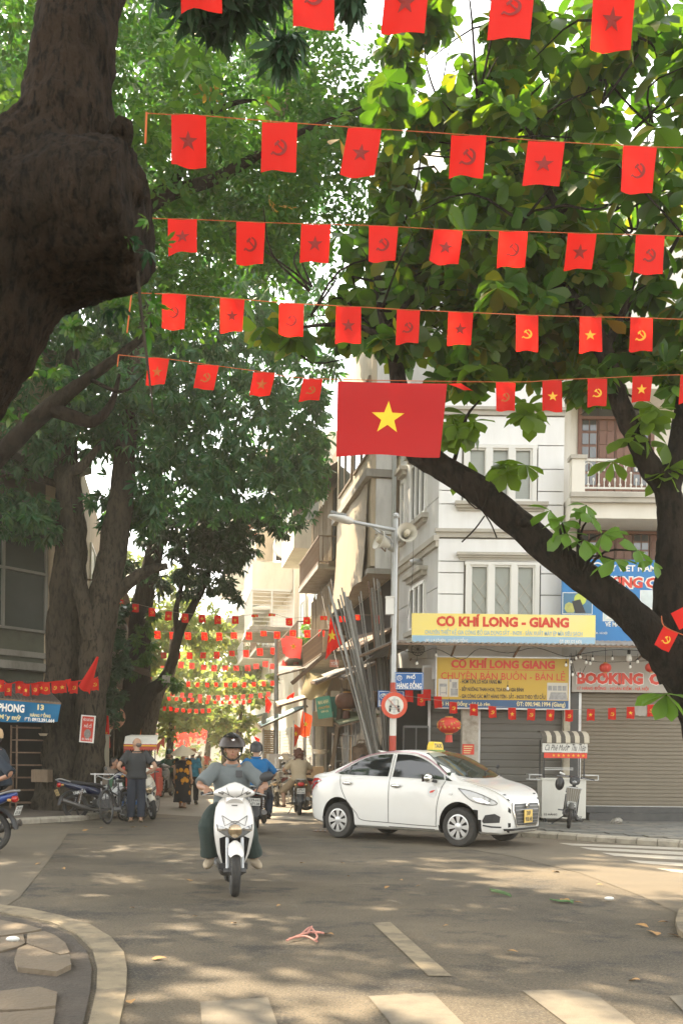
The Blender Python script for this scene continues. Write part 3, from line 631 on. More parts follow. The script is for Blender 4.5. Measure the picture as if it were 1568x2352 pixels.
cx_, cz_ = B.loc(1369, 1307); b = MB(); b.lathe([(.155, 0), (.155, .006), (.125, .006), (.125, 0)], Matrix.Translation((cx_, -.004, cz_)) @ Matrix.Rotation(R(90), 4, 'X'), 24, False); b.obj('logo', whitep, B.th, 0)
b = MB(); b.tube([(cx_-.06, -.01, cz_), (cx_-.02, -.01, cz_+.06), (cx_+.02, -.01, cz_), (cx_+.06, -.01, cz_-.05), (cx_+.07, -.01, cz_+.02), (cx_-.02, -.01, cz_-.06), (cx_-.06, -.01, cz_)], .012, 5, sm=4); b.obj('logo', redp, B.th)
# house numbers and notices on the rusty pillar
B = Board('notice', 'small red paper notice pasted on the rusty pillar', 'notice', 1061, 1709, 1088, 1733, Y0-.08, redp, .006)
for k in range(4): B.area(1064, 1713+k*5, 1085-2*k, 1715+k*5, creamp, .003)
B = Board('notice', 'dusty white street number plate at the back of the taxi sign', 'notice', 972, 1722, 1008, 1740, 21.5, greyb, .01); B.text('SỬA', 975, 1727, 990, 1737, blackp)
# air conditioner and meter boxes in the dim corner
def ac(label, px, py, Y, s=1., rz=0):
    th = thing('air_conditioner', label, 'air conditioner', P(px, py, Y), rz)
    MB().box((0, 0, .28*s), (.8*s, .3*s, .55*s)).obj('casing', mat('ac_casing', (.5, .48, .42), .5, dirt=.4, dcol=(.25, .2, .15)), th, 0)
    b = MB(); b.lathe([(.22*s, 0), (.22*s, .02), (.2*s, .02)], Matrix.Translation((-.1*s, -.15*s, .28*s)) @ Matrix.Rotation(R(90), 4, 'X'), 24, False)
    for k in range(6): b.bar((-.1*s+.2*s*math.cos(k*PI/6), -.165*s, .28*s+.2*s*math.sin(k*PI/6)), (-.1*s-.2*s*math.cos(k*PI/6), -.165*s, .28*s-.2*s*math.sin(k*PI/6)), .012*s)
    b.obj('fan_grille', black_m, th); MB().bar((-.3*s, 0, -.01), (-.3*s, .5*s, -.01), .04*s).bar((.3*s, 0, -.01), (.3*s, .5*s, -.01), .04*s).obj('bracket', rust, th, 0); return th
ac('old air conditioner unit tucked under the left end of the tin awning', 965, 1512, 22.9, .7)
for px, py, Y, lab in ((1068, 1545, 0, 0),): pass
mb1 = thing('meter_box', 'pale metal meter box on the wall behind the street name plate', 'box', P(985, 1600, 22.4)); MB().box((0, .1, .35), (.32, .2, .7)).obj('case', steel, mb1, 0); MB().box((0, -.005, .35), (.26, .012, .6)).obj('door', greyb, mb1, 0)
# cooker and steel cabinets in the gloom
for k, (px, py, w_, h, lab) in enumerate(((955, 1700, .55, .8, 'tall stainless cabinet with dark doors in the gloomy corner shop'), (985, 1760, .5, .7, 'low dented steel cabinet at the corner shop'))):
    th = thing('steel_cabinet', lab, 'cabinet', P(px, py, 22.2)); th.location.z = .1 if k else 1.15; hh = h if k else 1.0
    MB().box((0, .2, hh/2), (w_, .4, hh)).obj('body', mat('dull_steel', (.12, .12, .115), .4, .6, dirt=.4), th, 0); MB().box((-w_/4, -.01, hh/2), (w_*.44, .02, hh*.9)).obj('door', painted_dark, th, 0); MB().box((w_/4, -.01, hh/2), (w_*.44, .02, hh*.9)).obj('door', painted_dark, th, 0)
# ================================================================== houses along the side street
tan = mat('tan_render', (.50, .42, .30), .85, var=.12, scale=2, bump=.2, dirt=.45, dcol=(.25, .19, .13), dscale=1.2, stretch=(2, 2, .6))
cream2 = mat('haze_pale_render', (.80, .73, .61), .85, var=.1, scale=2, dirt=.35, dcol=(.36, .30, .22), dscale=1, stretch=(2, 2, .6))  # lightened to paint haze glow into the far houses
sheetm = mat('painted_panel', (.70, .69, .65), .6, var=.06, scale=3, dirt=.35, dcol=(.2, .19, .17), dscale=1.6, stretch=(2, 2, .5))
timber = mat('old_timber', (.17, .12, .075), .8, var=.3, scale=8, stretch=(6, 6, .8), dirt=.3)
bamboo = mat('split_bamboo', (.23, .17, .10), .8, var=.35, scale=10, stretch=(14, 14, .5))
redroof = mat('red_roof_edge', (.42, .13, .08), .7, var=.15); teal = mat('teal_sheet', (.07, .19, .19), .6, var=.2, dirt=.3); louvre = mat('blue_louvre', (.36, .47, .50), .6, var=.1)
old_tin = mat('old_tin_roof', (.17, .15, .13), .75, .2, var=.35, scale=6, dirt=.6, dcol=(.07, .05, .035), dscale=3)
canvas = mat('yellow_canvas', (.46, .38, .20), .9, var=.18, scale=3, dirt=.35, dcol=(.24, .19, .1), dscale=2)
tarp = mat('tan_tarp', (.36, .29, .19), .8, var=.1, scale=1.5, dirt=.4, dcol=(.3, .22, .14), dscale=.9, stretch=(2, 2, .5))
sdirR = V((-.17, 1, 0)).normalized()
class House:
    """row house; local x runs along the wall away from the camera (right side) and y points out to the street"""
    def __init__(s, label, p0, L, dirv, depth, H, m, side=1, name='row_house'):
        s.d = dirv; s.L = L; a = math.atan2(dirv.y, dirv.x); s.th = thing(name, label, 'house', (p0[0], p0[1], 0), a); s.s = side   # side 1: outward is +y
        MB().box((L/2, -side*depth/2, H/2+.05), (L-.04, depth, H)).obj('wall', m, s.th, 0)
    def b(s, name, m, x0, x1, y0, y1, z0, z1, par=None):
        return MB().box(((x0+x1)/2, s.s*(y0+y1)/2, (z0+z1)/2), (abs(x1-x0), abs(y1-y0), abs(z1-z0))).obj(name, m, par or s.th, 0)
    def window(s, x0, x1, z0, z1, m=None, y=.0, fr=None, louv=0):
        f = MB(); t = .06
        for x in (x0, x1, (x0+x1)/2): f.box((x, s.s*(y+.02), (z0+z1)/2), (t, .07, z1-z0))
        for z in (z0, z1): f.box(((x0+x1)/2, s.s*(y+.02), z), (x1-x0+t, .072, t))
        w_ = f.obj('window', fr or timber, s.th, 0); MB().box(((x0+x1)/2, s.s*(y+.012), (z0+z1)/2), (x1-x0-.03, .02, z1-z0-.03)).obj('pane', m or glass_d, w_, 0)
        if louv:
            for k in range(louv): MB().box(((x0+x1)/2, s.s*(y+.05), z0+(z1-z0)*(k+.5)/louv), (x1-x0, .02, .03), Matrix.Rotation(s.s*.5, 3, 'X')).obj('slat', fr or timber, w_, 0)
    def balcony(s, x0, x1, z, out, h=.95, m=None, pitch=.16, mm=None, vertical=True):
        s.b('balcony_slab', m or concrete, x0, x1, 0, out, z-.16, z)
        r_ = MB()
        for zz_ in (z+.06, z+h): r_.bar((x0, s.s*(out-.03), zz_), (x1, s.s*(out-.03), zz_), .04); r_.bar((x0+.02, 0, zz_), (x0+.02, s.s*out, zz_), .04); r_.bar((x1-.02, 0, zz_), (x1-.02, s.s*out, zz_), .04)
        rl = r_.obj('railing', mm or rust, s.th, 0)
        if vertical: ps = [(x0+k*pitch, out-.03) for k in range(int((x1-x0)/pitch)+1)]+[(x0+.02, k*pitch) for k in range(1, int(out/pitch))]; me = MB().bar((0, 0, z+.06), (0, 0, z+h), .018).mesh('bar', mm or rust, 0); [put('bar', me, rl, loc=(x, s.s*y, 0)) for x, y in ps]
        else:
            me = MB().bar((x0, s.s*(out-.03), 0), (x1, s.s*(out-.03), 0), .025).mesh('bar', mm or rust, 0); m2 = MB().bar((x0+.02, 0, 0), (x0+.02, s.s*out, 0), .025).mesh('bar', mm or rust, 0)
            for k in range(int(h/pitch)): put('bar', me, rl, loc=(0, 0, z+.06+k*pitch)); put('bar', m2, rl, loc=(0, 0, z+.06+k*pitch))
    def roof(s, x0, x1, z, out, drop, m, n=14, name='roof_sheet', y0=-.2):
        b = MB(); corrugated(b, (x0, s.s*y0, z), (x1, s.s*y0, z), (x1, s.s*out, z-drop), (x0, s.s*out, z-drop), n); o = b.obj(name, m, s.th, 40); return o
    def pipe(s, x, z0, z1, y=.08, r=.05, m=None): MB().tube([(x, s.s*y, z0), (x, s.s*y, z1)], r, 8).obj('drain_pipe', m or steel, s.th)
    def shop(s, x0, x1, z1=2.9, m=None, slats=True, mm=None):
        s.b('painted_opening', painted_dark, x0, x1, -.02, .02, .1, z1)  # flat panel; the shade of the shop is in its colour
        if slats:
            n = 18; me = MB().box(((x1-x0)/2, 0, 0), (x1-x0, .03, (z1-.1)/n*.82)).mesh('slat', mm or sheetm, 0); f = s.b('shutter', mm or sheetm, x0, x1, .02, .035, .1, z1)
            for k in range(n): put('slat', me, f, loc=(x0, s.s*.05, .1+(k+.5)*(z1-.1)/n))
wallX = lambda Y: 1.35-.17*(Y-26.2)
# H1: panelled upper storeys jutting over the pavement
h = House('tall old house with tan canvas side and stained panel end beside the loudspeakers', (wallX(25.7), 25.7), 6.5, sdirR, 5, 13.2, tan)
h.b('jetty', tan, .75, 6.3, .01, .62, 6.5, 13.2)
for z0, z1, m in ((11.2, 13.1, sheetm), (9.05, 11.15, sheetm), (8.85, 9.05, concrete), (7.35, 8.8, sheetm), (6.4, 7.3, sheetm)): h.b('end_panel', m, .68, .745, .03, .5 if m is sheetm else .62, z0, z1)
h.b('slab_edge', concrete, .62, 6.4, .0, .78, 8.84, 9.04); h.b('slab_edge', concrete, .6, 6.4, 0, .72, 6.28, 6.42)
for x in (1.0, 3.6): h.window(x, x+2.2, 9.6, 11.6, glass_d, .62)
b = MB(); k_ = 12
for i in range(k_+1):
    t = i/k_
    for j, (y, z) in enumerate(((.66, 8.8), (.68, 7.8), (.71, 7.0), (.80, 6.15))): b.v.append(V((1.0+5.1*t, y+.02*math.sin(t*17+j), z+.12*math.sin(t*9+j*2)*(j > 2)-.3*t*(j > 2))))
for i in range(k_):
    for j in range(3): a = i*4+j; b.f.append((a, a+1, a+5, a+4))
o = b.obj('canvas_sheet', tarp, h.th, 60)
for x in (.3, .55): h.pipe(x, .2, 12.5, .06, .045)
h.window(-.1, .5, 7.3, 8.7, glass_d, .0); h.window(-.1, .5, 9.3, 10.6, glass_d, .0)
h.b('painted_opening', painted_dark, .2, 6.3, -.02, .03, .1, 3.1); h.b('painted_gloom', painted_dark, .2, 6.2, .0, .05, 3.2, 6.2)  # flat panels painted near black as interior shade
# H2: bamboo blinds and dark tin roofs
h = House('narrow dark timber house with bamboo blinds and sagging tin eaves', (wallX(32.3), 32.3), 5.2, sdirR, 5, 12.5, timber)
h.roof(-.2, 5.4, 11.4, 1.5, 1.1, old_tin, 26, y0=.0); h.b('timber_gallery', timber, .1, 5.1, .02, .8, 7.6, 7.8)
me = MB().bar((0, 0, 0), (0, 0, 2.3), .04).mesh('bamboo_slat', bamboo, 0)
for z in (4.9, 7.9):
    bl = h.b('bamboo_blind', painted_dark, .2, 5.1, .55, .6, z, z+2.3)
    for k in range(44): put('bamboo_slat', me, bl, loc=(.22+k*.112, .66+.03*random.random(), z+random.uniform(-.2, .1)))
h.balcony(.1, 5.1, 7.7, 1.15, .9, concrete, .14); h.balcony(.1, 5.1, 4.75, 1.0, .8, concrete, .14)
h.shop(.2, 5.0, 2.8, slats=False)
# H3 cream
h = House('cream house with boxed balcony room and white drain pipe above the vine', (wallX(37.8), 37.8), 8.5, sdirR, 6, 13.8, cream2)
h.b('box_room', cream2, .8, 5, .02, 1.2, 9.5, 13.2); h.window(1.2, 3, 10.6, 12.4, blind, 1.2, upvc); h.window(3.3, 4.8, 10.6, 12.4, blind, 1.2, upvc); h.roof(.5, 5.4, 13.9, 1.9, .5, old_tin, 20)
h.b('end_window', blind, .77, .8, .25, 1.0, 10.6, 12.4)
h.balcony(.3, 8.2, 5.6, 1.1, 1., concrete, .2); h.window(5.5, 7.6, 6.2, 8.4, blind, .0, upvc); h.window(1, 3, 6, 8.2, blind, 0, upvc); h.pipe(.25, .3, 13.5, .1, .07, upvc); h.pipe(5.4, .3, 13, .1, .06, upvc); h.shop(.4, 8, 2.9)
# H4 hazy building with red eaves, louvred cage balcony
h = House('hazy house with red roof edge and caged balcony above the big translucent flag', (wallX(48), 48), 11, sdirR, 7, 13.6, cream2)
h.b('balcony_room', cream2, .6, 6, .02, 2.0, 9.6, 10.9); h.b('balcony_slab', concrete, .5, 6.1, .0, 2.1, 7.6, 7.75); h.b('parapet', cream2, .6, 6, 1.9, 2.0, 7.8, 8.0)
fr = h.b('cage_frame', upvc, .6, .66, .1, 1.98, 9.5, 9.6)
for k in range(9): h.b('cage_bar', upvc, .6, .63, .05, 1.98, 7.8+k*.2, 7.83+k*.2, fr)
for k in range(10): h.b('cage_bar', upvc, .7+k*.55, .74+k*.55, 1.95, 1.99, 7.8, 9.6, fr)
h.b('cage_post', upvc, .58, .64, .98, 1.06, 7.8, 9.6); h.b('end_window', painted_dark, .56, .6, .15, .85, 11, 12.5); h.b('window_board', tan, .54, .6, 1.0, 1.8, 10.95, 12.7)
b = MB(); b.lathe([(.5, 0), (.55, .05), (.5, .1), (.3, .02), (.1, -.02)], Matrix.Translation((.35, .5, 11.6)) @ Matrix.Rotation(R(-90), 4, 'Y'), 20); b.obj('satellite_dish', upvc, h.th)
h.window(1.2, 3.2, 11, 12.6, louvre, 2.0, upvc, 8); h.window(3.5, 5.6, 11, 12.6, louvre, 2.0, upvc, 8)
h.roof(.1, 8, 14.2, 2.9, 1.2, redroof, 24); h.b('roof_edge', redroof, .05, .12, -.2, 2.9, 13.0, 13.16)
h.b('upper_storey', cream, 4, 10.8, -3, .3, 13.5, 17.2); h.roof(3.6, 11, 17.6, 1.3, .3, sheetm, 20); h.window(5, 8, 14.4, 16.4, blind, .32, upvc)
h.shop(.4, 5, 2.9); h.shop(5.5, 10.5, 2.9); h.balcony(6.3, 10.8, 7.4, 1.3, 1., concrete, .2); h.roof(6, 11, 10.6, 1.8, .5, louvre, 14)
# H5, H6 further
h = House('faint tall house with stacked overhanging roofs at the far right of the street', (wallX(60), 60), 13, sdirR, 8, 15, cream2)
for z in (7.5, 10.5, 13.4): h.roof(0, 13, z+2.9, 2.6, .7, sheetm, 18); h.balcony(.3, 12.7, z, 1.6, 1., cream2, .3, upvc); h.window(1, 5, z+.3, z+2.2, blind, 0, upvc); h.window(7, 11, z+.3, z+2.2, blind, 0, upvc)
h.shop(1, 12, 3); h.roof(0, 12, 4.2, 2.2, .6, teal, 18)
h = House('palest far house past the stacked roofs', (wallX(75), 75), 16, sdirR, 8, 11, cream2)
h.roof(0, 16, 11.4, 2, .5, sheetm, 18); h.balcony(1, 15, 6, 1.3, 1, cream2, .35, upvc); h.window(2, 6, 6.4, 9, blind, 0, upvc); h.window(9, 13, 6.4, 9, blind, 0, upvc); h.shop(1, 14, 3)
# ---------------------------------------------------------------- left side
sdl = V((.6, .8, 0)).normalized(); green_wall = mat('mossy_green_wall', (.13, .135, .10), .9, var=.25, scale=2, bump=.3, dirt=.6, dcol=(.05, .05, .04), dscale=1.2)
h = House('dim green shop house with big gridded windows behind the double trunk', (-11.6, 21.0), 7.2, sdl, 5, 12, green_wall, -1)
steelw = mat('grey_window_bars', (.30, .29, .26), .5, .4, var=.1)
glass_g = mat('green_dull_glass', (.05, .06, .05), .25, var=.3, scale=2)
z0, z1 = 4.6, 7.6
f = MB()
for x in np.linspace(1.2, 6.3, 5): f.box((x, -.06, (z0+z1)/2), (.07, .1, z1-z0))
for z in (z0, (z0+z1)/2, z1): f.box((3.75, -.06, z), (5.2, .102, .07))
w_ = f.obj('window', steelw, h.th, 0)
for i in range(4):
    for j in range(2): MB().box((1.2+1.275*(i+.5), -.03, z0+1.5*(j+.5)), (1.2, .03, 1.42)).obj('pane', glass_g, w_, 0)
f = MB(); c0 = V((3.2, -.35, 5.0))
for dz in (0, 1.7): f.bar(c0+V((0, 0, dz)), c0+V((.9, -.1, dz)), .07)
for dx in (0, .9): f.bar(c0+V((dx, -.1*dx, 0)), c0+V((dx, -.1*dx, 1.7)), .07)
f.obj('open_casement', steelw, h.th, 0)
h.b('ledge', concrete, .3, 7.1, .0, .35, 3.55, 3.75); h.roof(.2, 7.0, 8.6, 1.2, .5, old_tin, 26); h.balcony(.3, 7, 8.9, 1.0, .9, concrete, .25)
h.b('painted_opening', painted_dark, .3, 7.0, -.02, .03, .1, 2.9); h.roof(.2, 6.9, 3.3, 1.3, .55, old_tin, 26, 'awning_sheet'); h.b('upper_wall', tan, 1, 7, .0, .03, 9, 11.8)
h.b('ledge_pipe', concrete, .4, 6.8, .03, .1, 3.9, 4.05)
h2 = House('warm hazy shop front behind the leaning dark tree', (-9.1, 39), 13, V((.17, -1, 0)).normalized(), 6, 9, tan)
h2.roof(0, 13, 4.2, 1.8, .5, old_tin, 24); h2.b('painted_opening', mat('warm_shop', (.22, .14, .08), .8, var=.5, scale=3), .5, 12.5, -.02, .02, .1, 3); h2.balcony(.5, 12, 5.2, 1.1, 1, concrete, .2); h2.window(2, 5, 5.6, 7.6, blind, 0, upvc); h2.window(7, 10, 5.6, 7.6, blind, 0, upvc)
h3 = House('pale far shop row left of the street end', (-13.6, 66), 26, V((.17, -1, 0)).normalized(), 8, 9, cream2)
h3.roof(0, 26, 4.4, 1.8, .6, redroof, 30); h3.shop(1, 12, 3); h3.shop(13, 25, 3); h3.balcony(1, 25, 5.4, 1.2, 1, concrete, .35); h3.window(3, 8, 5.8, 8, blind, 0, upvc); h3.window(14, 20, 5.8, 8, blind, 0, upvc)
h4 = House('washed out building closing the street at its bend', (-32, 128), 40, V((1, .1, 0)).normalized(), 8, 12, cream2, -1)
h4.roof(0, 40, 5, 2.5, .8, redroof, 30); h4.window(6, 12, 6, 10, blind, 0, upvc); h4.window(18, 24, 6, 10, blind, 0, upvc)
# ---------------------------------------------------------------- street furniture at the right corner
pole_m = mat('pole_grey', (.42, .43, .43), .4, .5, var=.08, scale=4, dirt=.2)
YP = 20.6
lp_ = thing('street_lamp', 'grey steel lamp post with bracket arm at the corner', 'street lamp', (P(899, 1850, YP).x, YP, .1))
pt = P(909, 1192, YP); b_ = lp_.location
wp(MB().tube([V(b_), V((pt.x, YP, pt.z))], [.065, .048], 14), 'pole', pole_m, lp_, 35)
wp(MB().ell((pt.x, YP, pt.z+.06), .07), 'finial', pole_m, lp_, 35)
a0, a1 = P(909, 1218, YP), P(806, 1198, YP-.3)
wp(MB().tube([a0, a1], [.045, .035], 10), 'arm', pole_m, lp_, 35); wp(MB().tube([P(906, 1262, YP), P(895, 1238, YP), P(870, 1222, YP-.1), P(855, 1210, YP-.15)], .02, 8, sm=4), 'brace', pole_m, lp_, 35)
b = MB(); q0, q1 = P(810, 1198, YP-.3), P(758, 1186, YP-.45); t_ = (q1-q0).normalized(); r_ = t_.cross(V((0, 0, 1))).normalized(); u_ = r_.cross(t_)
b.loft([[q0+t_*x+r_*w*math.cos(a)+u_*hh*math.sin(a) for a in np.linspace(0, 2*PI, 12, endpoint=False)] for x, w, hh in ((0, .05, .05), (.06, .09, .08), (.2, .11, .08), (.42, .12, .055), (.52, .06, .03))]); wp(b, 'lamp_head', mat('lamp_casing', (.6, .59, .55), .4, .2), lp_, 50)
fin = MB().box((0, 0, 0), (.012, .12, .05)).mesh('cooling_fin', pole_m, 0)
for k in range(10): o = put('cooling_fin', fin, lp_, loc=q0+t_*(.18+k*.033)+u_*.09-lp_.location); o.rotation_euler = (0, 0, math.atan2(t_.y, t_.x))
redw = mat('red_post_paint', (.45, .05, .025), .5, dirt=.2); wpaint = mat('white_post_paint', (.68, .66, .6), .5, dirt=.2)
def pz(py): return P(900, py, YP).z
def pc(z): t = (z-b_.z)/(pt.z-b_.z); return V(b_).lerp(V((pt.x, YP, pt.z)), t)
for y0, y1, m in ((1568, 1590, redw), (1650, 1690, wpaint), (1690, 1745, redw), (1745, 1800, wpaint), (1800, 1885, redw)):
    za, zb_ = max(.12, pz(y1)), pz(y0); wp(MB().tube([pc(za), pc(zb_)], .074-.002*za, 14), 'painted_band', m, lp_, 35)
def horn(label, px, py, rot, s, Yh=YP):
    c = P(px, py, Yh); th = thing('horn_loudspeaker', label, 'loudspeaker', c); M_ = Euler(rot).to_matrix().to_4x4()
    wm = mat('horn_white', (.66, .63, .55), .45, var=.06, dirt=.2); b = MB(); pr = [(.205, 0), (.21, .008), (.2, .016), (.15, .07), (.10, .15), (.065, .24), (.05, .30), (.0, .30)]
    b.lathe([(r_*s, -z*s) for r_, z in pr], M_, 28, False); b.lathe([(r_*s*.97, -z*s-.004) for r_, z in pr], M_, 28, False); b.obj('bell', wm, th)
    b = MB(); b.lathe([(.0, .03), (.055, .02), (.062, -.05), (.05, -.14), (.05, -.25)], M_, 20, False); b.obj('reflector', mat('horn_cone', (.5, .45, .34), .5), th)
    b = MB(); b.lathe([(.075*s, -.29*s), (.085*s, -.31*s), (.085*s, -.42*s), (.07*s, -.44*s)], M_, 20); b.obj('driver', pole_m, th); 
    b = MB(); b.tube([M_ @ V((0, .0, -.2*s)), M_ @ V((0, 0, -.2*s))+V((0, .15, -.12)), V((.0, .3, -.02))], .015, 6); b.obj('bracket', rust, th); return th
horn('white horn loudspeaker facing the crossing, right of the lamp post', 935, 1222, (R(82), 0, R(8)), 1.0, YP-.35)
horn('white horn loudspeaker turned away to the left of the lamp post', 868, 1240, (R(70), 0, R(-62)), .98, YP-.1)
th = thing('junction_box', 'white metal box strapped to the lamp post below the loudspeakers', 'box', P(886, 1411, YP-.12)); MB().box((.08, .08, .18), (.17, .14, .35)).obj('case', upvc, th, 0); MB().box((.08, .08, .365), (.19, .17, .02)).obj('lid', upvc, th, 0)
signblue = mat('street_sign_blue', (.008, .10, .33), .4, var=.08, dirt=.12, dcol=(.06, .15, .3))
def street_sign(label, x0, y0, x1, y1, Y, lines):
    B = Board('street_name_sign', label, 'sign', x0, y0, x1, y1, Y, signblue, .02); k = .9
    f = MB(); W_, H_ = (x1-x0)*B.k, (y1-y0)*B.k
    for z in (.02, H_-.02): f.box((W_/2, -.003, z), (W_-.04, .006, .008))
    for x in (.02, W_-.02): f.box((x, -.003, H_/2), (.008, .006, H_-.04))
    f.obj('border', whitep, B.th, 0)
    for t, a, b2, c, d in lines: B.text(t, a, b2, c, d, whitep, .03)
    lx, lz = B.loc(x0+11, y0+13); b = MB(); b.lathe([(.055, 0), (.055, .004), (.046, .004), (.046, 0)], Matrix.Translation((lx, -.002, lz)) @ Matrix.Rotation(R(90), 4, 'X'), 18, False)
    for q in (((-.03, .02), (.03, .02)), ((-.025, -.005), (.025, -.005)), ((-.018, .02), (-.024, -.035)), ((.018, .02), (.024, -.035)), ((-.035, .03), (0, .042)), ((.035, .03), (0, .042))): b.bar((lx+q[0][0], -.004, lz+q[0][1]), (lx+q[1][0], -.004, lz+q[1][1]), .006)
    b.obj('emblem', whitep, B.th, 0); return B
street_sign('blue street name plate PHỐ HÀNG ĐỒNG right of the lamp post', 905.5, 1544, 972, 1584, YP-.05, (('PHỐ', 933, 1547, 953, 1559), ('HÀNG ĐỒNG', 911, 1562, 967, 1581)))
street_sign('blue street name plate PHỐ LÒ RÈN half hidden behind the round traffic sign', 867, 1586, 928, 1624, YP+.12, (('PHỐ', 879, 1588, 897, 1600), ('LÒ RÈN', 870, 1604, 920, 1622)))
c = P(905, 1620, YP-.13); th = thing('traffic_sign', 'round red rimmed no cars sign with black car on the striped post', 'sign', c); rr = 30*YP/F
XM = Matrix.Rotation(R(90), 4, 'X')
b = MB(); b.lathe([(0, 0), (rr, 0), (rr, -.012), (0, -.012)], XM, 40, False); b.obj('disc', mat('sign_red', (.62, .07, .025), .4, var=.05, dirt=.12), th)
b = MB(); b.lathe([(0, .004), (rr*.70, .004)], XM, 40, False); b.obj('white_face', mat('sign_white', (.68, .66, .58), .45, dirt=.15), th)
b = MB(); q = lambda x, z: (x*rr, -.007, z*rr)
def line(p, w_=.035):
    for a, c2 in zip(p, p[1:]): b.bar(q(*a), q(*c2), w_*rr, .004)
line([(-.26, .02), (-.2, .4), (.28, .42), (.3, .0)], .05); line([(-.36, -.02), (-.26, .02), (.3, 0), (.42, -.06), (.42, -.3), (-.38, -.3), (-.36, -.02)], .06); line([(-.3, -.17), (.34, -.17)], .07)
for x in (-.33, .33): b.box(q(x, -.36), (.13*rr, .004, .26*rr))
for x in (-.27, .3): b.ell(q(x, -.1), (.085*rr, .003, .085*rr), None, 12)
b.obj('car_symbol', blackp, th, 0)
b = MB(); b.bar((-rr*.52, -.0085, rr*.52), (rr*.5, -.0085, -rr*.52), .16*rr, .004); b.obj('slash', MATS['sign_red'], th, 0)
MB().bar((0, .02, -rr*.6), (0, .02, rr*.6), .05).obj('bracket', steel, th, 0)
# bundles of metal pipes leaning on the corner shop
def pipes(label, top0, top1, bot0, bot1, n, r, sd):
    th = thing('pipe_bundle', label, 'pipes', P(*bot0)); random.seed(sd)
    pm = [mat('pipe_bright', (.32, .31, .28), .4, .35, var=.2, scale=6, dirt=.3), mat('pipe_dull', (.22, .205, .18), .5, .5, var=.3, scale=6, dirt=.4), mat('pipe_rust', (.2, .12, .08), .7, .3, var=.3, dirt=.4)]
    for i in range(n):
        t = (i+random.uniform(-.3, .3))/(n-1); a = P(*[top0[k]+(top1[k]-top0[k])*t for k in range(3)])+V((random.uniform(-.05, .05), random.uniform(-.2, .2), random.uniform(-.45, .25))); c = P(*[bot0[k]+(bot1[k]-bot0[k])*t for k in range(3)])+V((0, random.uniform(-.1, .1), 0))
        wp(MB().tube([c, a], r*random.uniform(.6, 1.2), 8), 'pipe', pm[random.choice((0, 0, 1, 1, 2))], th, 35)
    return th
pipes('thick bundle of long steel pipes leaning left over the street corner', (752, 1362, 23.6), (806, 1375, 23.8), (868, 1800, 23.0), (886, 1800, 23.1), 11, .025, 1)
pipes('upright bundle of thin grey pipes behind the lamp post', (846, 1340, 24.6), (872, 1350, 24.7), (886, 1780, 24.0), (906, 1780, 24.1), 12, .022, 2)
pipes('few thin loose rods standing between the two pipe bundles', (817, 1370, 24.2), (824, 1360, 24.3), (872, 1790, 23.6), (880, 1790, 23.6), 3, .02, 4)
# ---------------------------------------------------------------- awnings and goods of the right hand shops
def awning(label, a, b_, c, d, m, n=16, fm=rust, name='shop_awning'):
    """a-b back edge, d-c front edge, as photo points with depth"""
    a, b_, c, d = P(*a), P(*b_), P(*c), P(*d); th = thing(name, label, 'awning', (a+b_)/2)
    wp(corrugated(MB(), a, b_, c, d, n, .02), 'sheet', m, th, 40); f = MB(); dz = V((0, 0, -.05)); f.bar(d+dz, c+dz, .05); f.bar(a+dz, b_+dz, .05)
    for t in (0.01, .33, .66, .99): f.bar(a.lerp(b_, t)+dz, d.lerp(c, t)+dz, .04)
    wp(f, 'frame', fm, th); return th
awning('dark ribbed tin awning far up the right shops under the red flag rows', (748, 1522, 36), (705, 1524, 44), (628, 1530, 44), (640, 1548, 36), old_tin, 22)
awning('rusty tin awning above the yellow canvas sheet', (812, 1532, 26.5), (770, 1538, 30), (708, 1562, 30), (728, 1566, 26.5), old_tin, 16)
awning('pale sheet awning low over the shop with hanging flags', (735, 1592, 31), (712, 1594, 35), (632, 1612, 35), (640, 1620, 31), tan, 14)
awning('teal edged awning above the orange shutters', (706, 1620, 36), (680, 1624, 42), (592, 1660, 42), (600, 1668, 36), teal, 16)
awning('corrugated green roof over the tool shop doorway', (872, 1640, 24.8), (800, 1634, 28), (762, 1652, 28), (780, 1664, 24.8), mat('green_tin', (.16, .18, .1), .7, .2, var=.2, dirt=.4), 14)
awning('long rusty tin awning over the tool shop behind the pipe bundle', (905, 1440, 25.9), (812, 1462, 31.5), (775, 1490, 31.5), (830, 1482, 25.9), rust, 18)  # extra awning added to shade the sunlit shop panels below
awning('slim tin awning beside the pipes at first floor height', (862, 1520, 25.2), (812, 1530, 28), (770, 1552, 28), (790, 1556, 25.2), old_tin, 14)
def cloth_sheet(name, label, cat, corners, m, nx=10, ny=8, sag=.15, wv=.05, sd=0):
    p = [P(*c) for c in corners]; th0 = sum(p, V())/4; b = MB()     # corners: tl, tr, br, bl
    for i in range(nx+1):
        for j in range(ny+1):
            s_, t_ = i/nx, j/ny; q = (p[0].lerp(p[1], s_)).lerp(p[3].lerp(p[2], s_), t_); q = q+V((0, wv*math.sin(s_*9+t_*4+sd), -sag*math.sin(PI*s_)*t_+wv*.4*math.sin(s_*13+sd))); b.v.append(q-th0)
    b.f = [(i*(ny+1)+j, i*(ny+1)+j+1, (i+1)*(ny+1)+j+1, (i+1)*(ny+1)+j) for i in range(nx) for j in range(ny)]
    o = b.obj(name, m, None, 80, label=label, cat=cat, loc=th0); return o
cloth_sheet('canvas_sheet', 'yellowish canvas sheet sagging between the shop awnings', 'canvas', ((705, 1545, 29), (762, 1560, 27), (750, 1590, 27.5), (690, 1594, 30)), canvas, 12, 8, .18, .09)
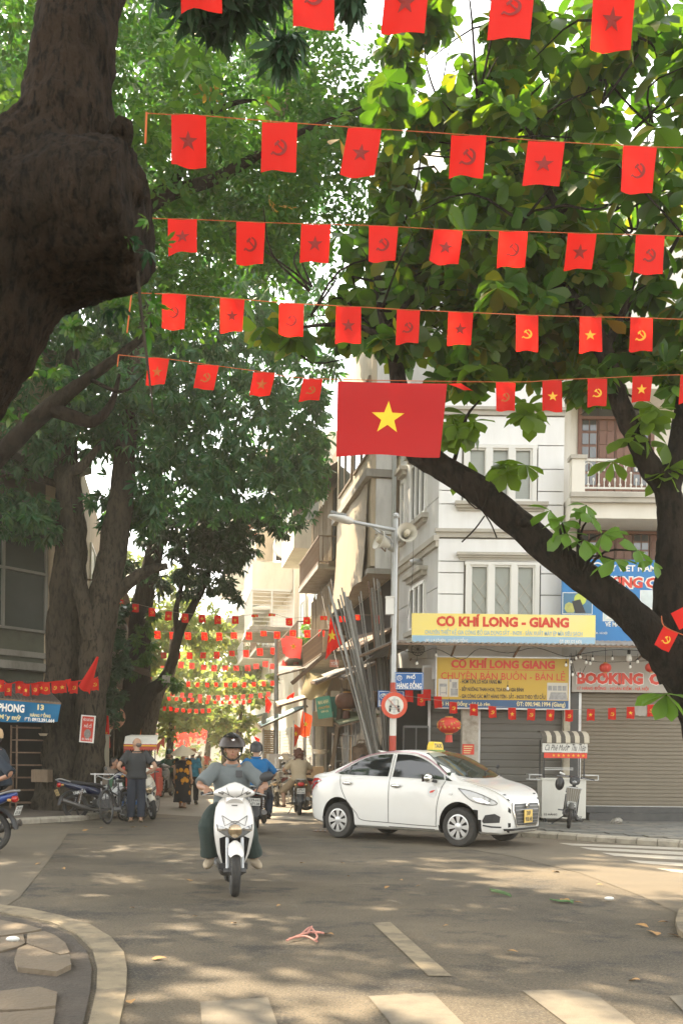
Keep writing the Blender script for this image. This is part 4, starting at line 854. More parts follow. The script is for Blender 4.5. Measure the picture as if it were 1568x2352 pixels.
cloth_sheet('canvas_sheet', 'small white ribbed cloth hanging off the pale awning corner', 'canvas', ((628, 1614, 33), (648, 1614, 33), (646, 1640, 33), (629, 1637, 33)), mat('grey_cloth', (.5, .46, .4), .9), 10, 4, .02, .03)
cloth_sheet('canvas_sheet', 'dirty white rag hanging from the teal awning', 'canvas', ((603, 1640, 37), (616, 1634, 37), (610, 1662, 37), (600, 1660, 37)), mat('grey_cloth'), 6, 4, .05, .04, 2)
MB().bar(P(670, 1570, 27.5), P(797, 1460, 27.0), .09).obj('awning_pole', rust, label='long dark pole slanting up across the awnings to the pipe bundle', cat='pole')
Bd = Board('shop_board', 'tilted green shop board with yellow lettering under the canvas', 'sign', 731, 1602, 765, 1652, 26.2, mat('green_board', (.05, .24, .14), .5, var=.15, dirt=.2), .05); Bd.th.rotation_euler = (0, R(-9), R(-12))
for t, a, b2, c, d in (('MAI ANH', 736, 1610, 760, 1619), ('CHUYÊN', 735, 1623, 761, 1630), ('0912', 740, 1634, 757, 1639)): Bd.text(t, a, b2, c, d, creamp if t[0] != 'C' else mat('orange_print', (.65, .3, .03), .5))
Bd = Board('shop_board', 'dark green board behind the tilted one', 'sign', 757, 1600, 773, 1648, 26.8, mat('dark_green_board', (.02, .12, .08), .5), .05)
Bd = Board('shop_board', 'small red and white board in the dim shop under the green sign', 'sign', 724, 1650, 752, 1665, 27.5, redp, .04); Bd.text('RỌT TÔN', 727, 1653, 749, 1662, greyb)
Bd = Board('shop_board', 'pink lettered board above the rusty awning', 'sign', 757, 1515, 778, 1532, 29, mat('pink_board', (.6, .25, .18), .5), .04); Bd.text('TÔN', 760, 1519, 775, 1528, whitep)
# orange shutters further on, wall posts, rods, lamp post
th = thing('roller_shutter', 'sunlit orange ribbed shutter beside the far lamp post', 'shutter', P(606, 1745, 39)); th.location.z = .1
osh = mat('orange_shutter', (.5, .33, .19), .6, var=.1); me = MB().box((.2, 0, .04), (.4, .04, .07)).mesh('slat', osh, 0)
for k in range(28): put('slat', me, th, loc=(0, 0, k*.085))
for x in (-.03, .43): MB().bar((x, 0, 0), (x, 0, 2.45), .06).obj('guide_rail', sheetm, th, 0)
th = thing('street_lamp', 'far grey lamp post with arm rising through the right hand awnings', 'street lamp', (P(634, 1770, 37).x, 37, .1)); p0 = V(th.location); p1 = P(635, 1455, 37)
wp(MB().tube([p0, p1], [.1, .07], 10), 'pole', pole_m, th, 35); wp(MB().tube([p1, P(590, 1450, 36.5)], [.05, .035], 8), 'arm', pole_m, th, 35); wp(MB().box(P(582, 1449, 36.4), (.5, .16, .09)), 'lamp_head', sheetm, th)
for k, (x, y0, y1, Y) in enumerate(((720, 1594, 1770, 29), (700, 1600, 1765, 34))):
    MB().tube([P(x, y1, Y), P(x, y0, Y)], .045, 8).obj('awning_post', steel, label=('thin steel post right of the hanging flags', 'second thin post left of the hanging flags')[k], cat='post')
# racks of metal goods
def rack(label, px, py, Y, w_, d, h_, levels, rz=0, m=None, sd=0, fill=True):
    o = G(px, py, .1) if Y is None else V((P(px, py, Y).x, Y, .1)); th = thing('metal_rack', label, 'rack', o, rz); m = m or steel; f = MB()
    for x in (0, w_):
        for y in (0, d): MB().bar((x, y, 0), (x, y, h_), .035).obj('upright', m, th, 0)
    r_ = random.Random(sd)
    for k in range(levels):
        z = .15+(h_-.2)*k/max(1, levels-1); s_ = MB()
        for y in (0, d): s_.bar((0, y, z), (w_, y, z), .03)
        for j in range(int(w_/.12)): s_.bar((j*.12, 0, z), (j*.12, d, z), .012)
        s_.obj('shelf', m, th, 0)
    return th
rack('crowded steel rack behind the beige rider', 672, 1790, 29.5, 1.0, .5, 1.3, 4, R(95)); rack('tall wire rack of bright metal goods right of the beige rider', 712, 1795, 28.2, .9, .5, 1.35, 5, R(100), sd=2); rack('low trolley rack by the kerb left of the beige rider', 640, 1790, 31.5, 1.0, .6, .85, 3, R(95), sd=3); rack('slim ladder-like rack leaning inside the tool shop', 795, 1760, 26.8, .5, .3, 2.0, 6, R(100), sd=4); rack('narrow hanging rack of chains by the tool shop door', 815, 1740, 25.9, .4, .2, 2.3, 7, R(100), sd=5)
random.seed(11)
goods = [('steel basin', 'bright round steel basin'), ]
def clutter(label, name, px, py, Y, kind, s, m):
    o = P(px, py, Y); th = thing(name, label, name.replace('_', ' '), o, random.uniform(-.4, .4))
    if kind == 'box':
        MB().box((0, 0, s*.35), (s, s*.7, s*.7)).obj('body', m, th, 0); b = MB()
        for x in (-.28, .28): b.box((x*s, 0, s*.705), (s*.4, s*.66, .012))
        b.obj('flap', m, th, 0)
    elif kind == 'basin':
        b = MB(); b.lathe([(.0, 0), (.3*s, 0), (.42*s, .2*s), (.48*s, .22*s), (.40*s, .2*s), (.28*s, .03*s), (0, .03*s)], None, 18, False); b.obj('bowl', m, th)
    elif kind == 'cyl':
        b = MB(); b.lathe([(0, 0), (.3*s, 0), (.3*s, .8*s), (.32*s, .82*s), (.1*s, .95*s), (0, .95*s)], None, 16, False); b.obj('drum', m, th); MB().tube([(.2*s, 0, .9*s), (.1*s, 0, 1.05*s), (-.1*s, 0, 1.05*s), (-.2*s, 0, .9*s)], .012, 6).obj('handle', rust, th)
    elif kind == 'planks':
        for k in range(6): MB().box((0, .05*k, s*.5), (.1, .03, s), Matrix.Rotation(.12+.02*k, 3, 'Y')).obj('plank', m, th, 0)
    return th
card = mat('cardboard', (.34, .24, .14), .85, var=.15)
for a in (('open cardboard box under the green board', 'cardboard_box', 742, 1668, 27, 'box', .55, card), ('pale carton on the awning behind the green board', 'cardboard_box', 780, 1618, 27.2, 'box', .5, tan), ('bright steel basin on the rack behind the beige rider', 'steel_basin', 665, 1745, 29.3, 'basin', .6, steel), ('stack top steel basin on the tall wire rack', 'steel_basin', 735, 1732, 28.4, 'basin', .6, steel),
          ('grey metal drum left of the racks', 'metal_drum', 655, 1785, 30.5, 'cyl', .7, steel), ('rusty drum inside the tool shop', 'metal_drum', 830, 1775, 25.6, 'cyl', .8, rust), ('leaning timber planks in the tool shop doorway', 'plank_stack', 772, 1778, 26.6, 'planks', 2.3, timber), ('dark planks behind the tool shop rack', 'plank_stack', 845, 1775, 25.4, 'planks', 2.1, rust), ('carton at the foot of the wire rack', 'cardboard_box', 722, 1790, 27.8, 'box', .5, card), ('tin trunk on the low trolley rack', 'tin_trunk', 640, 1768, 31.3, 'box', .7, steel)): clutter(*a)
lant_m = mat('lantern_red', (.55, .04, .02), .5, var=.15, scale=9); lant_o = mat('lantern_gold', (.55, .26, .05), .5, var=.4, scale=20)
def lantern(label, px, py, Y, w_, h_, m, gold=False, tassel=True):
    th = thing('paper_lantern', label, 'lantern', P(px, py, Y)); b = MB(); n = 24; vs = []
    for i in range(11):
        a = PI*i/10
        for j in range(n): r_ = w_*max(.25, math.sin(a)**.7)*(1+.03*math.cos(j*PI)); vs.append(V((r_*math.cos(2*PI*j/n), r_*math.sin(2*PI*j/n), -h_*math.cos(a))))
    b.add(vs, [(i*n+j, i*n+(j+1) % n, (i+1)*n+(j+1) % n, (i+1)*n+j) for i in range(10) for j in range(n)]); b.obj('body', m, th)
    for z in (-h_*1.03, h_*1.03): MB().cyl((0, 0, z-.012), (0, 0, z+.012), w_*.35).obj('cap', lant_o, th)
    if tassel: MB().tube([(0, 0, -h_), (0, 0, -h_*1.25)], .01, 5).obj('tassel_cord', lant_o, th); MB().tube([(0, 0, -h_*1.2), (0, 0, -h_*2.1)], [w_*.28, w_*.34], 10).obj('tassel', m, th)
    MB().tube([(0, 0, h_), (0, 0, h_+.4)], .006, 5).obj('cord', black_m, th)
    if gold: 
        g = MB(); r_ = random.Random(5)
        for k in range(26): a = r_.uniform(PI, 2*PI); z = r_.uniform(-.5, .5); rr_ = w_*math.sqrt(1-z*z)*1.03; g.ell((rr_*math.cos(a), rr_*math.sin(a), z*h_), (.02, .012, .02), None, 6)
        o = g.obj('gold_pattern', lant_o, th); o['kind'] = 'stuff'
    return th
lantern('big red lantern with gold pattern and tassel hanging before the graffitied shutter', 1030.5, 1666, 21.0, .235, .17, lant_m, True)
lantern('red lantern in front of the letter O of the white BOOKING sign', 1389, 1534, 21.4, .125, .1, lant_m); lantern('red lantern half behind the trunk, right of the other one', 1494, 1533, 21.4, .125, .1, lant_m, tassel=False)
lantern('dark brown lantern hanging in the shade beside the pipe bundle', 796, 1610, 26, .3, .22, mat('brown_lantern', (.12, .05, .03), .7))
# festoon of bulbs under the awning
bulb_m = mat('milky_bulb', (.72, .7, .64), .3)
def bulb(label, px, py, Y, s=1.):
    th = thing('light_bulb', label, 'light bulb', P(px, py, Y), group='unlit bulbs strung under the tin awning'); b = MB(); b.lathe([(0, -.07*s), (.03*s, -.06*s), (.04*s, -.03*s), (.03*s, .01*s), (.018*s, .03*s)], None, 12, False); b.obj('glass', bulb_m, th)
    MB().cyl((0, 0, .025*s), (0, 0, .085*s), .02*s, .02*s, 8).obj('socket', black_m, th); MB().tube([(0, 0, .08*s), (0, 0, .2*s)], .004, 4).obj('flex', black_m, th); return th
for i, (x, y) in enumerate(sorted(((1001, 1503), (957, 1522), (1299, 1526), (1165, 1580), (1310, 1519), (1322, 1510), (1332, 1508), (1345, 1520), (1354, 1522), (1360, 1512), (1405, 1511), (1463, 1518), (1314, 1548), (1331, 1551), (1446, 1530)))):
    bulb('unlit milky bulb, %s from left under the tin awning' % ('first second third fourth fifth sixth seventh eighth ninth tenth eleventh twelfth thirteenth fourteenth fifteenth'.split()[i]), x, y, 21.3, .75)
bulb('larger milky lamp among the small bulbs in front of the BOOKING sign', 1443, 1508, 21.4, 1.7)
def cable(label, pts, r=.008, m=black_m, sag=0): 
    b = MB(); b.tube([P(*p) for p in pts], r, 5, True, 4); return b.obj('cable', m, label=label, cat='cable')
cable('black cable festoon looping under the front edge of the awning', ((900, 1488, 21.2), (960, 1500, 21.2), (1001, 1490, 21.2), (1060, 1515, 21.3), (1100, 1490, 21.3), (1165, 1500, 21.3), (1230, 1488, 21.3), (1299, 1508, 21.3), (1345, 1500, 21.4), (1420, 1492, 21.4), (1520, 1500, 21.4)))
cable('straight dark wire carrying bulbs before the BOOKING sign', ((1306, 1505, 21.4), (1370, 1520, 21.4), (1450, 1519, 21.4), (1540, 1515, 21.4)), .006)
cable('thin wire drooping from the sign corner past the cream post', ((1310, 1500, 21.5), (1318, 1540, 21.5), (1330, 1556, 21.5), (1344, 1530, 21.5)), .006)
for k, q in enumerate((((1180, 1180, 20.6), (1000, 1300, 22), (930, 1370, 24)), ((760, 1330, 30), (800, 1560, 26), (880, 1700, 24)), ((735, 1350, 34), (790, 1600, 26)))): cable(('thin grey wire along the white house side', 'slack wire slanting behind the pipe bundle', 'second slack wire crossing above the awnings')[k], q if k else ((950, 1060, 22.6), (948, 1300, 22.6), (935, 1420, 22.5)), .006)
# ================================================================== trees
def bark(name, col, dcol, s=1.):
    m = mat(name, col, .95, spec=.12, var=.45, scale=5*s, stretch=(1, 1, .3), bump=1., bscale=16*s, dirt=.85, dcol=dcol, dscale=1.3*s); n = m.node_tree.nodes; l = m.node_tree.links; b = n['Principled BSDF']
    bp = [x for x in n if x.type == 'BUMP'][0]; bp.inputs['Distance'].default_value = .06; src = b.inputs['Base Color'].links[0].from_socket; co = [x for x in n if x.type == 'MAPPING'][0].outputs[0]
    fz = n.new('ShaderNodeTexNoise'); fz.inputs['Scale'].default_value = 15*s; fz.inputs['Detail'].default_value = 5; fz.inputs['Roughness'].default_value = .65; l.new(co, fz.inputs[0]); mr = n.new('ShaderNodeMapRange'); mr.inputs[1].default_value = .38; mr.inputs[2].default_value = .52; mr.inputs[3].default_value = .9; mr.inputs[4].default_value = 0; l.new(fz.outputs[0], mr.inputs[0])
    mx = n.new('ShaderNodeMix'); mx.data_type = 'RGBA'; l.new(mr.outputs[0], mx.inputs[0]); l.new(src, mx.inputs[6]); mx.inputs[7].default_value = (*[c*.45 for c in dcol], 1); l.new(mx.outputs[2], b.inputs['Base Color']); l.new(fz.outputs[0], bp.inputs['Height']); return m
bark_dark = bark('dark_bark', (.026, .02, .014), (.010, .009, .007)); bark_grey = bark('grey_bark', (.062, .05, .036), (.02, .018, .013)); bark_near = bark('near_bark', (.034, .023, .014), (.012, .010, .007), 2.6)  # near bark coloured darker to carry the shade of its crown
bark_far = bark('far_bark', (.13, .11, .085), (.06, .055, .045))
leaf_bang = sheer('broad_leaf', [(.032, .085, .018), (.05, .12, .02), (.065, .14, .022), (.11, .18, .025), (.036, .09, .024), (.20, .19, .03)], .54, .36, tcol=(1.8, 1.9, .4))
leaf_fresh = sheer('fresh_leaf', [(.10, .22, .035), (.14, .26, .04), (.08, .19, .03)], .5, .38, tcol=(1.3, 1.4, .6))
leaf_mid = sheer('small_leaf', [(.045, .13, .025), (.06, .17, .03), (.10, .21, .03), (.05, .14, .03), (.12, .2, .03)], .45, .4, tcol=(1.1, 1.3, .5))
leaf_blue = sheer('blue_green_leaf', [(.030, .10, .052), (.045, .135, .068), (.065, .165, .08), (.035, .11, .045), (.08, .17, .05)], .5, .3, tcol=(1.4, 1.6, .6))
leaf_dark = sheer('dark_leaf', [(.02, .06, .025), (.03, .085, .03)], .3, .45)
leaf_far = sheer('haze_pale_leaf', [(.17, .25, .10), (.22, .29, .11), (.27, .31, .12), (.32, .31, .11)], .5, .5, tcol=(1.3, 1.35, .7))  # paled so the colour carries haze over distant crowns
leaf_gold = sheer('yellow_leaf', [(.42, .27, .04), (.36, .2, .03)], .45, .5)

def tpl_leaf(l=1., wd=.42, fold=.12, droop=.12, tip=.0, ob=.6, seg=3):
    """one leaf: base at the origin, grows along +x, folded along the midrib; ob = where it is widest"""
    v = [(0, 0, 0)]; f = []; k = 0; xs = np.linspace(0, 1, seg+2)[1:-1]
    rows = []
    for x in xs:
        w_ = wd/2*math.sin(PI*(x**(math.log(.5)/math.log(ob))))**.6; z = -droop*x*x*l; i = len(v)
        v += [(x*l, -w_*l, z+fold*w_*l), (x*l, 0, z), (x*l, w_*l, z+fold*w_*l)]; rows.append(i)
    v.append((l, 0, -droop*l-tip)); t = len(v)-1; i = rows[0]
    f += [(0, i, i+1), (0, i+1, i+2)]
    for a, b in zip(rows, rows[1:]): f += [(a, b, b+1), (a, b+1, a+1), (a+1, b+1, b+2), (a+1, b+2, a+2)]
    i = rows[-1]; f += [(i, t, i+1), (i+1, t, i+2)]
    return np.array(v, float), np.array(f)
def compose(tpls):
    vs, fs, k = [], [], 0
    for (v, f), M in tpls:
        M = np.array(M); vs.append(v @ M[:3, :3].T+M[:3, 3]); fs.append(f+k); k += len(v)
    return np.concatenate(vs), np.concatenate(fs)
def rosette(leaf, n, tilt=25, spread=360, rnd=0, sc_=(.75, 1.05)):
    r_ = random.Random(rnd); out = []
    for i in range(n):
        s = r_.uniform(*sc_); out.append((leaf, Matrix.Rotation(R(spread*i/n+r_.uniform(-12, 12)), 4, 'Z') @ Matrix.Rotation(R(tilt+r_.uniform(-18, 18)), 4, 'Y') @ Matrix.Rotation(R(r_.uniform(-25, 25)), 4, 'X') @ Matrix.Scale(s, 4)))
    return compose(out)
def pinnate(leaf, n, L=1., rnd=0):
    r_ = random.Random(rnd); out = []
    for i in range(n):
        x = L*(.2+.8*i/(n-1)) if n > 1 else 0; s = -1 if i % 2 else 1
        a = 8 if i == n-1 else 58*s
        out.append((leaf, Matrix.Translation((x, 0, -.12*x*x)) @ Matrix.Rotation(R(a+r_.uniform(-10, 10)), 4, 'Z') @ Matrix.Rotation(R(r_.uniform(0, 30)), 4, 'Y') @ Matrix.Rotation(R(r_.uniform(-25, 25)), 4, 'X') @ Matrix.Scale(r_.uniform(.8, 1.1), 4)))
    return compose(out)
L_bang = tpl_leaf(1, .56, .22, .18, 0, .68, 4); L_simple = tpl_leaf(1, .5, .2, .15, 0, .5, 2); L_lance = tpl_leaf(1, .26, .2, .25, .0, .55, 2)
T_bang = [rosette(L_bang, 6, 25, rnd=i) for i in range(4)]
T_pin = [pinnate(L_simple, 7, 2.6, i) for i in range(4)]
T_digit = [rosette(L_lance, 7, 38, rnd=10+i, sc_=(.7, 1.1)) for i in range(4)]
T_bunch = [rosette(L_simple, 5, 15, rnd=20+i) for i in range(3)]
def rand_rot(n, g, tilt=50):
    """random yaw, limited tilt: rosettes face mostly upward and outward"""
    yaw = g.uniform(0, 2*PI, n); tl = np.abs(g.normal(0, R(tilt), n)); az = g.uniform(0, 2*PI, n)
    ax = np.stack([np.cos(az), np.sin(az), np.zeros(n)], 1); c, s = np.cos(tl), np.sin(tl); C = 1-c
    K = np.zeros((n, 3, 3)); x, y, z = ax.T
    K[:, 0, 0] = c+x*x*C; K[:, 0, 1] = x*y*C; K[:, 0, 2] = y*s; K[:, 1, 0] = x*y*C; K[:, 1, 1] = c+y*y*C; K[:, 1, 2] = -x*s; K[:, 2, 0] = -y*s; K[:, 2, 1] = x*s; K[:, 2, 2] = c
    Z = np.zeros((n, 3, 3)); Z[:, 0, 0] = np.cos(yaw); Z[:, 0, 1] = -np.sin(yaw); Z[:, 1, 0] = np.sin(yaw); Z[:, 1, 1] = np.cos(yaw); Z[:, 2, 2] = 1
    return K @ Z
def scatter(tpls, pos, size, g, tilt=50, svar=.3):
    vs, fs, k = [], [], 0; which = g.integers(0, len(tpls), len(pos)); Rm = rand_rot(len(pos), g, tilt); s = size*g.uniform(1-svar, 1+svar, len(pos))
    for i, (v, f) in enumerate(tpls):
        q = np.where(which == i)[0]
        if not len(q): continue
        w_ = np.einsum('nij,vj->nvi', Rm[q]*s[q, None, None], v)+pos[q][:, None, :]
        vs.append(w_.reshape(-1, 3)); fs.append((f[None]+(np.arange(len(q))*len(v))[:, None, None]+k).reshape(-1, 3)); k += len(q)*len(v)
    return np.concatenate(vs), np.concatenate(fs)
def blob_points(blobs, n, g, shell=.55):
    """points in ellipsoids (centre, radii[, weight]); more of them near the surface, with clumps and gaps"""
    w_ = np.array([b[1][0]*b[1][1]*b[1][2]*(b[2] if len(b) > 2 else 1.) for b in blobs])**.7; w_ /= w_.sum(); out = []
    for b, k in zip(blobs, (w_*n).astype(int)):
        nc = max(3, k//9); d = g.normal(size=(nc, 3)); d /= np.linalg.norm(d, axis=1)[:, None]; r_ = g.uniform(shell**3, 1, nc)**(1/3)
        c = d*r_[:, None]; p = c[g.integers(0, nc, k)]+g.normal(0, .13, (k, 3)); out.append(p*np.array(b[1])+np.array(b[0]))
    return np.concatenate(out)
def pix_blobs(L): return [(tuple(P(px, py, Y)), (rx*Y/F, ry_, rz*Y/F), *(q or ())) for px, py, Y, rx, rz, ry_, *q in L]
def canopy(th, tpls, blobs, n, size, m, seed, tilt=50, shell=.5, name='foliage', svar=.3, clip=None):
    g = np.random.default_rng(seed); p = blob_points(blobs, n, g, shell)
    if clip is not None: p = p[clip(p)]
    v, f = scatter(tpls, p, size, g, tilt, svar); v = v-np.array(th.location)
    return put(name, npmesh(name, v, f, m, True), th, kind='stuff')
def to_pix(p):
    """photo pixel of world points, used only to thin foliage where the street is open to the sky"""
    x = p[:, 0]/p[:, 1]; z = (p[:, 2]-CH)/p[:, 1]; return CX+F*(x*cR+z*sR), HY-F*(-x*sR+z*cR)
def limb(th, pts, r, m, name='branch', n=10, sm=5, jit=.22, seed=0, lab=None):
    b = MB().tube(pts, r, n, True, sm, jit, seed); return wp(b, name, m, th, 60, label=lab)
def PX(*a): return [P(x, y, Y) for x, y, Y in a]
def twigs(th, starts, g, m, n=3, L=1.2, r=.02, name='twig'):
    b = MB()
    for s in starts:
        for k in range(n):
            d = V(g.normal(size=3)); d.z = abs(d.z)*.6+.1; d.normalize(); p = [V(s), V(s)+d*L*.5+V(g.normal(0, .1, 3)), V(s)+d*L+V(g.normal(0, .15, 3))-V((0, 0, .1))]
            b.tube(p, [r, r*.7, r*.35], 5, False, 3)
    return wp(b, name, m, th, 60, kind='stuff')
OPEN = [(790, 90, 70, 110), (975, 275, 60, 55), (1000, 320, 45, 40), (1150, 530, 60, 40), (1395, 480, 35, 45), (1110, 100, 45, 28), (1250, 180, 45, 30), (1390, 215, 55, 28), (1270, 300, 40, 25), (1450, 260, 30, 28), (1530, 380, 40, 45), (1440, 490, 45, 40), (1075, 215, 20, 16), (1340, 130, 22, 16), (1010, 560, 28, 18), (1220, 420, 25, 20), (870, 340, 30, 30)]
def thin(keep):
    def f(p):
        x, y = to_pix(p); ok = np.ones(len(p), bool); g = np.random.default_rng(5)
        for cx_, cy_, a, b in OPEN: ok &= ~(((x-cx_)/a)**2+((y-cy_)/b)**2 < 1.)|(g.random(len(p)) < keep)
        return ok
    return f
# ------------------------------------------------------------------ forked broad-leaved tree at the right edge
tr = thing('broad_leaved_tree', 'dark forked tree at the right edge with big oval leaves and long left limb', 'tree', G(1640, 2110))
limb(tr, PX((1730, 2110, 10.6), (1700, 1850, 10.6), (1640, 1660, 10.6), (1580, 1540, 10.5), (1560, 1480, 10.5)), [.42, .36, .34, .30, .24], bark_dark, 'trunk', 16, seed=1)
limb(tr, PX((1585, 1560, 10.5), (1510, 1478, 10.45), (1430, 1395, 10.5), (1320, 1310, 10.6), (1215, 1225, 10.7), (1110, 1135, 10.8), (1000, 1065, 10.9), (945, 1020, 11), (925, 930, 11.1), (905, 820, 11.2), (880, 720, 11.4), (868, 640, 11.6)), [.25, .195, .165, .16, .155, .15, .145, .135, .10, .085, .07, .045], bark_dark, 'limb', 14, 6, .16, 2)
limb(tr, PX((1570, 1560, 10.6), (1545, 1440, 10.6), (1542, 1300, 10.6), (1543, 1200, 10.6), (1530, 1120, 10.6), (1490, 1070, 10.6), (1455, 1000, 10.6), (1425, 930, 10.6), (1395, 830, 10.6), (1355, 745, 10.6), (1295, 665, 10.7), (1245, 615, 10.8)), [.25, .22, .17, .15, .135, .12, .105, .10, .095, .085, .075, .065], bark_dark, 'limb', 14, 6, .16, 3)
limb(tr, PX((1530, 1140, 10.6), (1553, 1060, 10.7), (1568, 950, 10.8), (1600, 760, 11), (1580, 560, 11.2)), [.13, .12, .11, .09, .06], bark_dark, 'limb', 12, 5, .16, 4)
limb(tr, PX((1245, 610, 10.8), (1285, 560, 10.9), (1285, 490, 11), (1255, 430, 11.1), (1230, 330, 11.4), (1180, 250, 11.6)), [.05, .05, .045, .04, .03, .015], bark_dark, 'branch', 8, 5, .1, 5)
limb(tr, PX((1248, 615, 10.8), (1200, 570, 10.9), (1120, 540, 11), (1010, 555, 11.2)), [.045, .035, .03, .012], bark_dark, 'branch', 7, 5, .1, 6)
limb(tr, PX((1390, 800, 10.6), (1440, 700, 10.7), (1500, 640, 10.8), (1560, 540, 11)), [.05, .04, .035, .02], bark_dark, 'branch', 7, 5, .1, 7)
limb(tr, PX((905, 820, 11.2), (850, 760, 11.3), (760, 745, 11.5), (640, 760, 11.7)), [.04, .035, .025, .01], bark_dark, 'branch', 7, 5, .1, 8)
limb(tr, PX((890, 760, 11.2), (950, 680, 11.1), (1040, 640, 11)), [.035, .03, .012], bark_dark, 'branch', 7, 5, .1, 9)
limb(tr, PX((1285, 500, 11), (1340, 420, 11), (1440, 390, 11)), [.03, .025, .01], bark_dark, 'branch', 7, 4, .1, 10)
limb(tr, PX((1030, 1085, 10.9), (1045, 1050, 10.85), (1070, 960, 10.8), (1100, 920, 10.8)), [.03, .025, .018, .008], bark_dark, 'branch', 6, 4, .1, 11)
for k in range(5): wp(MB().ell(P(1200+k*70, 1225+k*55, 10.6)+V((0, -.05, .1)), (.07, .06, .05), None, 7), 'bark_knot', bark_dark, tr, 60)
BB = pix_blobs([(1240, 180, 11.5, 260, 190, 2.2), (1450, 330, 11.2, 230, 260, 2.0), (1120, 400, 11.2, 210, 150, 1.6), (960, 330, 11.8, 130, 150, 1.4, 1.), (1300, 560, 11.1, 280, 130, 1.5), (1000, 560, 11.4, 260, 130, 1.6), (850, 650, 11.6, 190, 110, 1.4), (1120, 700, 11.2, 280, 120, 1.4),
    (1010, 790, 11.3, 250, 70, 1.1), (720, 770, 11.8, 170, 60, 1.0), (1500, 640, 11, 130, 150, 1.3), (1340, 790, 11, 200, 70, 1), (1530, 850, 11, 90, 110, 1), (1440, 110, 10.6, 200, 150, 1.5), (1110, 120, 11.6, 140, 160, 1.6), (880, 520, 11.6, 130, 110, 1.3)])
low = pix_blobs([(1090, 985, 10.9, 105, 75, .5), (1190, 950, 10.8, 60, 60, .4), (1100, 1085, 10.7, 70, 45, .35), (1190, 1100, 10.6, 45, 45, .3), (1480, 980, 10.5, 80, 80, .4), (1530, 1080, 10.4, 50, 60, .4), (830, 1062, 10.9, 30, 20, .2), (920, 1068, 10.9, 25, 18, .2), (1420, 1050, 10.5, 40, 40, .3)])
canopy(tr, T_bang, BB, 1150, .27, leaf_bang, 11, 50, .2, clip=thin(.03))
canopy(tr, T_bang, pix_blobs([(960, 180, 11.8, 70, 90, .8), (1000, 240, 11.6, 90, 60, .8), (1060, 60, 11.6, 110, 70, .8), (900, 430, 11.6, 90, 60, .8), (1110, 470, 11.2, 120, 60, .8)]), 130, .25, leaf_bang, 15, 50, .1)
canopy(tr, T_bang, pix_blobs([(1250, 750, 11, 230, 80, 1.1), (1050, 850, 11, 150, 45, .8), (1430, 720, 11, 140, 110, 1.1), (1150, 640, 11.2, 220, 80, 1.1), (1390, 870, 10.9, 110, 50, .7)]), 330, .27, leaf_bang, 12, 50, .1)
# leaves one can pick out singly: the lowest rosettes and those along the limb
gl = np.random.default_rng(4); lm = []
for i, (mm, nm) in enumerate(((leaf_bang, 'leaf'), (leaf_fresh, 'leaf'), (leaf_gold, 'leaf'))):
    lm.append(npmesh(nm, L_bang[0], L_bang[1], mm, True))
def single_leaves(th, centres, per, size, choose, tilt0=18):
    for c in centres:
        c = V(c); ax = V((gl.normal(0, .45), gl.normal(0, .45)-.25, 1)).normalized().to_track_quat('Z', 'Y'); a0 = gl.uniform(0, 360); n = per+int(gl.integers(-1, 2))
        for i in range(n):
            q = ax @ Quaternion((0, 0, 1), R(a0+360*i/n+gl.uniform(-15, 15))) @ Quaternion((0, 1, 0), R(tilt0+gl.uniform(-22, 22))) @ Quaternion((1, 0, 0), R(gl.uniform(-30, 30)))
            o = put('leaf', lm[choose()], th, loc=c-th.location); o.rotation_mode = 'QUATERNION'; o.rotation_quaternion = q; s = size*gl.uniform(.75, 1.15); o.scale = (s, s, s)
lp = blob_points(low, 40, np.random.default_rng(8), .2)
single_leaves(tr, lp, 6, .27, lambda: 0)
fresh = [P(*a) for a in ((1262, 1172, 10.3), (1345, 1160, 10.35), (1355, 1185, 10.3), (1300, 1225, 10.3), (1340, 1240, 10.25), (1385, 1225, 10.3), (1410, 1285, 10.2), (1465, 1265, 10.25), (1290, 1200, 10.3))]
single_leaves(tr, fresh, 5, .26, lambda: 1); single_leaves(tr, [P(1528, 1595, 10.1)], 6, .3, lambda: 1, 30); single_leaves(tr, [P(1547, 885, 10.3), P(1500, 1290, 10.3)], 4, .2, lambda: 1)
single_leaves(tr, [P(1190, 330, 10.6), P(1390, 735, 10.4), P(780, 320, 11), P(1290, 640, 10.6)], 2, .25, lambda: 2)
b = MB()
for c in fresh: b.tube([P(1330, 1330, 10.5) if c.x > 2.2 else P(1290, 1285, 10.5), (V(c)+P(1310, 1270, 10.4))/2, c], [.02, .014, .008], 5, False, 3)
b.tube(PX((1568, 1655, 10.4), (1545, 1620, 10.2), (1528, 1595, 10.1)), [.015, .01, .008], 5, False)
wp(b, 'twig', bark_dark, tr, 60)
canopy(tr, T_bang, [((5.5, 11, 8.5), (2.2, 3, 2.2)), ((6.5, 8, 8), (2.5, 2.5, 2)), ((4.8, 13.5, 10), (2.5, 2, 1.5))], 420, .3, leaf_bang, 19, 50, .2)
twigs(tr, blob_points(BB, 60, np.random.default_rng(2), .1), np.random.default_rng(3), bark_dark, 2, 1.1, .016)
b = MB()
for q in (((1085, 1110, 10.7), (1100, 1160, 10.65), (1125, 1200, 10.65), (1140, 1235, 10.6)), ((1112, 1185, 10.6), (1090, 1215, 10.6), (1060, 1245, 10.6)), ((1055, 1090, 10.7), (1065, 1140, 10.6), (1105, 1170, 10.6), (1125, 1105, 10.6))): b.tube(PX(*q), .008, 4, False, 3)
wp(b, 'vine', bark_dark, tr, 60)

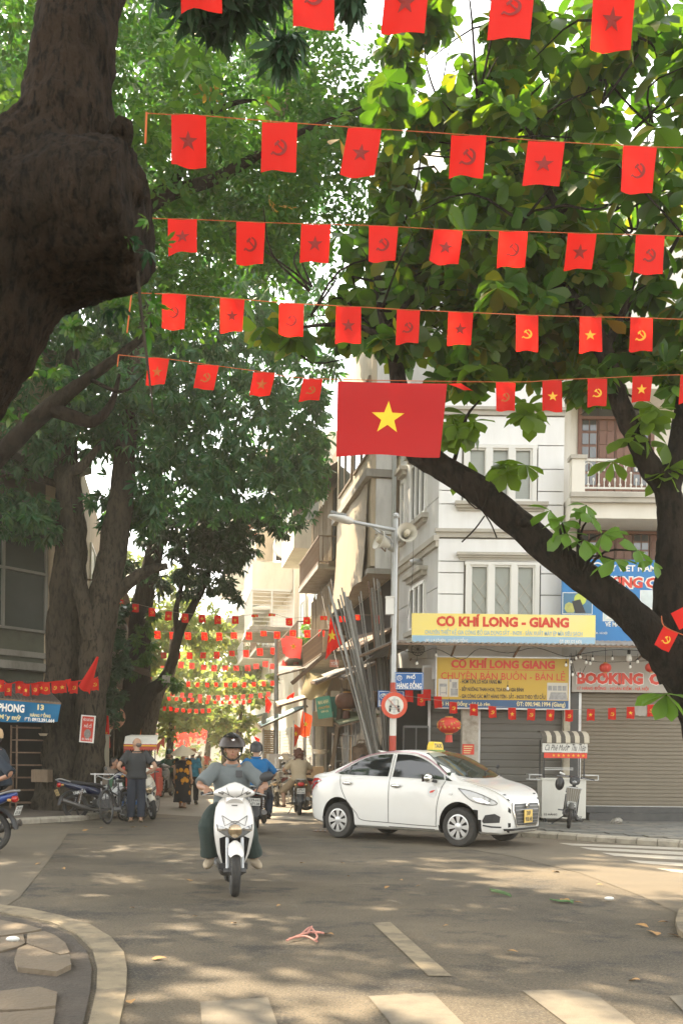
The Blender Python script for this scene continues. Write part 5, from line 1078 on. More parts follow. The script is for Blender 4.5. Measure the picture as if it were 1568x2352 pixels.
# ------------------------------------------------------------------ near leaning trunk at the upper left
tn = thing('leaning_tree', 'huge dark leaning trunk with sawn limb stub close at the upper left', 'tree', G(-700, 2300))
tk = MB().tube(PX((-1100, 2300, 3.9), (-850, 1800, 3.9), (-560, 1300, 3.85), (-250, 865, 3.8), (-115, 690, 3.8), (5, 525, 3.8), (95, 390, 3.8), (150, 265, 3.82), (170, 140, 3.85), (190, 0, 3.9), (215, -250, 4.1), (260, -600, 4.4)), [.46, .45, .43, .40, .385, .325, .235, .18, .16, .152, .15, .14], 28, True, 6)
tk.tube(PX((80, 540, 3.8), (190, 500, 3.75), (280, 488, 3.72), (326, 484, 3.71)), [.29, .275, .262, .235], 24, True, 4); tk.ell(P(290, 610, 3.72), (.075, .09, .10), None, 10); tk.ell(P(325, 430, 3.68), (.045, .06, .06), None, 8)
me = remesh(tk, .02, 2)
push(me, lambda p: .030*noise.noise(p*3.2)+.018*noise.noise(p*9)-.022*abs(noise.noise(V((p.x*20, p.y*20, p.z*5))))+.006*noise.noise(p*34))
me.transform(Matrix.Translation(-tn.location)); put('trunk', me, tn, m=bark_near)
limb(tn, PX((262, 345, 3.8), (280, 300, 3.75), (287, 275, 3.74)), [.055, .045, .03], bark_near, 'burr', 10, 3, .3, 23)
limb(tn, PX((310, 600, 3.7), (318, 640, 3.66), (325, 720, 3.65), (340, 840, 3.65), (352, 950, 3.65)), [.008, .007, .006, .005, .002], bark_grey, 'root', 6, 4, .1, 24)
for q, m, s in ((P(350, 720, 3.9), leaf_mid, .07), (P(305, 545, 3.6), leaf_mid, .05), (P(240, 700, 3.9), leaf_dark, .08), (P(298, 580, 3.6), leaf_dark, .05)):
    g = np.random.default_rng(int(q.x*1000) % 97+3); v, f = scatter(T_digit, np.array([list(q+V(g.normal(0, .035, 3))) for _ in range(4)]), s, g, 60); put('leaf_spray', npmesh('leaf_spray', v-np.array(tn.location), f, m, True), tn)
limb(tn, PX((195, -40, 3.9), (330, -160, 4.6), (520, -190, 5.6)), [.07, .05, .02], bark_near, 'branch', 8, 4, .1, 25)
canopy(tn, T_digit, pix_blobs([(560, 0, 7, 120, 55, .5), (470, -60, 7, 150, 60, .6), (620, 45, 7, 55, 70, .3), (780, -40, 7.4, 60, 50, .3)]), 150, .17, leaf_dark, 31, 60, .1, svar=.4)

# its own crown, added above the view to shade the crossing and trunk
limb(tn, [P(260, -600, 4.4), V((-1.6, 5.2, 8)), V((-.6, 5.5, 10.5))], [.14, .12, .06], bark_near, 'branch', 8, 4, .1, 26)
limb(tn, [V((-1.5, 5.2, 8.2)), V((-3.5, 2.5, 9.5)), V((-4, 0, 10.5))], [.1, .08, .04], bark_near, 'branch', 8, 4, .1, 27)
canopy(tn, T_bunch, [((-.5, 6.5, 11.8), (4.2, 3.6, 1.9)), ((-5.5, 6.5, 11), (3.6, 3.4, 2.2)), ((-4, 10.5, 13.4), (3.4, 3, 1.7)), ((-7.5, 9, 12.5), (3, 3, 1.8))], 2600, .4, leaf_dark, 32, 45, .1)
# ------------------------------------------------------------------ pale green tree overhead left
tp = thing('overhead_tree', 'tree with bright oval leaflets filling the upper left behind the leaning trunk', 'tree', (-8.2, 15.8, .1))
limb(tp, [V((-8.2, 15.8, .1)), V((-7.9, 15.7, 3)), V((-7.6, 15.5, 5.5)), P(-90, 760, 15.2), P(120, 560, 15), P(330, 480, 14.8)], [.34, .3, .28, .24, .17, .13], bark_dark, 'trunk', 12, 5, .15, 33)
limb(tp, PX((330, 480, 14.8), (400, 440, 14.7), (470, 420, 14.6), (525, 395, 14.5), (640, 330, 14.3), (720, 290, 14.2), (830, 245, 14)), [.12, .105, .09, .08, .045, .035, .012], bark_dark, 'limb', 9, 5, .12, 34)
limb(tp, PX((345, 455, 14.8), (420, 390, 14.9), (440, 300, 15), (530, 240, 15), (610, 230, 15)), [.07, .06, .05, .04, .015], bark_dark, 'branch', 8, 5, .12, 35)
limb(tp, PX((600, 230, 15), (650, 260, 14.9), (665, 160, 15), (640, 80, 15), (600, 0, 15)), [.03, .035, .04, .035, .02], mat('pale_bark', (.3, .25, .18), .9, var=.3, scale=8), 'branch', 7, 5, .1, 36)
limb(tp, PX((-60, 1100, 13), (0, 1045, 13), (60, 985, 13), (122, 930, 13), (190, 878, 13), (270, 820, 13), (335, 765, 13.1), (360, 700, 13.2)), [.15, .125, .12, .115, .075, .06, .04, .015], bark_dark, 'limb', 10, 5, .14, 37)
limb(tp, PX((115, 938, 13), (165, 955, 13), (215, 968, 13), (255, 930, 13.1), (275, 860, 13.2)), [.10, .09, .075, .05, .02], bark_dark, 'branch', 9, 5, .12, 38)
limb(tp, PX((200, 868, 13), (280, 900, 12.9), (330, 860, 13)), [.03, .02, .008], bark_dark, 'branch', 6, 4, .1, 39)
canopy(tp, T_bunch, pix_blobs([(230, 740, 13.2, 90, 50, .7), (120, 880, 13.2, 70, 40, .6), (330, 740, 13.2, 70, 40, .6), (60, 960, 13.2, 50, 30, .5)]), 110, .15, leaf_mid, 27, 55, .1)
UB = pix_blobs([(60, 120, 15, 160, 200, 1.6), (350, 150, 16, 190, 170, 2), (560, 170, 16, 190, 150, 2), (700, 120, 15.5, 120, 170, 1.6), (330, 400, 15.4, 200, 140, 1.6), (540, 420, 15, 210, 150, 1.6), (720, 380, 15.2, 170, 140, 1.5), (450, 560, 15.2, 220, 100, 1.4), (650, 540, 15.6, 190, 110, 1.4), (60, 350, 15.5, 130, 130, 1.4), (330, 660, 15.5, 170, 90, 1.3), (840, 290, 15.5, 80, 130, 1.2), (520, 0, 16, 300, 90, 1.6)])
canopy(tp, T_bunch, [((-9.5, 15, 12), (3.4, 3.4, 2)), ((-8.2, 12.3, 12.4), (2.6, 2.6, 1.8)), ((-7.4, 20.4, 12.5), (2.2, 2.2, 1.6))], 1300, .36, leaf_mid, 26, 45, .1)  # foliage added mostly out of view to keep sun off the crossing
canopy(tp, T_pin, UB, 3900, .125, leaf_mid, 12, 55, .1, clip=thin(.08))
canopy(tp, T_pin, pix_blobs([(450, 260, 13.8, 230, 60, .9), (520, 120, 14, 170, 60, .8), (340, 330, 14, 90, 60, .7), (110, 200, 13.5, 90, 120, .7)]), 70, .185, leaf_fresh, 16, 45, .1)
canopy(tp, T_pin, pix_blobs([(840, 230, 15, 60, 110, 1), (760, 260, 15, 80, 120, 1), (700, 40, 15.5, 70, 60, 1)]), 330, .12, leaf_mid, 29, 55, .1)
gy = np.random.default_rng(9)
for c in (P(620, 450, 13.6), P(632, 475, 13.6), P(525, 215, 14), P(580, 215, 14.2)):
    v, f = scatter(T_pin, np.array([list(c)]), .13, gy, 70); put('leaf_spray', npmesh('leaf_spray', v-np.array(tp.location), f, leaf_gold, True), tp)

# ------------------------------------------------------------------ blue-green trees along the left kerb
def trunk_seam(th, pts, r, m, seed, name='trunk', n=18): return limb(th, pts, r, m, name, n, 6, .2, seed)
ta = thing('kerb_tree', 'old double-trunked tree with deep folds beside the blue fabric banner', 'tree', G(165, 1850, .1))
trunk_seam(ta, PX((150, 1862, 24), (150, 1780, 24), (152, 1650, 24.1), (150, 1480, 24.2), (158, 1350, 24.3), (165, 1220, 24.4), (155, 1100, 24.5), (150, 980, 24.6), (170, 800, 24.8)), [.85, .58, .50, .46, .44, .36, .30, .25, .15], bark_grey, 41, 'trunk', 20)
trunk_seam(ta, PX((205, 1855, 23.8), (205, 1760, 23.8), (208, 1640, 23.8), (222, 1500, 23.8), (240, 1370, 23.9), (262, 1250, 24), (282, 1120, 24.2), (290, 1000, 24.4), (310, 850, 24.6), (350, 660, 25)), [.5, .36, .34, .38, .37, .33, .29, .24, .18, .08], bark_grey, 42, 'trunk', 18)
trunk_seam(ta, PX((212, 1470, 23.6), (192, 1390, 23.5), (172, 1300, 23.5), (158, 1210, 23.6), (152, 1100, 23.7), (190, 1070, 23.8), (240, 1010, 24)), [.22, .17, .16, .16, .14, .12, .06], bark_grey, 43, 'limb', 12)
limb(ta, PX((120, 1870, 23.6), (128, 1800, 23.7), (140, 1730, 23.9)), [.34, .2, .12], bark_grey, 'root', 12, 4, .2, 44)
limb(ta, PX((262, 1370, 23.9), (300, 1335, 23.9), (340, 1310, 23.9), (385, 1300, 23.9)), [.17, .15, .13, .08], bark_grey, 'limb', 10, 4, .15, 45)
limb(ta, PX((150, 1120, 24.5), (100, 1100, 24.4), (60, 1080, 24.3), (0, 1095, 24.2)), [.1, .08, .06, .03], bark_grey, 'branch', 8, 4, .1, 46)
tb = thing('kerb_tree', 'dark leaning tree with a low forked limb just left of the white cyclo awning', 'tree', G(265, 1800, .1))
tb.location = (P(262, 1800, 29).x, 29, .1)
trunk_seam(tb, PX((262, 1830, 29), (270, 1760, 29), (290, 1680, 29), (312, 1600, 29), (320, 1500, 29), (325, 1400, 29), (345, 1310, 29.2), (365, 1200, 29.4), (360, 1050, 29.6), (380, 900, 30)), [.6, .48, .40, .38, .33, .3, .28, .22, .17, .06], bark_dark, 51, 'trunk', 16)
trunk_seam(tb, PX((318, 1640, 28.9), (345, 1590, 28.8), (372, 1565, 28.7), (395, 1520, 28.6), (412, 1450, 28.6), (440, 1400, 28.6), (470, 1340, 28.8), (500, 1260, 29)), [.24, .2, .165, .15, .14, .12, .08, .03], bark_dark, 52, 'limb', 12)
limb(tb, PX((408, 1470, 28.6), (405, 1400, 28.6), (420, 1330, 28.8), (425, 1250, 29)), [.09, .08, .06, .03], bark_dark, 'branch', 8, 4, .1, 53)
limb(tb, PX((330, 1440, 29), (345, 1400, 28.8), (350, 1340, 28.8)), [.06, .05, .03], bark_dark, 'branch', 8, 4, .1, 54)
b = MB().box(P(383, 1560, 28.3), (.22, .2, .2)); wp(b, 'floodlight', greyb, tb)
tc_ = thing('kerb_tree', 'slim hazy tree leaning right, behind the dark forked tree', 'tree', (P(330, 1760, 38).x, 38, .1))
limb(tc_, PX((318, 1830, 38), (330, 1740, 38), (345, 1660, 38), (365, 1590, 38), (392, 1540, 38), (400, 1440, 38.5)), [.36, .3, .28, .22, .2, .1], bark_far, 'trunk', 12, 5, .1, 55)
CB = pix_blobs([(120, 780, 25, 200, 140, 2.), (300, 760, 26, 210, 130, 2.2), (480, 730, 27, 200, 130, 2.2), (640, 830, 28, 130, 110, 2.), (130, 960, 24.5, 180, 90, 1.8), (330, 940, 25, 220, 130, 2.2), (520, 950, 26.5, 200, 130, 2.2), (690, 990, 28, 85, 110, 1.6), (420, 1120, 25.5, 170, 90, 1.8), (590, 1110, 27, 150, 90, 1.8), (700, 1110, 28.5, 60, 60, 1.2), (60, 1040, 24, 120, 60, 1.4)])
canopy(ta, T_digit, pix_blobs([(80, 250, 29, 170, 200, 2), (260, 130, 29, 190, 160, 2), (300, 430, 28, 210, 160, 2), (480, 220, 30, 180, 170, 2), (520, 560, 28, 200, 130, 2), (640, 420, 29, 130, 160, 2), (430, 20, 31, 220, 90, 2), (650, 120, 30, 90, 130, 1.6), (680, 640, 28, 110, 90, 1.6), (120, 560, 27, 200, 120, 2)]), 3300, .36, leaf_blue, 23, 45, .1, svar=.35, clip=thin(.05))
canopy(ta, T_digit, [((-10, 19.5, 11.5), (2.4, 3, 2)), ((-12, 23, 13), (2.5, 3, 2.5)), ((-13, 17, 12), (3, 3, 2)), ((-8.6, 22, 14.5), (3, 3, 2)), ((-6.8, 19, 15.5), (3, 3, 2)), ((-10, 26, 16), (4, 4, 2.5))], 2300, .4, leaf_blue, 24, 45, .1)  # crowns added beyond the left edge to block sun patches
canopy(ta, T_digit, CB, 5200, .30, leaf_blue, 13, 45, .15, svar=.35)
canopy(ta, T_digit, pix_blobs([(50, 1220, 23.6, 80, 30, .9), (110, 1190, 23.4, 70, 45, .9), (230, 1180, 24.5, 50, 50, 1), (60, 1150, 24, 100, 40, 1), (330, 1190, 25, 70, 40, .9), (400, 1140, 24.2, 110, 60, .8)]), 520, .27, leaf_blue, 17, 45, .1)
DB = pix_blobs([(430, 1215, 28.5, 120, 60, 1.6), (540, 1200, 28.5, 90, 60, 1.6), (480, 1280, 28.6, 80, 50, 1.2), (420, 1340, 28.6, 60, 40, 1), (505, 1330, 28.8, 40, 50, .8), (545, 1260, 29, 50, 40, .9), (640, 1180, 29, 70, 40, 1.2), (320, 1310, 28.8, 45, 40, .8), (545, 1375, 28.8, 14, 22, .3)])
canopy(tb, T_digit, DB, 1500, .27, leaf_dark, 14, 45, .15)
canopy(tb, T_digit, pix_blobs([(325, 1470, 28.4, 22, 45, .5), (345, 1510, 28.3, 32, 30, .5), (300, 1540, 28.4, 25, 25, .5), (395, 1570, 28.2, 35, 18, .5), (350, 1405, 28.5, 20, 20, .4)]), 210, .22, leaf_mid, 15, 45, .1)
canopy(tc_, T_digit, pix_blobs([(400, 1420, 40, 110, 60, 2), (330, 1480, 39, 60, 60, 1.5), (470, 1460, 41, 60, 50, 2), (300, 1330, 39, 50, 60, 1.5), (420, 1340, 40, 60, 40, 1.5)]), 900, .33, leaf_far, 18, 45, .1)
# unseen crowns further left and overhead keep the crossing in the shade it has in the photo
# ------------------------------------------------------------------ hazy trees down the street
def street_tree(name, label, px, Y, base, blobs, n, size, seed, m=leaf_far, lean=0., tpl=None, r=.2):
    th = thing(name, label, 'tree', (P(px, base, Y).x, Y, .1)); z0 = V(th.location); top = P(*blobs[0][:2], Y)
    limb(th, [z0, z0.lerp(top, .35)+V((lean, 0, 0)), z0.lerp(top, .7)+V((lean*.6, 0, 0)), top], [r*1.3, r, r*.7, r*.25], bark_far, 'trunk', 9, 4, .1, seed)
    limb(th, [z0.lerp(top, .5)+V((lean*.8, 0, 0)), P(*blobs[-1][:2], Y)], [r*.5, r*.15], bark_far, 'branch', 7, 1, .1, seed)
    canopy(th, tpl or T_bunch, pix_blobs(blobs), n, size, m, seed, 50, .2); return th
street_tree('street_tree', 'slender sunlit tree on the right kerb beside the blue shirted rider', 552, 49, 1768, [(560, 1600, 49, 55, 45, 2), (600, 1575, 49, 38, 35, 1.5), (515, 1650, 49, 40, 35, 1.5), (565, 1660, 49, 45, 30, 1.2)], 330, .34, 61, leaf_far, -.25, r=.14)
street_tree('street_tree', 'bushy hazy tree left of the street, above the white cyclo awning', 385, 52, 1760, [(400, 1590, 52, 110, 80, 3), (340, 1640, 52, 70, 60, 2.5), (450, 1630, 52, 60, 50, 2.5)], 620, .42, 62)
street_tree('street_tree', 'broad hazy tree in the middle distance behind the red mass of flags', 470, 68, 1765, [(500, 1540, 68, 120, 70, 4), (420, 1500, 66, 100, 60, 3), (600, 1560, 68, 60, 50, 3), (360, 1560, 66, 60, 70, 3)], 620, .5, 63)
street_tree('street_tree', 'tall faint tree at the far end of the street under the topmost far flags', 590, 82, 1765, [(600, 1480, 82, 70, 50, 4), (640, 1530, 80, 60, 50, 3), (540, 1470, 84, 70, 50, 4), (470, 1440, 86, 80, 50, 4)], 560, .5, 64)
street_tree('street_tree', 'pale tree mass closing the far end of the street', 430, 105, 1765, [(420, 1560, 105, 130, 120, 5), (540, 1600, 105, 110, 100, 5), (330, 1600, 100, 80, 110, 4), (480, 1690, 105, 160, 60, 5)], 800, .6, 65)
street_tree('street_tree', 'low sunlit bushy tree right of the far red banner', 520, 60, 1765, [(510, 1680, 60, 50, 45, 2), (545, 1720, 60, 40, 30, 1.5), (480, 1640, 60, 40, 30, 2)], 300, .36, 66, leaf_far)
# ivy on trunk and balcony plants
def plant(label, blobs, n, size, m, seed, stem, name='climbing_plant', cat='plant', tpl=None):
    th = thing(name, label, cat, stem[0]); limb(th, stem, .02, bark_far, 'stem', 6, 3, .1, seed); canopy(th, tpl or T_bunch, pix_blobs(blobs), n, size, m, seed, 60, .1); return th
plant('dark leafy vine hanging behind the red poster by the tree', [(255, 1600, 26, 45, 70, .6), (275, 1500, 26, 25, 60, .6), (230, 1660, 26, 35, 30, .4), (268, 1420, 26.2, 22, 40, .5)], 420, .2, leaf_dark, 71, PX((262, 1700, 26), (262, 1600, 26), (270, 1480, 26)))
plant('light green vine spilling over the old balconies above the pipe bundle', [(745, 1275, 40, 32, 35, .8), (760, 1300, 39, 30, 25, .8), (728, 1320, 41, 22, 35, .8), (765, 1350, 38, 18, 40, .7), (740, 1250, 40, 15, 20, .6)], 420, .25, leaf_fresh, 72, PX((765, 1400, 38), (755, 1320, 39), (740, 1260, 40)))
plant('round potted shrub on a first floor ledge above the dark tin roof', [(718, 1440, 42, 24, 30, .8), (705, 1480, 42, 20, 22, .7)], 260, .25, leaf_fresh, 73, PX((715, 1510, 42), (716, 1460, 42), (716, 1430, 42)), 'potted_shrub')
# ================================================================== flags
flag_m = sheer('flag_red', [(.60, .012, .008), (.72, .022, .012), (.66, .018, .010)], .55, .6, False, (1.25, .9, .8), 2.)
flag_big_m = sheer('big_flag_red', [(.42, .005, .005), (.50, .007, .007)], .15, .6, False, None, 1.)
flag_pale = sheer('flag_pale_red', [(.66, .05, .05), (.7, .07, .06)], .5, .6, False, None, 2.)
em_backlit = mat('emblem_backlit_dark', (.22, .009, .003), .7); em_mid = mat('emblem_shadowed', (.48, .10, .01), .7); em_yel = mat('emblem_yellow', (.78, .42, .03), .7); em_bright = mat('emblem_bright_yellow', (.85, .62, .02), .65)  # darker emblem tones paint in the dimming of backlit yellow print
cord_m = mat('orange_cord', (.5, .12, .03), .8); wire_m = mat('thin_pale_wire', (.3, .25, .2), .8)
ORD = ['first', 'second', 'third', 'fourth', 'fifth', 'sixth', 'seventh', 'eighth', 'ninth', 'tenth', 'eleventh', 'twelfth', 'thirteenth', 'fourteenth', 'fifteenth', 'sixteenth', 'seventeenth', 'eighteenth']
fr_ = random.Random(5)
def flag(label, tl, tr_, br, bl, Y, emblem, em, m=flag_m, group=None, wave=.012, esize=.27, name='flag', depth=(0, 0), nx=6, ny=8, ecen=(.5, .52), face=-1):
    """cloth between four photo corners hung at depth Y (+ depth of the top and bottom edge)"""
    p = [P(*tl, Y+depth[0]), P(*tr_, Y+depth[0]), P(*br, Y+depth[1]), P(*bl, Y+depth[1])]; o = (p[0]+p[1])/2; ph = fr_.uniform(0, 6); vs = []; w_ = (p[1]-p[0]).length
    def at(s, t): q = p[0].lerp(p[1], s).lerp(p[3].lerp(p[2], s), t)-o; return q+V((0, wave*math.sin(s*5+ph+t*2)*(.3+t), wave*.5*math.sin(s*7+ph)*t))
    b = MB(); b.v = [at(i/nx, j/ny) for i in range(nx+1) for j in range(ny+1)]; b.f = [(i*(ny+1)+j, i*(ny+1)+j+1, (i+1)*(ny+1)+j+1, (i+1)*(ny+1)+j) for i in range(nx) for j in range(ny)]
    f = b.obj(name, m, None, 80, label=label, cat='flag', group=group, loc=o)
    if emblem:
        H_ = ((p[3]-p[0]).length+(p[2]-p[1]).length)/2; k = esize*w_; e = MB(); pol = [star()] if emblem == 's' else sickle()
        for q in pol:
            n = len(q)
            if emblem == 's':
                base = len(e.v); e.v += [at(ecen[0], ecen[1])+V((0, face*.005, 0))]+[at(ecen[0]+x*k/w_, ecen[1]-y*k/H_)+V((0, face*.005, 0)) for x, y in q]; e.f += [(base, base+1+i, base+1+(i+1) % n) for i in range(n)]
            else:
                base = len(e.v); e.v += [at(ecen[0]+x*k/w_, ecen[1]-y*k/H_)+V((0, face*.005, 0)) for x, y in q]; e.f.append(tuple(range(base, base+n)))
        e.obj('star' if emblem == 's' else 'hammer_and_sickle', em, f, 0)
    return f
def cord(label, pts, r=.004, m=cord_m): b = MB(); b.tube([P(*p) for p in pts], r, 4 if pts[1][2] > 40 else 5, True, 3); return b.obj('bunting_string', m, label=label, cat='string')
near = [
 ('topmost near row', 4.6, [(413, -122, 96, 145, 0, 's'), (672, -90, 96, 152, 0, 'h'), (890, -75, 98, 150, -14, 's'), (1132, -62, 98, 148, -12, 'h'), (1362, -32, 98, 148, -12, 's')]),
 ('second near row', 5.7, [(393, 263, 80, 121, -1, 's'), (602, 280, 81, 116, -2, 'h'), (799, 294, 77, 110, -18, 's'), (1036, 310, 80, 100, -8, 'h'), (1212, 324, 84, 103, -14, 's'), (1430, 336, 78, 104, -10, 'h')]),
 ('third near row', 6.8, [(386, 503, 67, 78, -2, 's'), (543, 510, 66, 96, -1, 'h'), (692, 515, 67, 89, -3, 's'), (847, 519, 67, 82, -4, 'h'), (996, 528, 66, 78, -12, 's'), (1146, 531, 65, 83, -7, 'h'), (1303, 536, 66, 84, -11, 's'), (1460, 540, 66, 88, -8, 'h')]),
 ('fourth near row', 8.2, [(372, 675, 56, 80, -2, 'h'), (506, 686, 56, 75, -2, 's'), (641, 697, 56, 74, -2, 'h'), (772, 704, 57, 82, -2, 's'), (911, 712, 53, 77, -4, 'h'), (1029, 717, 57, 73, -4, 's'), (1184, 724, 51, 80, -2, 'h'), (1330, 728, 50, 79, -2, 's'), (1446, 730, 52, 75, -3, 'h')]),
 ('fifth near row', 9.5, [(341, 822, 48, 62, -6, 's'), (454, 838, 49, 57, -9, 'h'), (582, 855, 50, 56, -10, 's'), (696, 870, 45, 52, -10, 'h'), (1138, 878, 45, 68, -1, 'h'), (1245, 873, 44, 70, 0, 's'), (1348, 869, 45, 62, -2, 'h'), (1451, 864, 46, 59, -2, 's'), (1561, 861, 46, 66, -1, 'h')])]
for rn, Y, L in near:
    em = em_backlit if Y < 9 else em_mid
    for i, (x, y, w_, h_, dx, e) in enumerate(L):
        sl_ = .028*w_ if Y > 5 else .03*w_
        flag(f"red {'star' if e == 's' else 'hammer and sickle'} flag, {ORD[i]} from left in the {rn}", (x, y), (x+w_, y+sl_), (x+w_+dx+fr_.uniform(-4, 3), y+h_+sl_+fr_.uniform(-4, 4)), (x+dx+fr_.uniform(-2, 3), y+h_+fr_.uniform(-3, 3)), Y, e, (em_yel if (Y > 9 and i > 4) or (Y == 8.2 and i > 5) else em), group='red flags on the near cords', esize=.27, wave=fr_.uniform(.008, .022), depth=(0, fr_.uniform(-.05, .08)))
    pts = [(x+w_/2, y-1+.014*w_, Y) for x, y, w_, *_ in L]; a = L[0]; z_ = L[-1]
    cord(f'orange cord carrying the {rn} of flags', ([(335, 260, 5.6)] if Y == 5.7 else [(332, 500, 6.6)] if Y == 6.8 else [(300, 672, 8)] if Y == 8.2 else [(272, 815, 9.4)] if Y == 9.5 else [(250, -150, 4.5)])+[(a[0], a[1], Y)]+pts+[(z_[0]+z_[2]+60, z_[1]+3, Y+.05), (1700, z_[1]+2, Y+.2)], .0026 if Y < 8 else .0036)
for k, q in enumerate((((337, 258, 5.6), (334, 330, 5.6)), ((334, 498, 6.6), (331, 525, 6.6)), ((302, 678, 8), (292, 765, 8)), ((273, 815, 9.4), (270, 842, 9.4)))): cord(('loose orange cord end hanging beside the sawn limb at the second row', 'short orange cord end at the start of the third row', 'dangling orange cord end below the sawn limb', 'short orange cord end at the start of the fifth row')[k], q, .006)
f = flag('large red national flag with bright yellow star hanging over the thick limb', (775, 876), (1026, 882), (1009, 1051), (772, 1044), 9.35, 's', em_bright, flag_big_m, wave=.028, esize=.16, name='national_flag', nx=16, ny=12, ecen=(.478, .485))
flag('small red flag blown edge-on beside the large flag', (1028, 882), (1058, 880), (1086, 898), (1056, 893), 9.45, None, None, wave=.01)
flag('red hammer and sickle flag tied at the fork of the right trunk', (1523, 1438), (1557, 1454), (1535, 1499), (1501, 1482), 9.95, 'h', em_yel, wave=.01, esize=.3)
flag('red flag cut by the right edge above the one on the trunk', (1539, 1409), (1600, 1378), (1625, 1420), (1560, 1446), 9.9, 'h', em_yel, wave=.01, esize=.25)
cord('orange cord tied round the fork of the right trunk', ((1518, 1415, 10.1), (1523, 1437, 9.95), (1557, 1454, 9.95), (1600, 1470, 10)), .005)
# far rows
fx = lambda x: 250.9+.42*x
fy = lambda y: 1317.2+.42*y
far = [('topmost far row', 27.5, 15.5, 20, 'h', [(65, 165), (145, 190), (235, 212), (326, 231), (414, 243), (507, 250), (594, 254), (688, 258), (797, 248, .3), (890, 243, .3), (983, 268, .9), (1080, 262, .8), (1172, 256, .5), (1275, 256, .7), (1350, 250, .6), (1458, 252, 1.)], em_yel, flag_m),
 ('second far row', 33, 13.5, 17, 's', [(92, 318), (180, 328), (263, 335), (347, 340), (429, 342), (520, 343), (600, 344), (682, 343), (762, 340), (843, 335, .7), (918, 338), (1004, 330), (1081, 330), (1161, 327)], em_yel, flag_m),
 ('third far row', 38, 13, 15.5, 'h', [(36, 455), (120, 465), (215, 462), (298, 450), (375, 452), (440, 450), (515, 450), (588, 447), (670, 440), (747, 437), (823, 427), (898, 424)], em_mid, flag_m),
 ('fourth far row', 42, 12.5, 14, 's', [(30, 515), (100, 530), (160, 530), (212, 540), (300, 500), (395, 500), (452, 505), (518, 515), (575, 518), (635, 520), (693, 520), (757, 517), (803, 510), (855, 495), (895, 510), (960, 490), (1020, 497), (1078, 480)], em_mid, flag_pale),
 ('fifth far row', 42.5, 8.4, 11, 's', [(65, 570), (225, 580), (250, 640), (433, 604), (484, 610), (536, 611), (583, 610), (638, 610), (687, 611), (739, 609), (791, 607), (843, 603), (893, 600)], em_mid, flag_m),
 ('sixth far row', 43.5, 9, 11, 'h', [(205, 680), (290, 670), (345, 660), (400, 665), (445, 668), (497, 675), (545, 680), (595, 680), (642, 680), (688, 679), (733, 675), (777, 672), (825, 667), (870, 660)], None, flag_pale),
 ('seventh far row', 46, 6.5, 8, 's', [(325, 685), (370, 686), (410, 690), (455, 690), (495, 697), (538, 702), (577, 706), (617, 706), (660, 706), (700, 703), (735, 703), (770, 698)], None, flag_m),
 ('eighth far row', 45, 7.5, 9.5, 'h', [(270, 733), (304, 738), (337, 740), (372, 748), (405, 750), (441, 752), (475, 753), (511, 752), (546, 750)], None, flag_m)]
for rn, Y, w_, h_, e0, L, em, m in far:
    for i, q in enumerate(L):
        x, y = fx(q[0]), fy(q[1]); hh = h_*(q[2] if len(q) > 2 else fr_.uniform(.85, 1.08)); e = e0 if i % 2 == 0 else ('h' if e0 == 's' else 's'); dx = fr_.uniform(-1.5, 1.5)
        flag(f"small red flag, {ORD[i]} from the left in the {rn} down the street", (x-w_/2, y-h_/2), (x+w_/2, y-h_/2+.3), (x+w_/2+dx, y-h_/2+hh), (x-w_/2+dx, y-h_/2+hh+fr_.uniform(-1, 1)), Y, e if em else None, em, m, 'small flags on cords across the street', .02, .3, nx=3, ny=4)
    cord(f'thin line carrying the {rn} across the street', [(fx(L[0][0])-20, fy(L[0][1])-h_/2-2, Y)]+[(fx(q[0]), fy(q[1])-h_/2-.3, Y) for q in L]+[(fx(L[-1][0])+25, fy(L[-1][1])-h_/2-3, Y)], .006, wire_m)
b = MB(); r_ = random.Random(3)
for k in range(170):
    t = r_.random(); x = 398+86*t; y = 1698-24*t+r_.gauss(0, 13); Y = r_.uniform(86, 104); c = P(x, y, Y); s = .12; a = r_.uniform(-.5, .5)
    b.flat([c+V((-s, 0, -s)), c+V((s, a*.2, -s)), c+V((s, a*.2, s)), c+V((-s, 0, s))])
b.obj('massed_flags', flag_m, None, 0, label='red haze of massed far flags across the end of the street', cat='flags', kind='stuff')
# row across the left shop
zx = lambda x: .36*x
zy = lambda y: 1066+.36*y
lf = [(5, 1415, 's'), (55, 1440, 'h'), (125, 1425, 's'), (168, 1442, 's'), (225, 1437, 'h'), (265, 1428, 's'), (295, 1432, 'h'), (352, 1425, 'h'), (398, 1422, 's'), (440, 1420, None), (475, 1425, 'h'), (605, 1405, 'h')]
for i, (x, y, e) in enumerate(lf):
    X_, Y_ = zx(x), zy(y); w_, h_ = 17.5, 27
    if e is None: flag('crumpled red flag bunched near the trunk in the row over the blue banner', (X_-8, Y_-16), (X_+6, Y_-18), (X_+3, Y_+10), (X_-2, Y_+8), 22.3, None, None, wave=.06)
    else: flag(f"red {'star' if e == 's' else 'hammer and sickle'} flag, {ORD[i]} from left in the row over the blue banner", (X_-w_/2, Y_-h_/2), (X_+w_/2, Y_-h_/2), (X_+w_/2+fr_.uniform(-2, 2), Y_+h_/2), (X_-w_/2+fr_.uniform(-2, 2), Y_+h_/2), 22.4+.03*(i % 3), e, em_yel, group='flags in front of the left shop', esize=.3, wave=.02)
cord('red cord of the flag row over the blue banner', [(-40, 1560, 22.4)]+[(zx(x), zy(y)-13.5, 22.4) for x, y, e in lf]+[(225, 1555, 22.6)], .012, flag_m)
flag('long drooping red flag gathered against the double trunk', (222, 1508), (227, 1509), (206, 1595), (182, 1578), 22.2, None, None, wave=.05, nx=8, ny=8)
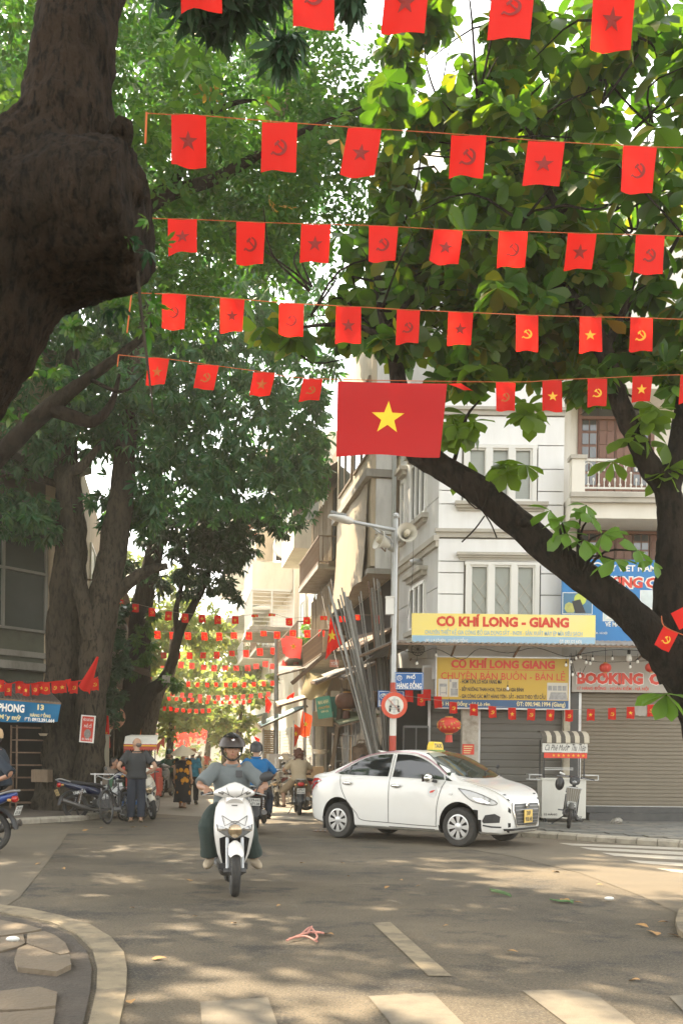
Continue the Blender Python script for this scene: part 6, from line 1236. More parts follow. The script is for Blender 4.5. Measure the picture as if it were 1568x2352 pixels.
flag('narrow red flag with yellow star hanging behind the utility cabinet', (239, 1640), (250, 1645), (253, 1719), (240, 1722), 25, 's', em_yel, wave=.04, esize=.3)
# row in front of the shutters
b5x = lambda x: 846.7+.46*x
b5y = lambda y: 1348.5+.46*y
for i, (x, y, e) in enumerate(((200, 545, None), (262, 563, 'h'), (290, 540, None), (343, 575, None), (420, 603, 'h'), (523, 612, 's'), (615, 624, 'h'), (714, 632, 's'), (810, 636, 'h'), (906, 640, 's'), (998, 642, 'h'), (1107, 637, 's'), (1212, 632, 'h'), (1305, 627, 's'), (1408, 616, 'h'), (1495, 604, 's'))):
    X_, Y_ = b5x(x), b5y(y); w_, h_ = 18, 27; s_ = fr_.uniform(-2, 2)
    flag(f"small red {'star ' if e == 's' else 'hammer and sickle ' if e else ''}flag, {ORD[i]} from the left across the closed shutters", (X_-w_/2, Y_-h_/2), (X_+w_/2, Y_-h_/2), (X_+w_/2+s_, Y_+h_/2+fr_.uniform(-2, 1)), (X_-w_/2+s_, Y_+h_/2), 21.1+(.4 if i < 4 else 0), e, em_yel, group='flags across the closed shutters', esize=.28, wave=.015)
cord('thin line carrying the flags across the closed shutters', [(880, 1592, 21.4)]+[(b5x(x), b5y(y)-13.6, 21.1) for x, y in ((420, 603), (523, 612), (615, 624), (810, 636), (998, 642), (1212, 632), (1408, 616), (1495, 604))]+[(1620, 1590, 21.1)], .004, wire_m)
sheerp = sheer('clear_plastic', [(.5, .47, .42), (.55, .52, .46)], .5, .3, False); o = cloth_sheet('plastic_sheet', 'scrap of clear plastic between two flags on the shutter line', 'plastic', ((1456, 1620, 21.12), (1483, 1617, 21.12), (1484, 1644, 21.12), (1458, 1642, 21.12)), sheerp, 5, 4, .01, .02)
# flags on poles along the right side
def pole_flag(label, poly_tl, tr_, br, bl, Y, star_, pole, m=flag_m, es=.25, ec=(.5, .45)):
    f = flag(label, poly_tl, tr_, br, bl, Y, 's' if star_ else None, em_bright, m, esize=es, wave=.05, nx=8, ny=8, name='national_flag', ecen=ec)
    if pole: MB().tube([P(*pole[0])-f.location, P(*pole[1])-f.location], .018, 6).obj('flagpole', steel, f)
    return f
pole_flag('red flag with yellow star hanging from a slanted pole left of the pipe bundle', (760, 1410), (772, 1440), (785, 1478), (747, 1513), 26.4, True, ((758, 1400, 26.4), (800, 1560, 26.4)), es=.42, ec=(.35, .5))
pole_flag('big translucent pink national flag hanging over the far awnings', (655, 1460), (694, 1468), (690, 1514), (656, 1508), 37.5, True, None, flag_pale, .2)
pole_flag('second pale red flag behind the big translucent one', (645, 1466), (662, 1466), (668, 1506), (650, 1503), 38.5, False, None, flag_pale)
pole_flag('orange red flag with star under the awnings, the larger right one', (694, 1633), (718, 1645), (710, 1693), (686, 1690), 29.5, True, ((697, 1625, 29.5), (700, 1720, 29.5)), sheer('flag_orange', [(.6, .06, .015), (.66, .08, .02)], .5, .6, False), .27)
pole_flag('narrow orange red flag with star left of the larger one', (675, 1662), (692, 1674), (684, 1700), (674, 1722), 30.5, True, ((675, 1655, 30.5), (674, 1730, 30.5)), MATS['flag_orange'], .32, (.35, .4))
pole_flag('red triangular flag with white edge by the far lamp post', (610, 1597), (625, 1617), (618, 1636), (609, 1641), 38, False, None)
pole_flag('little red pennant above the blue shirted rider', (583, 1691), (597, 1698), (595, 1705), (587, 1702), 33, False, None)
pole_flag('torn red strip hanging below the canvas sheet', (660, 1600), (676, 1590), (674, 1603), (658, 1606), 31.5, False, None)
pole_flag('tall orange vertical banner right of the dark leaning tree', (321, 1556), (331, 1556), (323, 1700), (312, 1700), 30.5, False, None, mat('banner_orange', (.62, .17, .03), .7, var=.4, scale=5))
# ================================================================== vehicles
white_car = mat('white_car_paint', (.74, .73, .69), .22, var=.02, coat=.6, scale=2, dirt=.10, dcol=(.5, .45, .36), dscale=1.2)
white_sc = mat('white_scooter_paint', (.72, .70, .66), .25, var=.03, coat=.5, scale=3, dirt=.12, dcol=(.45, .4, .32), dscale=3)
chrome = mat('chrome', (.7, .69, .66), .15, .95, var=.05); tyre_m = mat('tyre', (.028, .027, .025), .8, var=.25, scale=20, dirt=.3, dcol=(.09, .08, .065), dscale=5)
silver = mat('silver_hubcap', (.50, .50, .49), .3, .55, var=.06, dirt=.15); black_p = mat('black_plastic', (.025, .025, .026), .45, var=.2)
tint = mat('tinted_glass', (.010, .013, .013), .05, spec=.9, var=.2); red_l = mat('tail_lamp_red', (.42, .015, .01), .2, coat=.5); lens = mat('clear_lens', (.26, .26, .255), .1, .5, var=.3, scale=14, coat=1.)
amber = mat('amber_lens', (.55, .28, .06), .2, .3, coat=.6, var=.4, scale=20); plate_y = mat('yellow_plate', (.68, .46, .10), .5); plate_w = mat('white_plate', (.6, .6, .56), .5); seat_m = mat('black_vinyl', (.022, .022, .023), .5, var=.2, scale=9)
engine_m = mat('engine_grey', (.13, .13, .13), .45, .6, var=.35, scale=12, dirt=.4); seam_m = mat('panel_seam', (.10, .095, .085), .8); well_m = mat('wheel_well', (.012, .012, .012), .95)
def bvh(me): return BVHTree.FromPolygons([v.co.copy() for v in me.vertices], [tuple(p.vertices) for p in me.polygons])
def decal(tree, outline, M, lift, m, name, parent, res=.03, angle=40, thick=0):
    """panel that follows the body: outline in the local xy of frame M, projected along M's -z on to the body, raised by lift"""
    xs = [p[0] for p in outline]; ys = [p[1] for p in outline]; bm = bmesh.new(); vs = [bm.verts.new((x, y, 0)) for x, y in outline]; bm.faces.new(vs)
    bmesh.ops.triangulate(bm, faces=bm.faces[:])
    for ax, lo, hi in ((V((1, 0, 0)), min(xs), max(xs)), (V((0, 1, 0)), min(ys), max(ys))):
        n = int((hi-lo)/res)
        for k in range(1, n+1): bmesh.ops.bisect_plane(bm, geom=bm.verts[:]+bm.edges[:]+bm.faces[:], plane_co=ax*(lo+(hi-lo)*k/(n+1)), plane_no=ax)
    R3 = M.to_3x3(); d = -(R3 @ V((0, 0, 1))).normalized(); last = None
    for v in bm.verts:
        p = M @ v.co; hit = tree.ray_cast(p, d)
        if hit[0] is None: near_ = tree.find_nearest(p+d*last if last else p); q, nn = near_[0], near_[1]
        else: q, nn = hit[0], hit[1]; last = hit[3]
        if nn.dot(d) > 0: nn = -nn
        v.co = q+nn*lift-d*lift*.5
    bmesh.ops.recalc_face_normals(bm, faces=bm.faces[:]); me = bpy.data.meshes.new(name); bm.to_mesh(me); bm.free(); me.materials.append(m); me.polygons.foreach_set('use_smooth', [True]*len(me.polygons))
    return put(name, me, parent)
def strip(pts, w_):
    """outline of a band along 2-D points"""
    pts = [V((*p, 0)) for p in pts]; a, b = [], []
    for i, p in enumerate(pts):
        t = (pts[min(i+1, len(pts)-1)]-pts[max(0, i-1)]).normalized(); n = V((-t.y, t.x, 0)); a.append(p+n*w_/2); b.append(p-n*w_/2)
    return [(p.x, p.y) for p in a+b[::-1]]
def smooth2(p, k=5): q = catmull([V((*a, 0)) for a in p], k); return [(v.x, v.y) for v in q]
# ------------------------------------------------------------------ white taxi saloon; x forward, y left
def car_body():
    ip = lambda x, t: float(np.interp(x, [a for a, _ in t], [b for _, b in t]))
    top = [(p.x, p.y) for p in catmull([V((x, z, 0)) for x, z in ((-1.99, .70), (-1.975, .86), (-1.95, .98), (-1.88, 1.045), (-1.72, 1.085), (-1.5, 1.115), (-1.36, 1.16), (-1.1, 1.285), (-.85, 1.39), (-.6, 1.45), (-.3, 1.487), (0, 1.50), (.25, 1.487), (.45, 1.45), (.62, 1.385), (.85, 1.262), (1.08, 1.125), (1.2, 1.05), (1.4, .995), (1.6, .94), (1.75, .885), (1.85, .83), (1.93, .755), (1.975, .66), (1.995, .55))], 4)]
    bot = [(-1.99, .5), (-1.95, .36), (-1.85, .27), (-1.6, .22), (-.9, .19), (.9, .19), (1.6, .2), (1.85, .2), (1.97, .25), (1.995, .36)]
    wid = [(p.x, p.y) for p in catmull([V((x, z, 0)) for x, z in ((-1.99, .50), (-1.96, .62), (-1.88, .715), (-1.7, .785), (-1.4, .822), (-1.0, .83), (0, .83), (.9, .83), (1.25, .825), (1.5, .80), (1.7, .755), (1.83, .69), (1.92, .60), (1.97, .51), (1.995, .42))], 4)]
    belt = [(-2, .93), (-1.7, 1.0), (-1.3, 1.035), (-.6, 1.03), (.4, .985), (1.0, .96), (1.5, .93), (2, .8)]
    xs = sorted(set(list(np.linspace(-1.99, -1.8, 9))+list(np.linspace(-1.8, 1.75, 70))+list(np.linspace(1.75, 1.995, 12)))); rings = []
    for x in xs:
        zt, z0, W_ = ip(x, top), ip(x, bot), ip(x, wid); zb_ = min(ip(x, belt), zt-.03); gh = zt-zb_; rw = max(.2, W_*.955-.40*gh)
        if zt < z0+.1: zt = z0+.1
        zl = lambda t: z0+(zb_-z0)*t
        half = [(0, z0), (W_*.86, z0), (W_*.955, zl(.06)), (W_*.985, zl(.16)), (W_*.993, zl(.32)), (W_, zl(.52)), (W_*.997, zl(.7)), (W_*.985, zl(.86)), (W_*.965, zl(.97))]
        g = min(1, gh/.3)
        half += [(W_*.955-.02*g, zb_+.03*g), (W_*.955-.02-(W_*.955-.02-rw)*.33, zb_+gh*.33), (W_*.955-.02-(W_*.955-.02-rw)*.66, zb_+gh*.64), (rw+.015, zb_+gh*.84), (rw*.93, zb_+gh*.935), (rw*.78, zb_+gh*.975), (rw*.45, zt-.002), (0, zt)]
        q = [V((x, y, z)) for y, z in half]; rings.append(q+[V((x, -p.y, p.z)) for p in q[-2:0:-1]])
    mb = MB().loft(rings); return mb
def make_car(loc, rz):
    th = thing('taxi_car', 'white saloon taxi crossing the junction with yellow roof sign and yellow number plate', 'car', loc, rz)
    me = car_body().mesh('body', white_car, 0); bm = bmesh.new(); bm.from_mesh(me); bmesh.ops.recalc_face_normals(bm, faces=bm.faces[:]); bm.to_mesh(me); bm.free()
    tree0 = bvh(me)
    cut = MB(); AX = (1.2, -1.225); WR = .30
    for x in AX:
        for s in (-1, 1): cut.cyl((x, s*.52, WR+.035), (x, s*1.2, WR+.035), .355, n=40)
    body = boolean(me, cut.mesh('c', well_m, 0)); body.name = 'body'
    if len(body.materials) < 2: body.materials.append(well_m)
    for p in body.polygons:                      # faces left by the cutter are the dark wheel wells
        c = p.center; p.material_index = 1 if any(abs(math.hypot(c.x-x, c.z-WR-.035)-.355) < .02 or (abs(abs(c.y)-.52) < .004 and math.hypot(c.x-x, c.z-WR) < .36) for x in AX) and abs(c.y) < .85 and abs(p.normal.y) < .99 or (abs(abs(c.y)-.52) < .004) else 0
    body.polygons.foreach_set('use_smooth', [True]*len(body.polygons)); body.set_sharp_from_angle(angle=R(38)); put('body', body, th)
    T = tree0
    def side(s): return Matrix(((1, 0, 0, 0), (0, 0, s, s*2), (0, 1, 0, 0), (0, 0, 0, 1)))
    for s in (-1, 1):
        M_ = side(s)
        rear_w = smooth2([(-1.27, 1.085), (-1.05, 1.20), (-.85, 1.30), (-.62, 1.375), (-.4, 1.405), (-.2, 1.415)], 3)+[(-.2, 1.05), (-1.2, 1.068)]
        front_w = smooth2([(-.11, 1.417), (.15, 1.405), (.35, 1.365), (.55, 1.29), (.75, 1.18), (.87, 1.10)], 3)+[(.9, 1.02), (.5, 1.03), (-.11, 1.047)]
        quarter = [(.90, 1.09), (1.06, 1.0), (.93, 1.01)]
        for nm, o in (('rear_window', rear_w), ('front_window', front_w), ('quarter_window', quarter)): decal(T, o, M_, .006, tint, nm, th, .06)
        decal(T, strip([(-1.02, 1.08), (-1.0, 1.21)], .025), M_, .009, black_p, 'window_divider', th, .1)
        decal(T, strip(smooth2([(-1.33, 1.085), (-1.05, 1.235), (-.8, 1.35), (-.5, 1.42), (-.1, 1.45), (.2, 1.435), (.45, 1.37), (.7, 1.25), (.93, 1.10)], 3), .022), M_, .012, mat('visor_strip', (.36, .2, .22), .3, coat=.5), 'wind_deflector', th, .08)
        for ln in ([(-1.2, 1.05), (-1.16, .85), (-1.02, .62), (-.83, .44), (-.72, .33), (-.3, .31)], [(-.155, 1.43), (-.155, .31)], [(-.3, .31), (.7, .29), (.78, .33), (.80, .6), (.86, .85), (.93, 1.0)], [(-.155, .245), (.75, .24)]): decal(T, strip(smooth2(ln, 4) if len(ln) > 2 else ln, .011), M_, .003, seam_m, 'door_seam', th, .06)
        for x in (-1.02, .0):                   # handles
            b = MB().ell((x, s*.845, .905+.02*(x < -.5)), (.10, .022, .032), None, 12); b.obj('door_handle', chrome, th)
            decal(T, [(x+.115*math.cos(a), .905+.02*(x < -.5)+.045*math.sin(a)) for a in np.linspace(0, 2*PI, 16)[:-1]], M_, .003, white_car, 'handle_cup', th, .1)
        b = MB().ell((.72, s*.97, 1.045), (.075, .12, .075), Matrix.Rotation(s*-.15, 3, 'Z'), 16); mr = b.obj('wing_mirror', chrome, th); MB().bar((.76, s*.80, .99), (.74, s*.92, 1.01), .06, .04).obj('mirror_arm', black_p, mr)
        MB().box((.655, s*.97, 1.045), (.01, .17, .11)).obj('mirror_glass', tint, mr, 0)
        MF = Matrix.Translation((2.6, s*1.6, .78)) @ (V((1.0, s*.85, .35)).to_track_quat('Z', 'Y').to_matrix().to_4x4())
        # headlight: long almond swept back along the wing
        MS = side(s); hl = [(1.19, .895), (1.4, .865), (1.62, .80), (1.80, .715), (1.82, .665), (1.72, .655), (1.52, .685), (1.38, .745), (1.28, .82)]
        h_ = decal(T, hl, MS, .006, lens, 'headlight', th, .05); decal(T, [(1.45, .76), (1.6, .75), (1.74, .685), (1.7, .675), (1.53, .705)], MS, .011, chrome, 'reflector', h_, .08)
        decal(T, strip(smooth2(hl+[hl[0]], 2), .012), MS, .009, seam_m, 'lamp_seam', h_, .08)
        decal(T, [(1.66, .50), (1.80, .525), (1.87, .48), (1.86, .39), (1.63, .375), (1.61, .41)], MS, .005, black_p, 'fog_lamp_recess', th, .06)
        decal(T, strip([(1.62, .345), (1.75, .325), (1.88, .32)], .024), MS, .006, black_p, 'bumper_slit', th, .06)
        decal(T, [(-1.98, .93), (-1.9, .99), (-1.72, .995), (-1.62, .965), (-1.74, .90), (-1.84, .82), (-1.93, .73), (-1.985, .71)], MS, .008, red_l, 'tail_light', th, .05)
        decal(T, strip([(-1.66, .95), (-1.80, .93), (-1.93, .78)], .03), MS, .012, lens, 'tail_light_bar', th, .06)
        decal(T, [(1.06+.035*math.cos(a), .80+.018*math.sin(a)) for a in np.linspace(0, 2*PI, 12)[:-1]], MS, .01, lens, 'side_repeater', th, .1)
        decal(T, [(.71+.09*math.cos(a), .83+.09*math.sin(a)) for a in np.linspace(0, 2*PI, 20)[:-1]], MS, .004, mat('door_badge', (.62, .62, .6), .4), 'door_badge', th, .05); decal(T, [(.66, .83), (.70, .85), (.77, .86), (.72, .82), (.67, .81)], MS, .007, redp, 'badge_mark', th, .1)
        # mud flaps + sills
        MB().box((-1.56, s*.72, .25), (.02, .16, .2)).obj('mud_flap', black_p, th, 0)
    # windscreen and rear window, bonnet seam, wipers
    MW = Matrix.Translation((2.2, 0, 3.0)) @ (V((.55, 0, 1)).to_track_quat('Z', 'Y').to_matrix().to_4x4())
    def onW(x, y, z):      # frame coordinates of a body point
        q = MW.inverted() @ V((x, y, z)); return (q.x, q.y)
    ws = [onW(1.12, y, 1.08) for y in (-.70,)]+[onW(.98, -.735, 1.10), onW(.75, -.68, 1.28), onW(.53, -.585, 1.41), onW(.44, -.3, 1.455), onW(.41, 0, 1.46), onW(.44, .3, 1.455), onW(.53, .585, 1.41), onW(.75, .68, 1.28), onW(.98, .735, 1.10), onW(1.12, .70, 1.08), onW(1.2, .4, 1.05), onW(1.22, 0, 1.045), onW(1.2, -.4, 1.05)]
    wsm = mat('windscreen_glass', (.035, .045, .035), .05, spec=1., var=.35, scale=2.5); wobj = decal(T, ws, MW, .006, wsm, 'windscreen', th, .08)
    decal(T, [onW(.47, -.56, 1.43), onW(.60, -.6, 1.36), onW(.60, -.2, 1.37), onW(.44, -.2, 1.45)], MW, .009, mat('sun_strip', (.3, .33, .28), .2, coat=.5), 'sun_strip', wobj, .1)
    decal(T, [onW(.44, .18, 1.452), onW(.44, -.18, 1.452), onW(-.25, -.52, 1.47), onW(-.25, .52, 1.47)], MW, .004, mat('black_roof_film', (.04, .038, .03), .12, coat=.5), 'roof_panel', th, .1)
    for y0 in (-.5, .12): MB().tube([(1.17, y0, 1.085), (1.06, y0+.2, 1.15), (1.0, y0+.42, 1.18)], .009, 6).obj('wiper', black_p, th)
    for s in (-1, 1): decal(T, strip([onW(1.24, s*.02, 1.04), onW(1.2, s*.5, 1.03), onW(1.1, s*.73, 1.0), onW(1.3, s*.72, .97), onW(1.55, s*.66, .92), onW(1.8, s*.52, .85)][1:], .01), MW, .003, seam_m, 'bonnet_seam', th, .1)
    MR = Matrix.Translation((-3, 0, 2.4)) @ (V((-1, 0, .9)).to_track_quat('Z', 'Y').to_matrix().to_4x4())
    def onR(x, y, z): q = MR.inverted() @ V((x, y, z)); return (q.x, q.y)
    decal(T, [onR(-1.3, -.6, 1.19), onR(-.95, -.52, 1.36), onR(-.85, 0, 1.4), onR(-.95, .52, 1.36), onR(-1.3, .6, 1.19), onR(-1.38, 0, 1.17)], MR, .006, tint, 'rear_screen', th, .1)
    # nose: grille, badge, number plate, lower lip
    MN = Matrix(((0, 0, 1, 3), (1, 0, 0, 0), (0, 1, 0, 0), (0, 0, 0, 1)))
    gr = [(-.45, .655), (-.41, .685), (.41, .685), (.45, .655), (.46, .58), (.38, .37), (.34, .33), (-.34, .33), (-.38, .37), (-.46, .58)]
    decal(T, strip(gr+[gr[0]], .03), MN, .012, chrome, 'grille_surround', th, .05); g_ = decal(T, gr, MN, .006, black_p, 'grille', th, .05)
    for z in (.63, .575, .52, .465, .41, .37): decal(T, strip([(-.42+(.63-z)*.3, z), (.42-(.63-z)*.3, z)], .012), MN, .016, mat('grille_bar', (.16, .16, .16), .3, .6), 'grille_bar', g_, .06)
    b = MB(); b.lathe([(.0, .012), (.05, .01), (.065, .0)], Matrix.Translation((2.02, 0, .64)) @ Matrix.Rotation(R(90), 4, 'Y') @ Matrix.Scale(.62, 4, V((1, 0, 0))), 24, False); b.obj('badge', chrome, th)
    b = MB(); b.bar((2.034, -.03, .615), (2.034, -.016, .665), .008); b.bar((2.034, .016, .615), (2.034, .03, .665), .008); b.bar((2.034, -.024, .633), (2.034, .024, .647), .008); b.obj('badge_mark', seam_m, th, 0)
    pl = MB().box((2.03, .0, .475), (.012, .28, .2)).obj('number_plate', plate_y, th, 0); PM = Matrix.Translation((2.037, 0, .475)) @ Matrix(((0, -1, 0, 0), (1, 0, 0, 0), (0, 0, 1, 0), (0, 0, 0, 1)))
    t = MB(); text('30F', -.07, .012, .14, .07, None, None, -.002, .02, mb=t, M=PM); text('958.48', -.115, -.08, .23, .07, None, None, -.002, .02, mb=t, M=PM); t.obj('lettering', blackp, pl, 0)
    decal(T, [(-.62, .30), (.62, .30), (.6, .265), (-.6, .265)], MN, .012, black_p, 'bumper_slit', th, .06)
    # roof sign
    sg = MB(); sg.loft([[V((.25+sx*.06*k, sy*.17*k, z)) for sx, sy in ((-1, -1), (1, -1), (1, 1), (-1, 1))] for z, k in ((1.49, 1.0), (1.52, 1.0), (1.57, .95), (1.62, .8), (1.63, .7))]); r_ = sg.obj('roof_sign', mat('taxi_yellow', (.75, .52, .03), .4), th, 60)
    MB().box((.25, 0, 1.487), (.15, .42, .02)).obj('sign_base', mat('sign_base_green', (.2, .3, .06), .5), r_, 0)
    for s in (-1, 1):
        t = MB(); text('TAXI', -.12, 0, .24, .07, None, None, 0, .04, mb=t, M=Matrix.Translation((.25+s*.062, 0, 1.53)) @ Matrix.Rotation(s*-.12, 4, 'Y') @ Matrix(((0, -s*1., 0, 0), (s*1., 0, 0, 0), (0, 0, 1, 0), (0, 0, 0, 1)))); t.obj('lettering', seam_m, r_, 0)
    MB().tube([(-.78, 0, 1.44), (-.95, 0, 1.48)], [.03, .006], 6).obj('aerial', white_car, th)
    # wheels
    wm = {}
    ty = MB(); ty.lathe([(.195, -.085), (.25, -.095), (.285, -.088), (.30, -.06), (.302, 0), (.30, .06), (.285, .088), (.25, .095), (.195, .085)], XM, 40, False); wm['tyre'] = ty.mesh('tyre', tyre_m, 30)
    rm = MB(); rm.lathe([(.2, .08), (.205, -.085), (.19, -.088), (.185, -.06), (.0, -.055)], XM, 36, False); wm['rim'] = rm.mesh('rim', mat('dark_rim', (.05, .05, .05), .5, .3), 30)
    hc = MB()
    for k in range(8):
        a = 2*PI*k/8; Mk = Matrix.Translation((0, .0, 0)) @ Matrix.Rotation(a, 4, 'Y')
        hc.add([Mk @ V(p) for p in ((-.016, .085, .05), (.016, .085, .05), (.030, .089, .12), (.042, .087, .178), (-.042, .087, .178), (-.030, .089, .12))], [(0, 1, 2, 3, 4, 5)])
        hc.add([Mk @ V(p) for p in ((-.068, .086, .176), (.068, .086, .176), (.078, .078, .195), (-.078, .078, .195))], [(0, 1, 2, 3)])
    hc.lathe([(0, -.1), (.03, -.098), (.062, -.09), (.07, -.075)], XM, 24, False); hc.lathe([(.172, -.08), (.176, -.092), (.197, -.088), (.2, -.07)], XM, 40, False); wm['hubcap'] = hc.mesh('hubcap', silver, 30)
    th.scale = (1, 1, 1.045)
    for x in AX:
        for s in (-1, 1):
            w_ = put('wheel', wm['tyre'], th, loc=(x, s*.735, WR)); w_.rotation_euler = (0, 0, 0 if s > 0 else PI)
            put('rim', wm['rim'], w_).rotation_euler = (0, 0, PI); put('hubcap', wm['hubcap'], w_)
    return th
# ================================================================== two-wheelers
make_car((1.42, 17.4, .004), R(-37))
def wheel(parent, x, z, rad, wid, spoke='cast', rim=silver, y=0., n=5, rot=None):
    b = MB(); t = wid/2; prof = [(rad-wid*.85, -t*.7), (rad-wid*.4, -t), (rad-wid*.12, -t*.75), (rad, 0), (rad-wid*.12, t*.75), (rad-wid*.4, t), (rad-wid*.85, t*.7)]
    w_ = put('wheel', (b.lathe(prof, XM, 36, False), b.mesh('tyre', tyre_m))[1], parent, loc=(x, y, z))
    if rot: w_.rotation_euler = rot
    rr = rad-wid*.8; b = MB(); b.lathe([(rr+.004, -t*.72), (rr-.016, -t*.5), (rr-.016, t*.5), (rr+.004, t*.72)], XM, 32, False); b.obj('rim', rim, w_)
    b = MB()
    if spoke == 'cast':
        for k in range(n): a = 2*PI*k/n; b.bar((.03*math.cos(a), 0, .03*math.sin(a)), (rr*math.cos(a), 0, rr*math.sin(a)), .035, .03)
    else:
        for k in range(18): a = 2*PI*k/18; b.bar((.02*math.cos(a+.6), .02*(-1)**k, .02*math.sin(a+.6)), (rr*math.cos(a), 0, rr*math.sin(a)), .005)
    b.obj('spokes', rim if spoke != 'cast' else black_p, w_); b = MB(); b.cyl((0, -.05, 0), (0, .05, 0), .05 if spoke == 'cast' else .025, n=14); b.obj('hub', engine_m, w_); return w_
def arc_shell(cx, cz, rad, a0, a1, wid, n=12, drop=.04):
    b = MB(); rings = []
    for i in range(n+1):
        a = R(a0+(a1-a0)*i/n); c, s = math.cos(a), math.sin(a); w_ = wid/2*(1 if 0 < i < n else .75)
        rings.append([V((cx+(rad-drop*abs(k)**2)*c, w_*k, cz+(rad-drop*abs(k)**2)*s)) for k in (-1, -.7, -.3, 0, .3, .7, 1)]+[V((cx+(rad-.008-drop*abs(k)**2)*c, w_*k*.97, cz+(rad-.008-drop*abs(k)**2)*s)) for k in (1, .5, 0, -.5, -1)])
    return b.loft(rings)
def mirror(parent, s, x, z, m=black_p, big=1.):
    mo = MB().tube([(x, s*.22, z), (x-.02, s*.26, z+.08), (x-.03, s*.31, z+.14)], .007, 6).obj('mirror', black_p, parent)
    MB().ell((x-.035, s*.335, z+.17), (.022, .062*big, .042*big), Matrix.Rotation(s*.3, 3, 'X'), 14).obj('mirror_shell', m, mo); MB().ell((x-.05, s*.335, z+.17), (.01, .054*big, .036*big), Matrix.Rotation(s*.3, 3, 'X'), 14).obj('mirror_glass', lens, mo)
def grips(parent, x, z, w0=.2, w1=.33, back=.06):
    for s in (-1, 1):
        g = MB().tube([(x, s*w0, z), (x-back, s*w1, z-.005)], .018, 10).obj('grip', black_m, parent)
        MB().tube([(x+.02, s*(w0+.02), z+.005), (x+.05, s*(w0+.07), z-.005), (x+.015, s*(w1-.01), z-.02)], .006, 6).obj('brake_lever', steel, g)
def plate(parent, x, z, m, lines, tilt=0., w_=.19, h_=.14, front=False):
    p = MB().box((0, 0, 0), (.006, w_, h_)).obj('number_plate', m, parent, 0); p.location = (x, 0, z); p.rotation_euler = (0, tilt, 0); t = MB(); k = len(lines)
    for i, l in enumerate(lines): text(l, -w_*.42, h_*(.5-(i+1)/k)+.012, w_*.84, h_/k-.022, None, None, -.004, .02, mb=t, M=Matrix(((0, 1, 0, 0), (-1, 0, 0, 0), (0, 0, 1, 0), (0, 0, 0, 1))))
    t.obj('lettering', blackp, p, 0)
def sections(L): 
    """loft of ellipse-like rings: (x, z, half width, half height, power)"""
    b = MB(); rings = []
    for x, z, w_, h_ in L: rings.append([V((x, w_*math.copysign(abs(math.cos(a))**.75, math.cos(a)), z+h_*math.copysign(abs(math.sin(a))**.75, math.sin(a)))) for a in np.linspace(0, 2*PI, 20, endpoint=False)])
    return b.loft(rings)
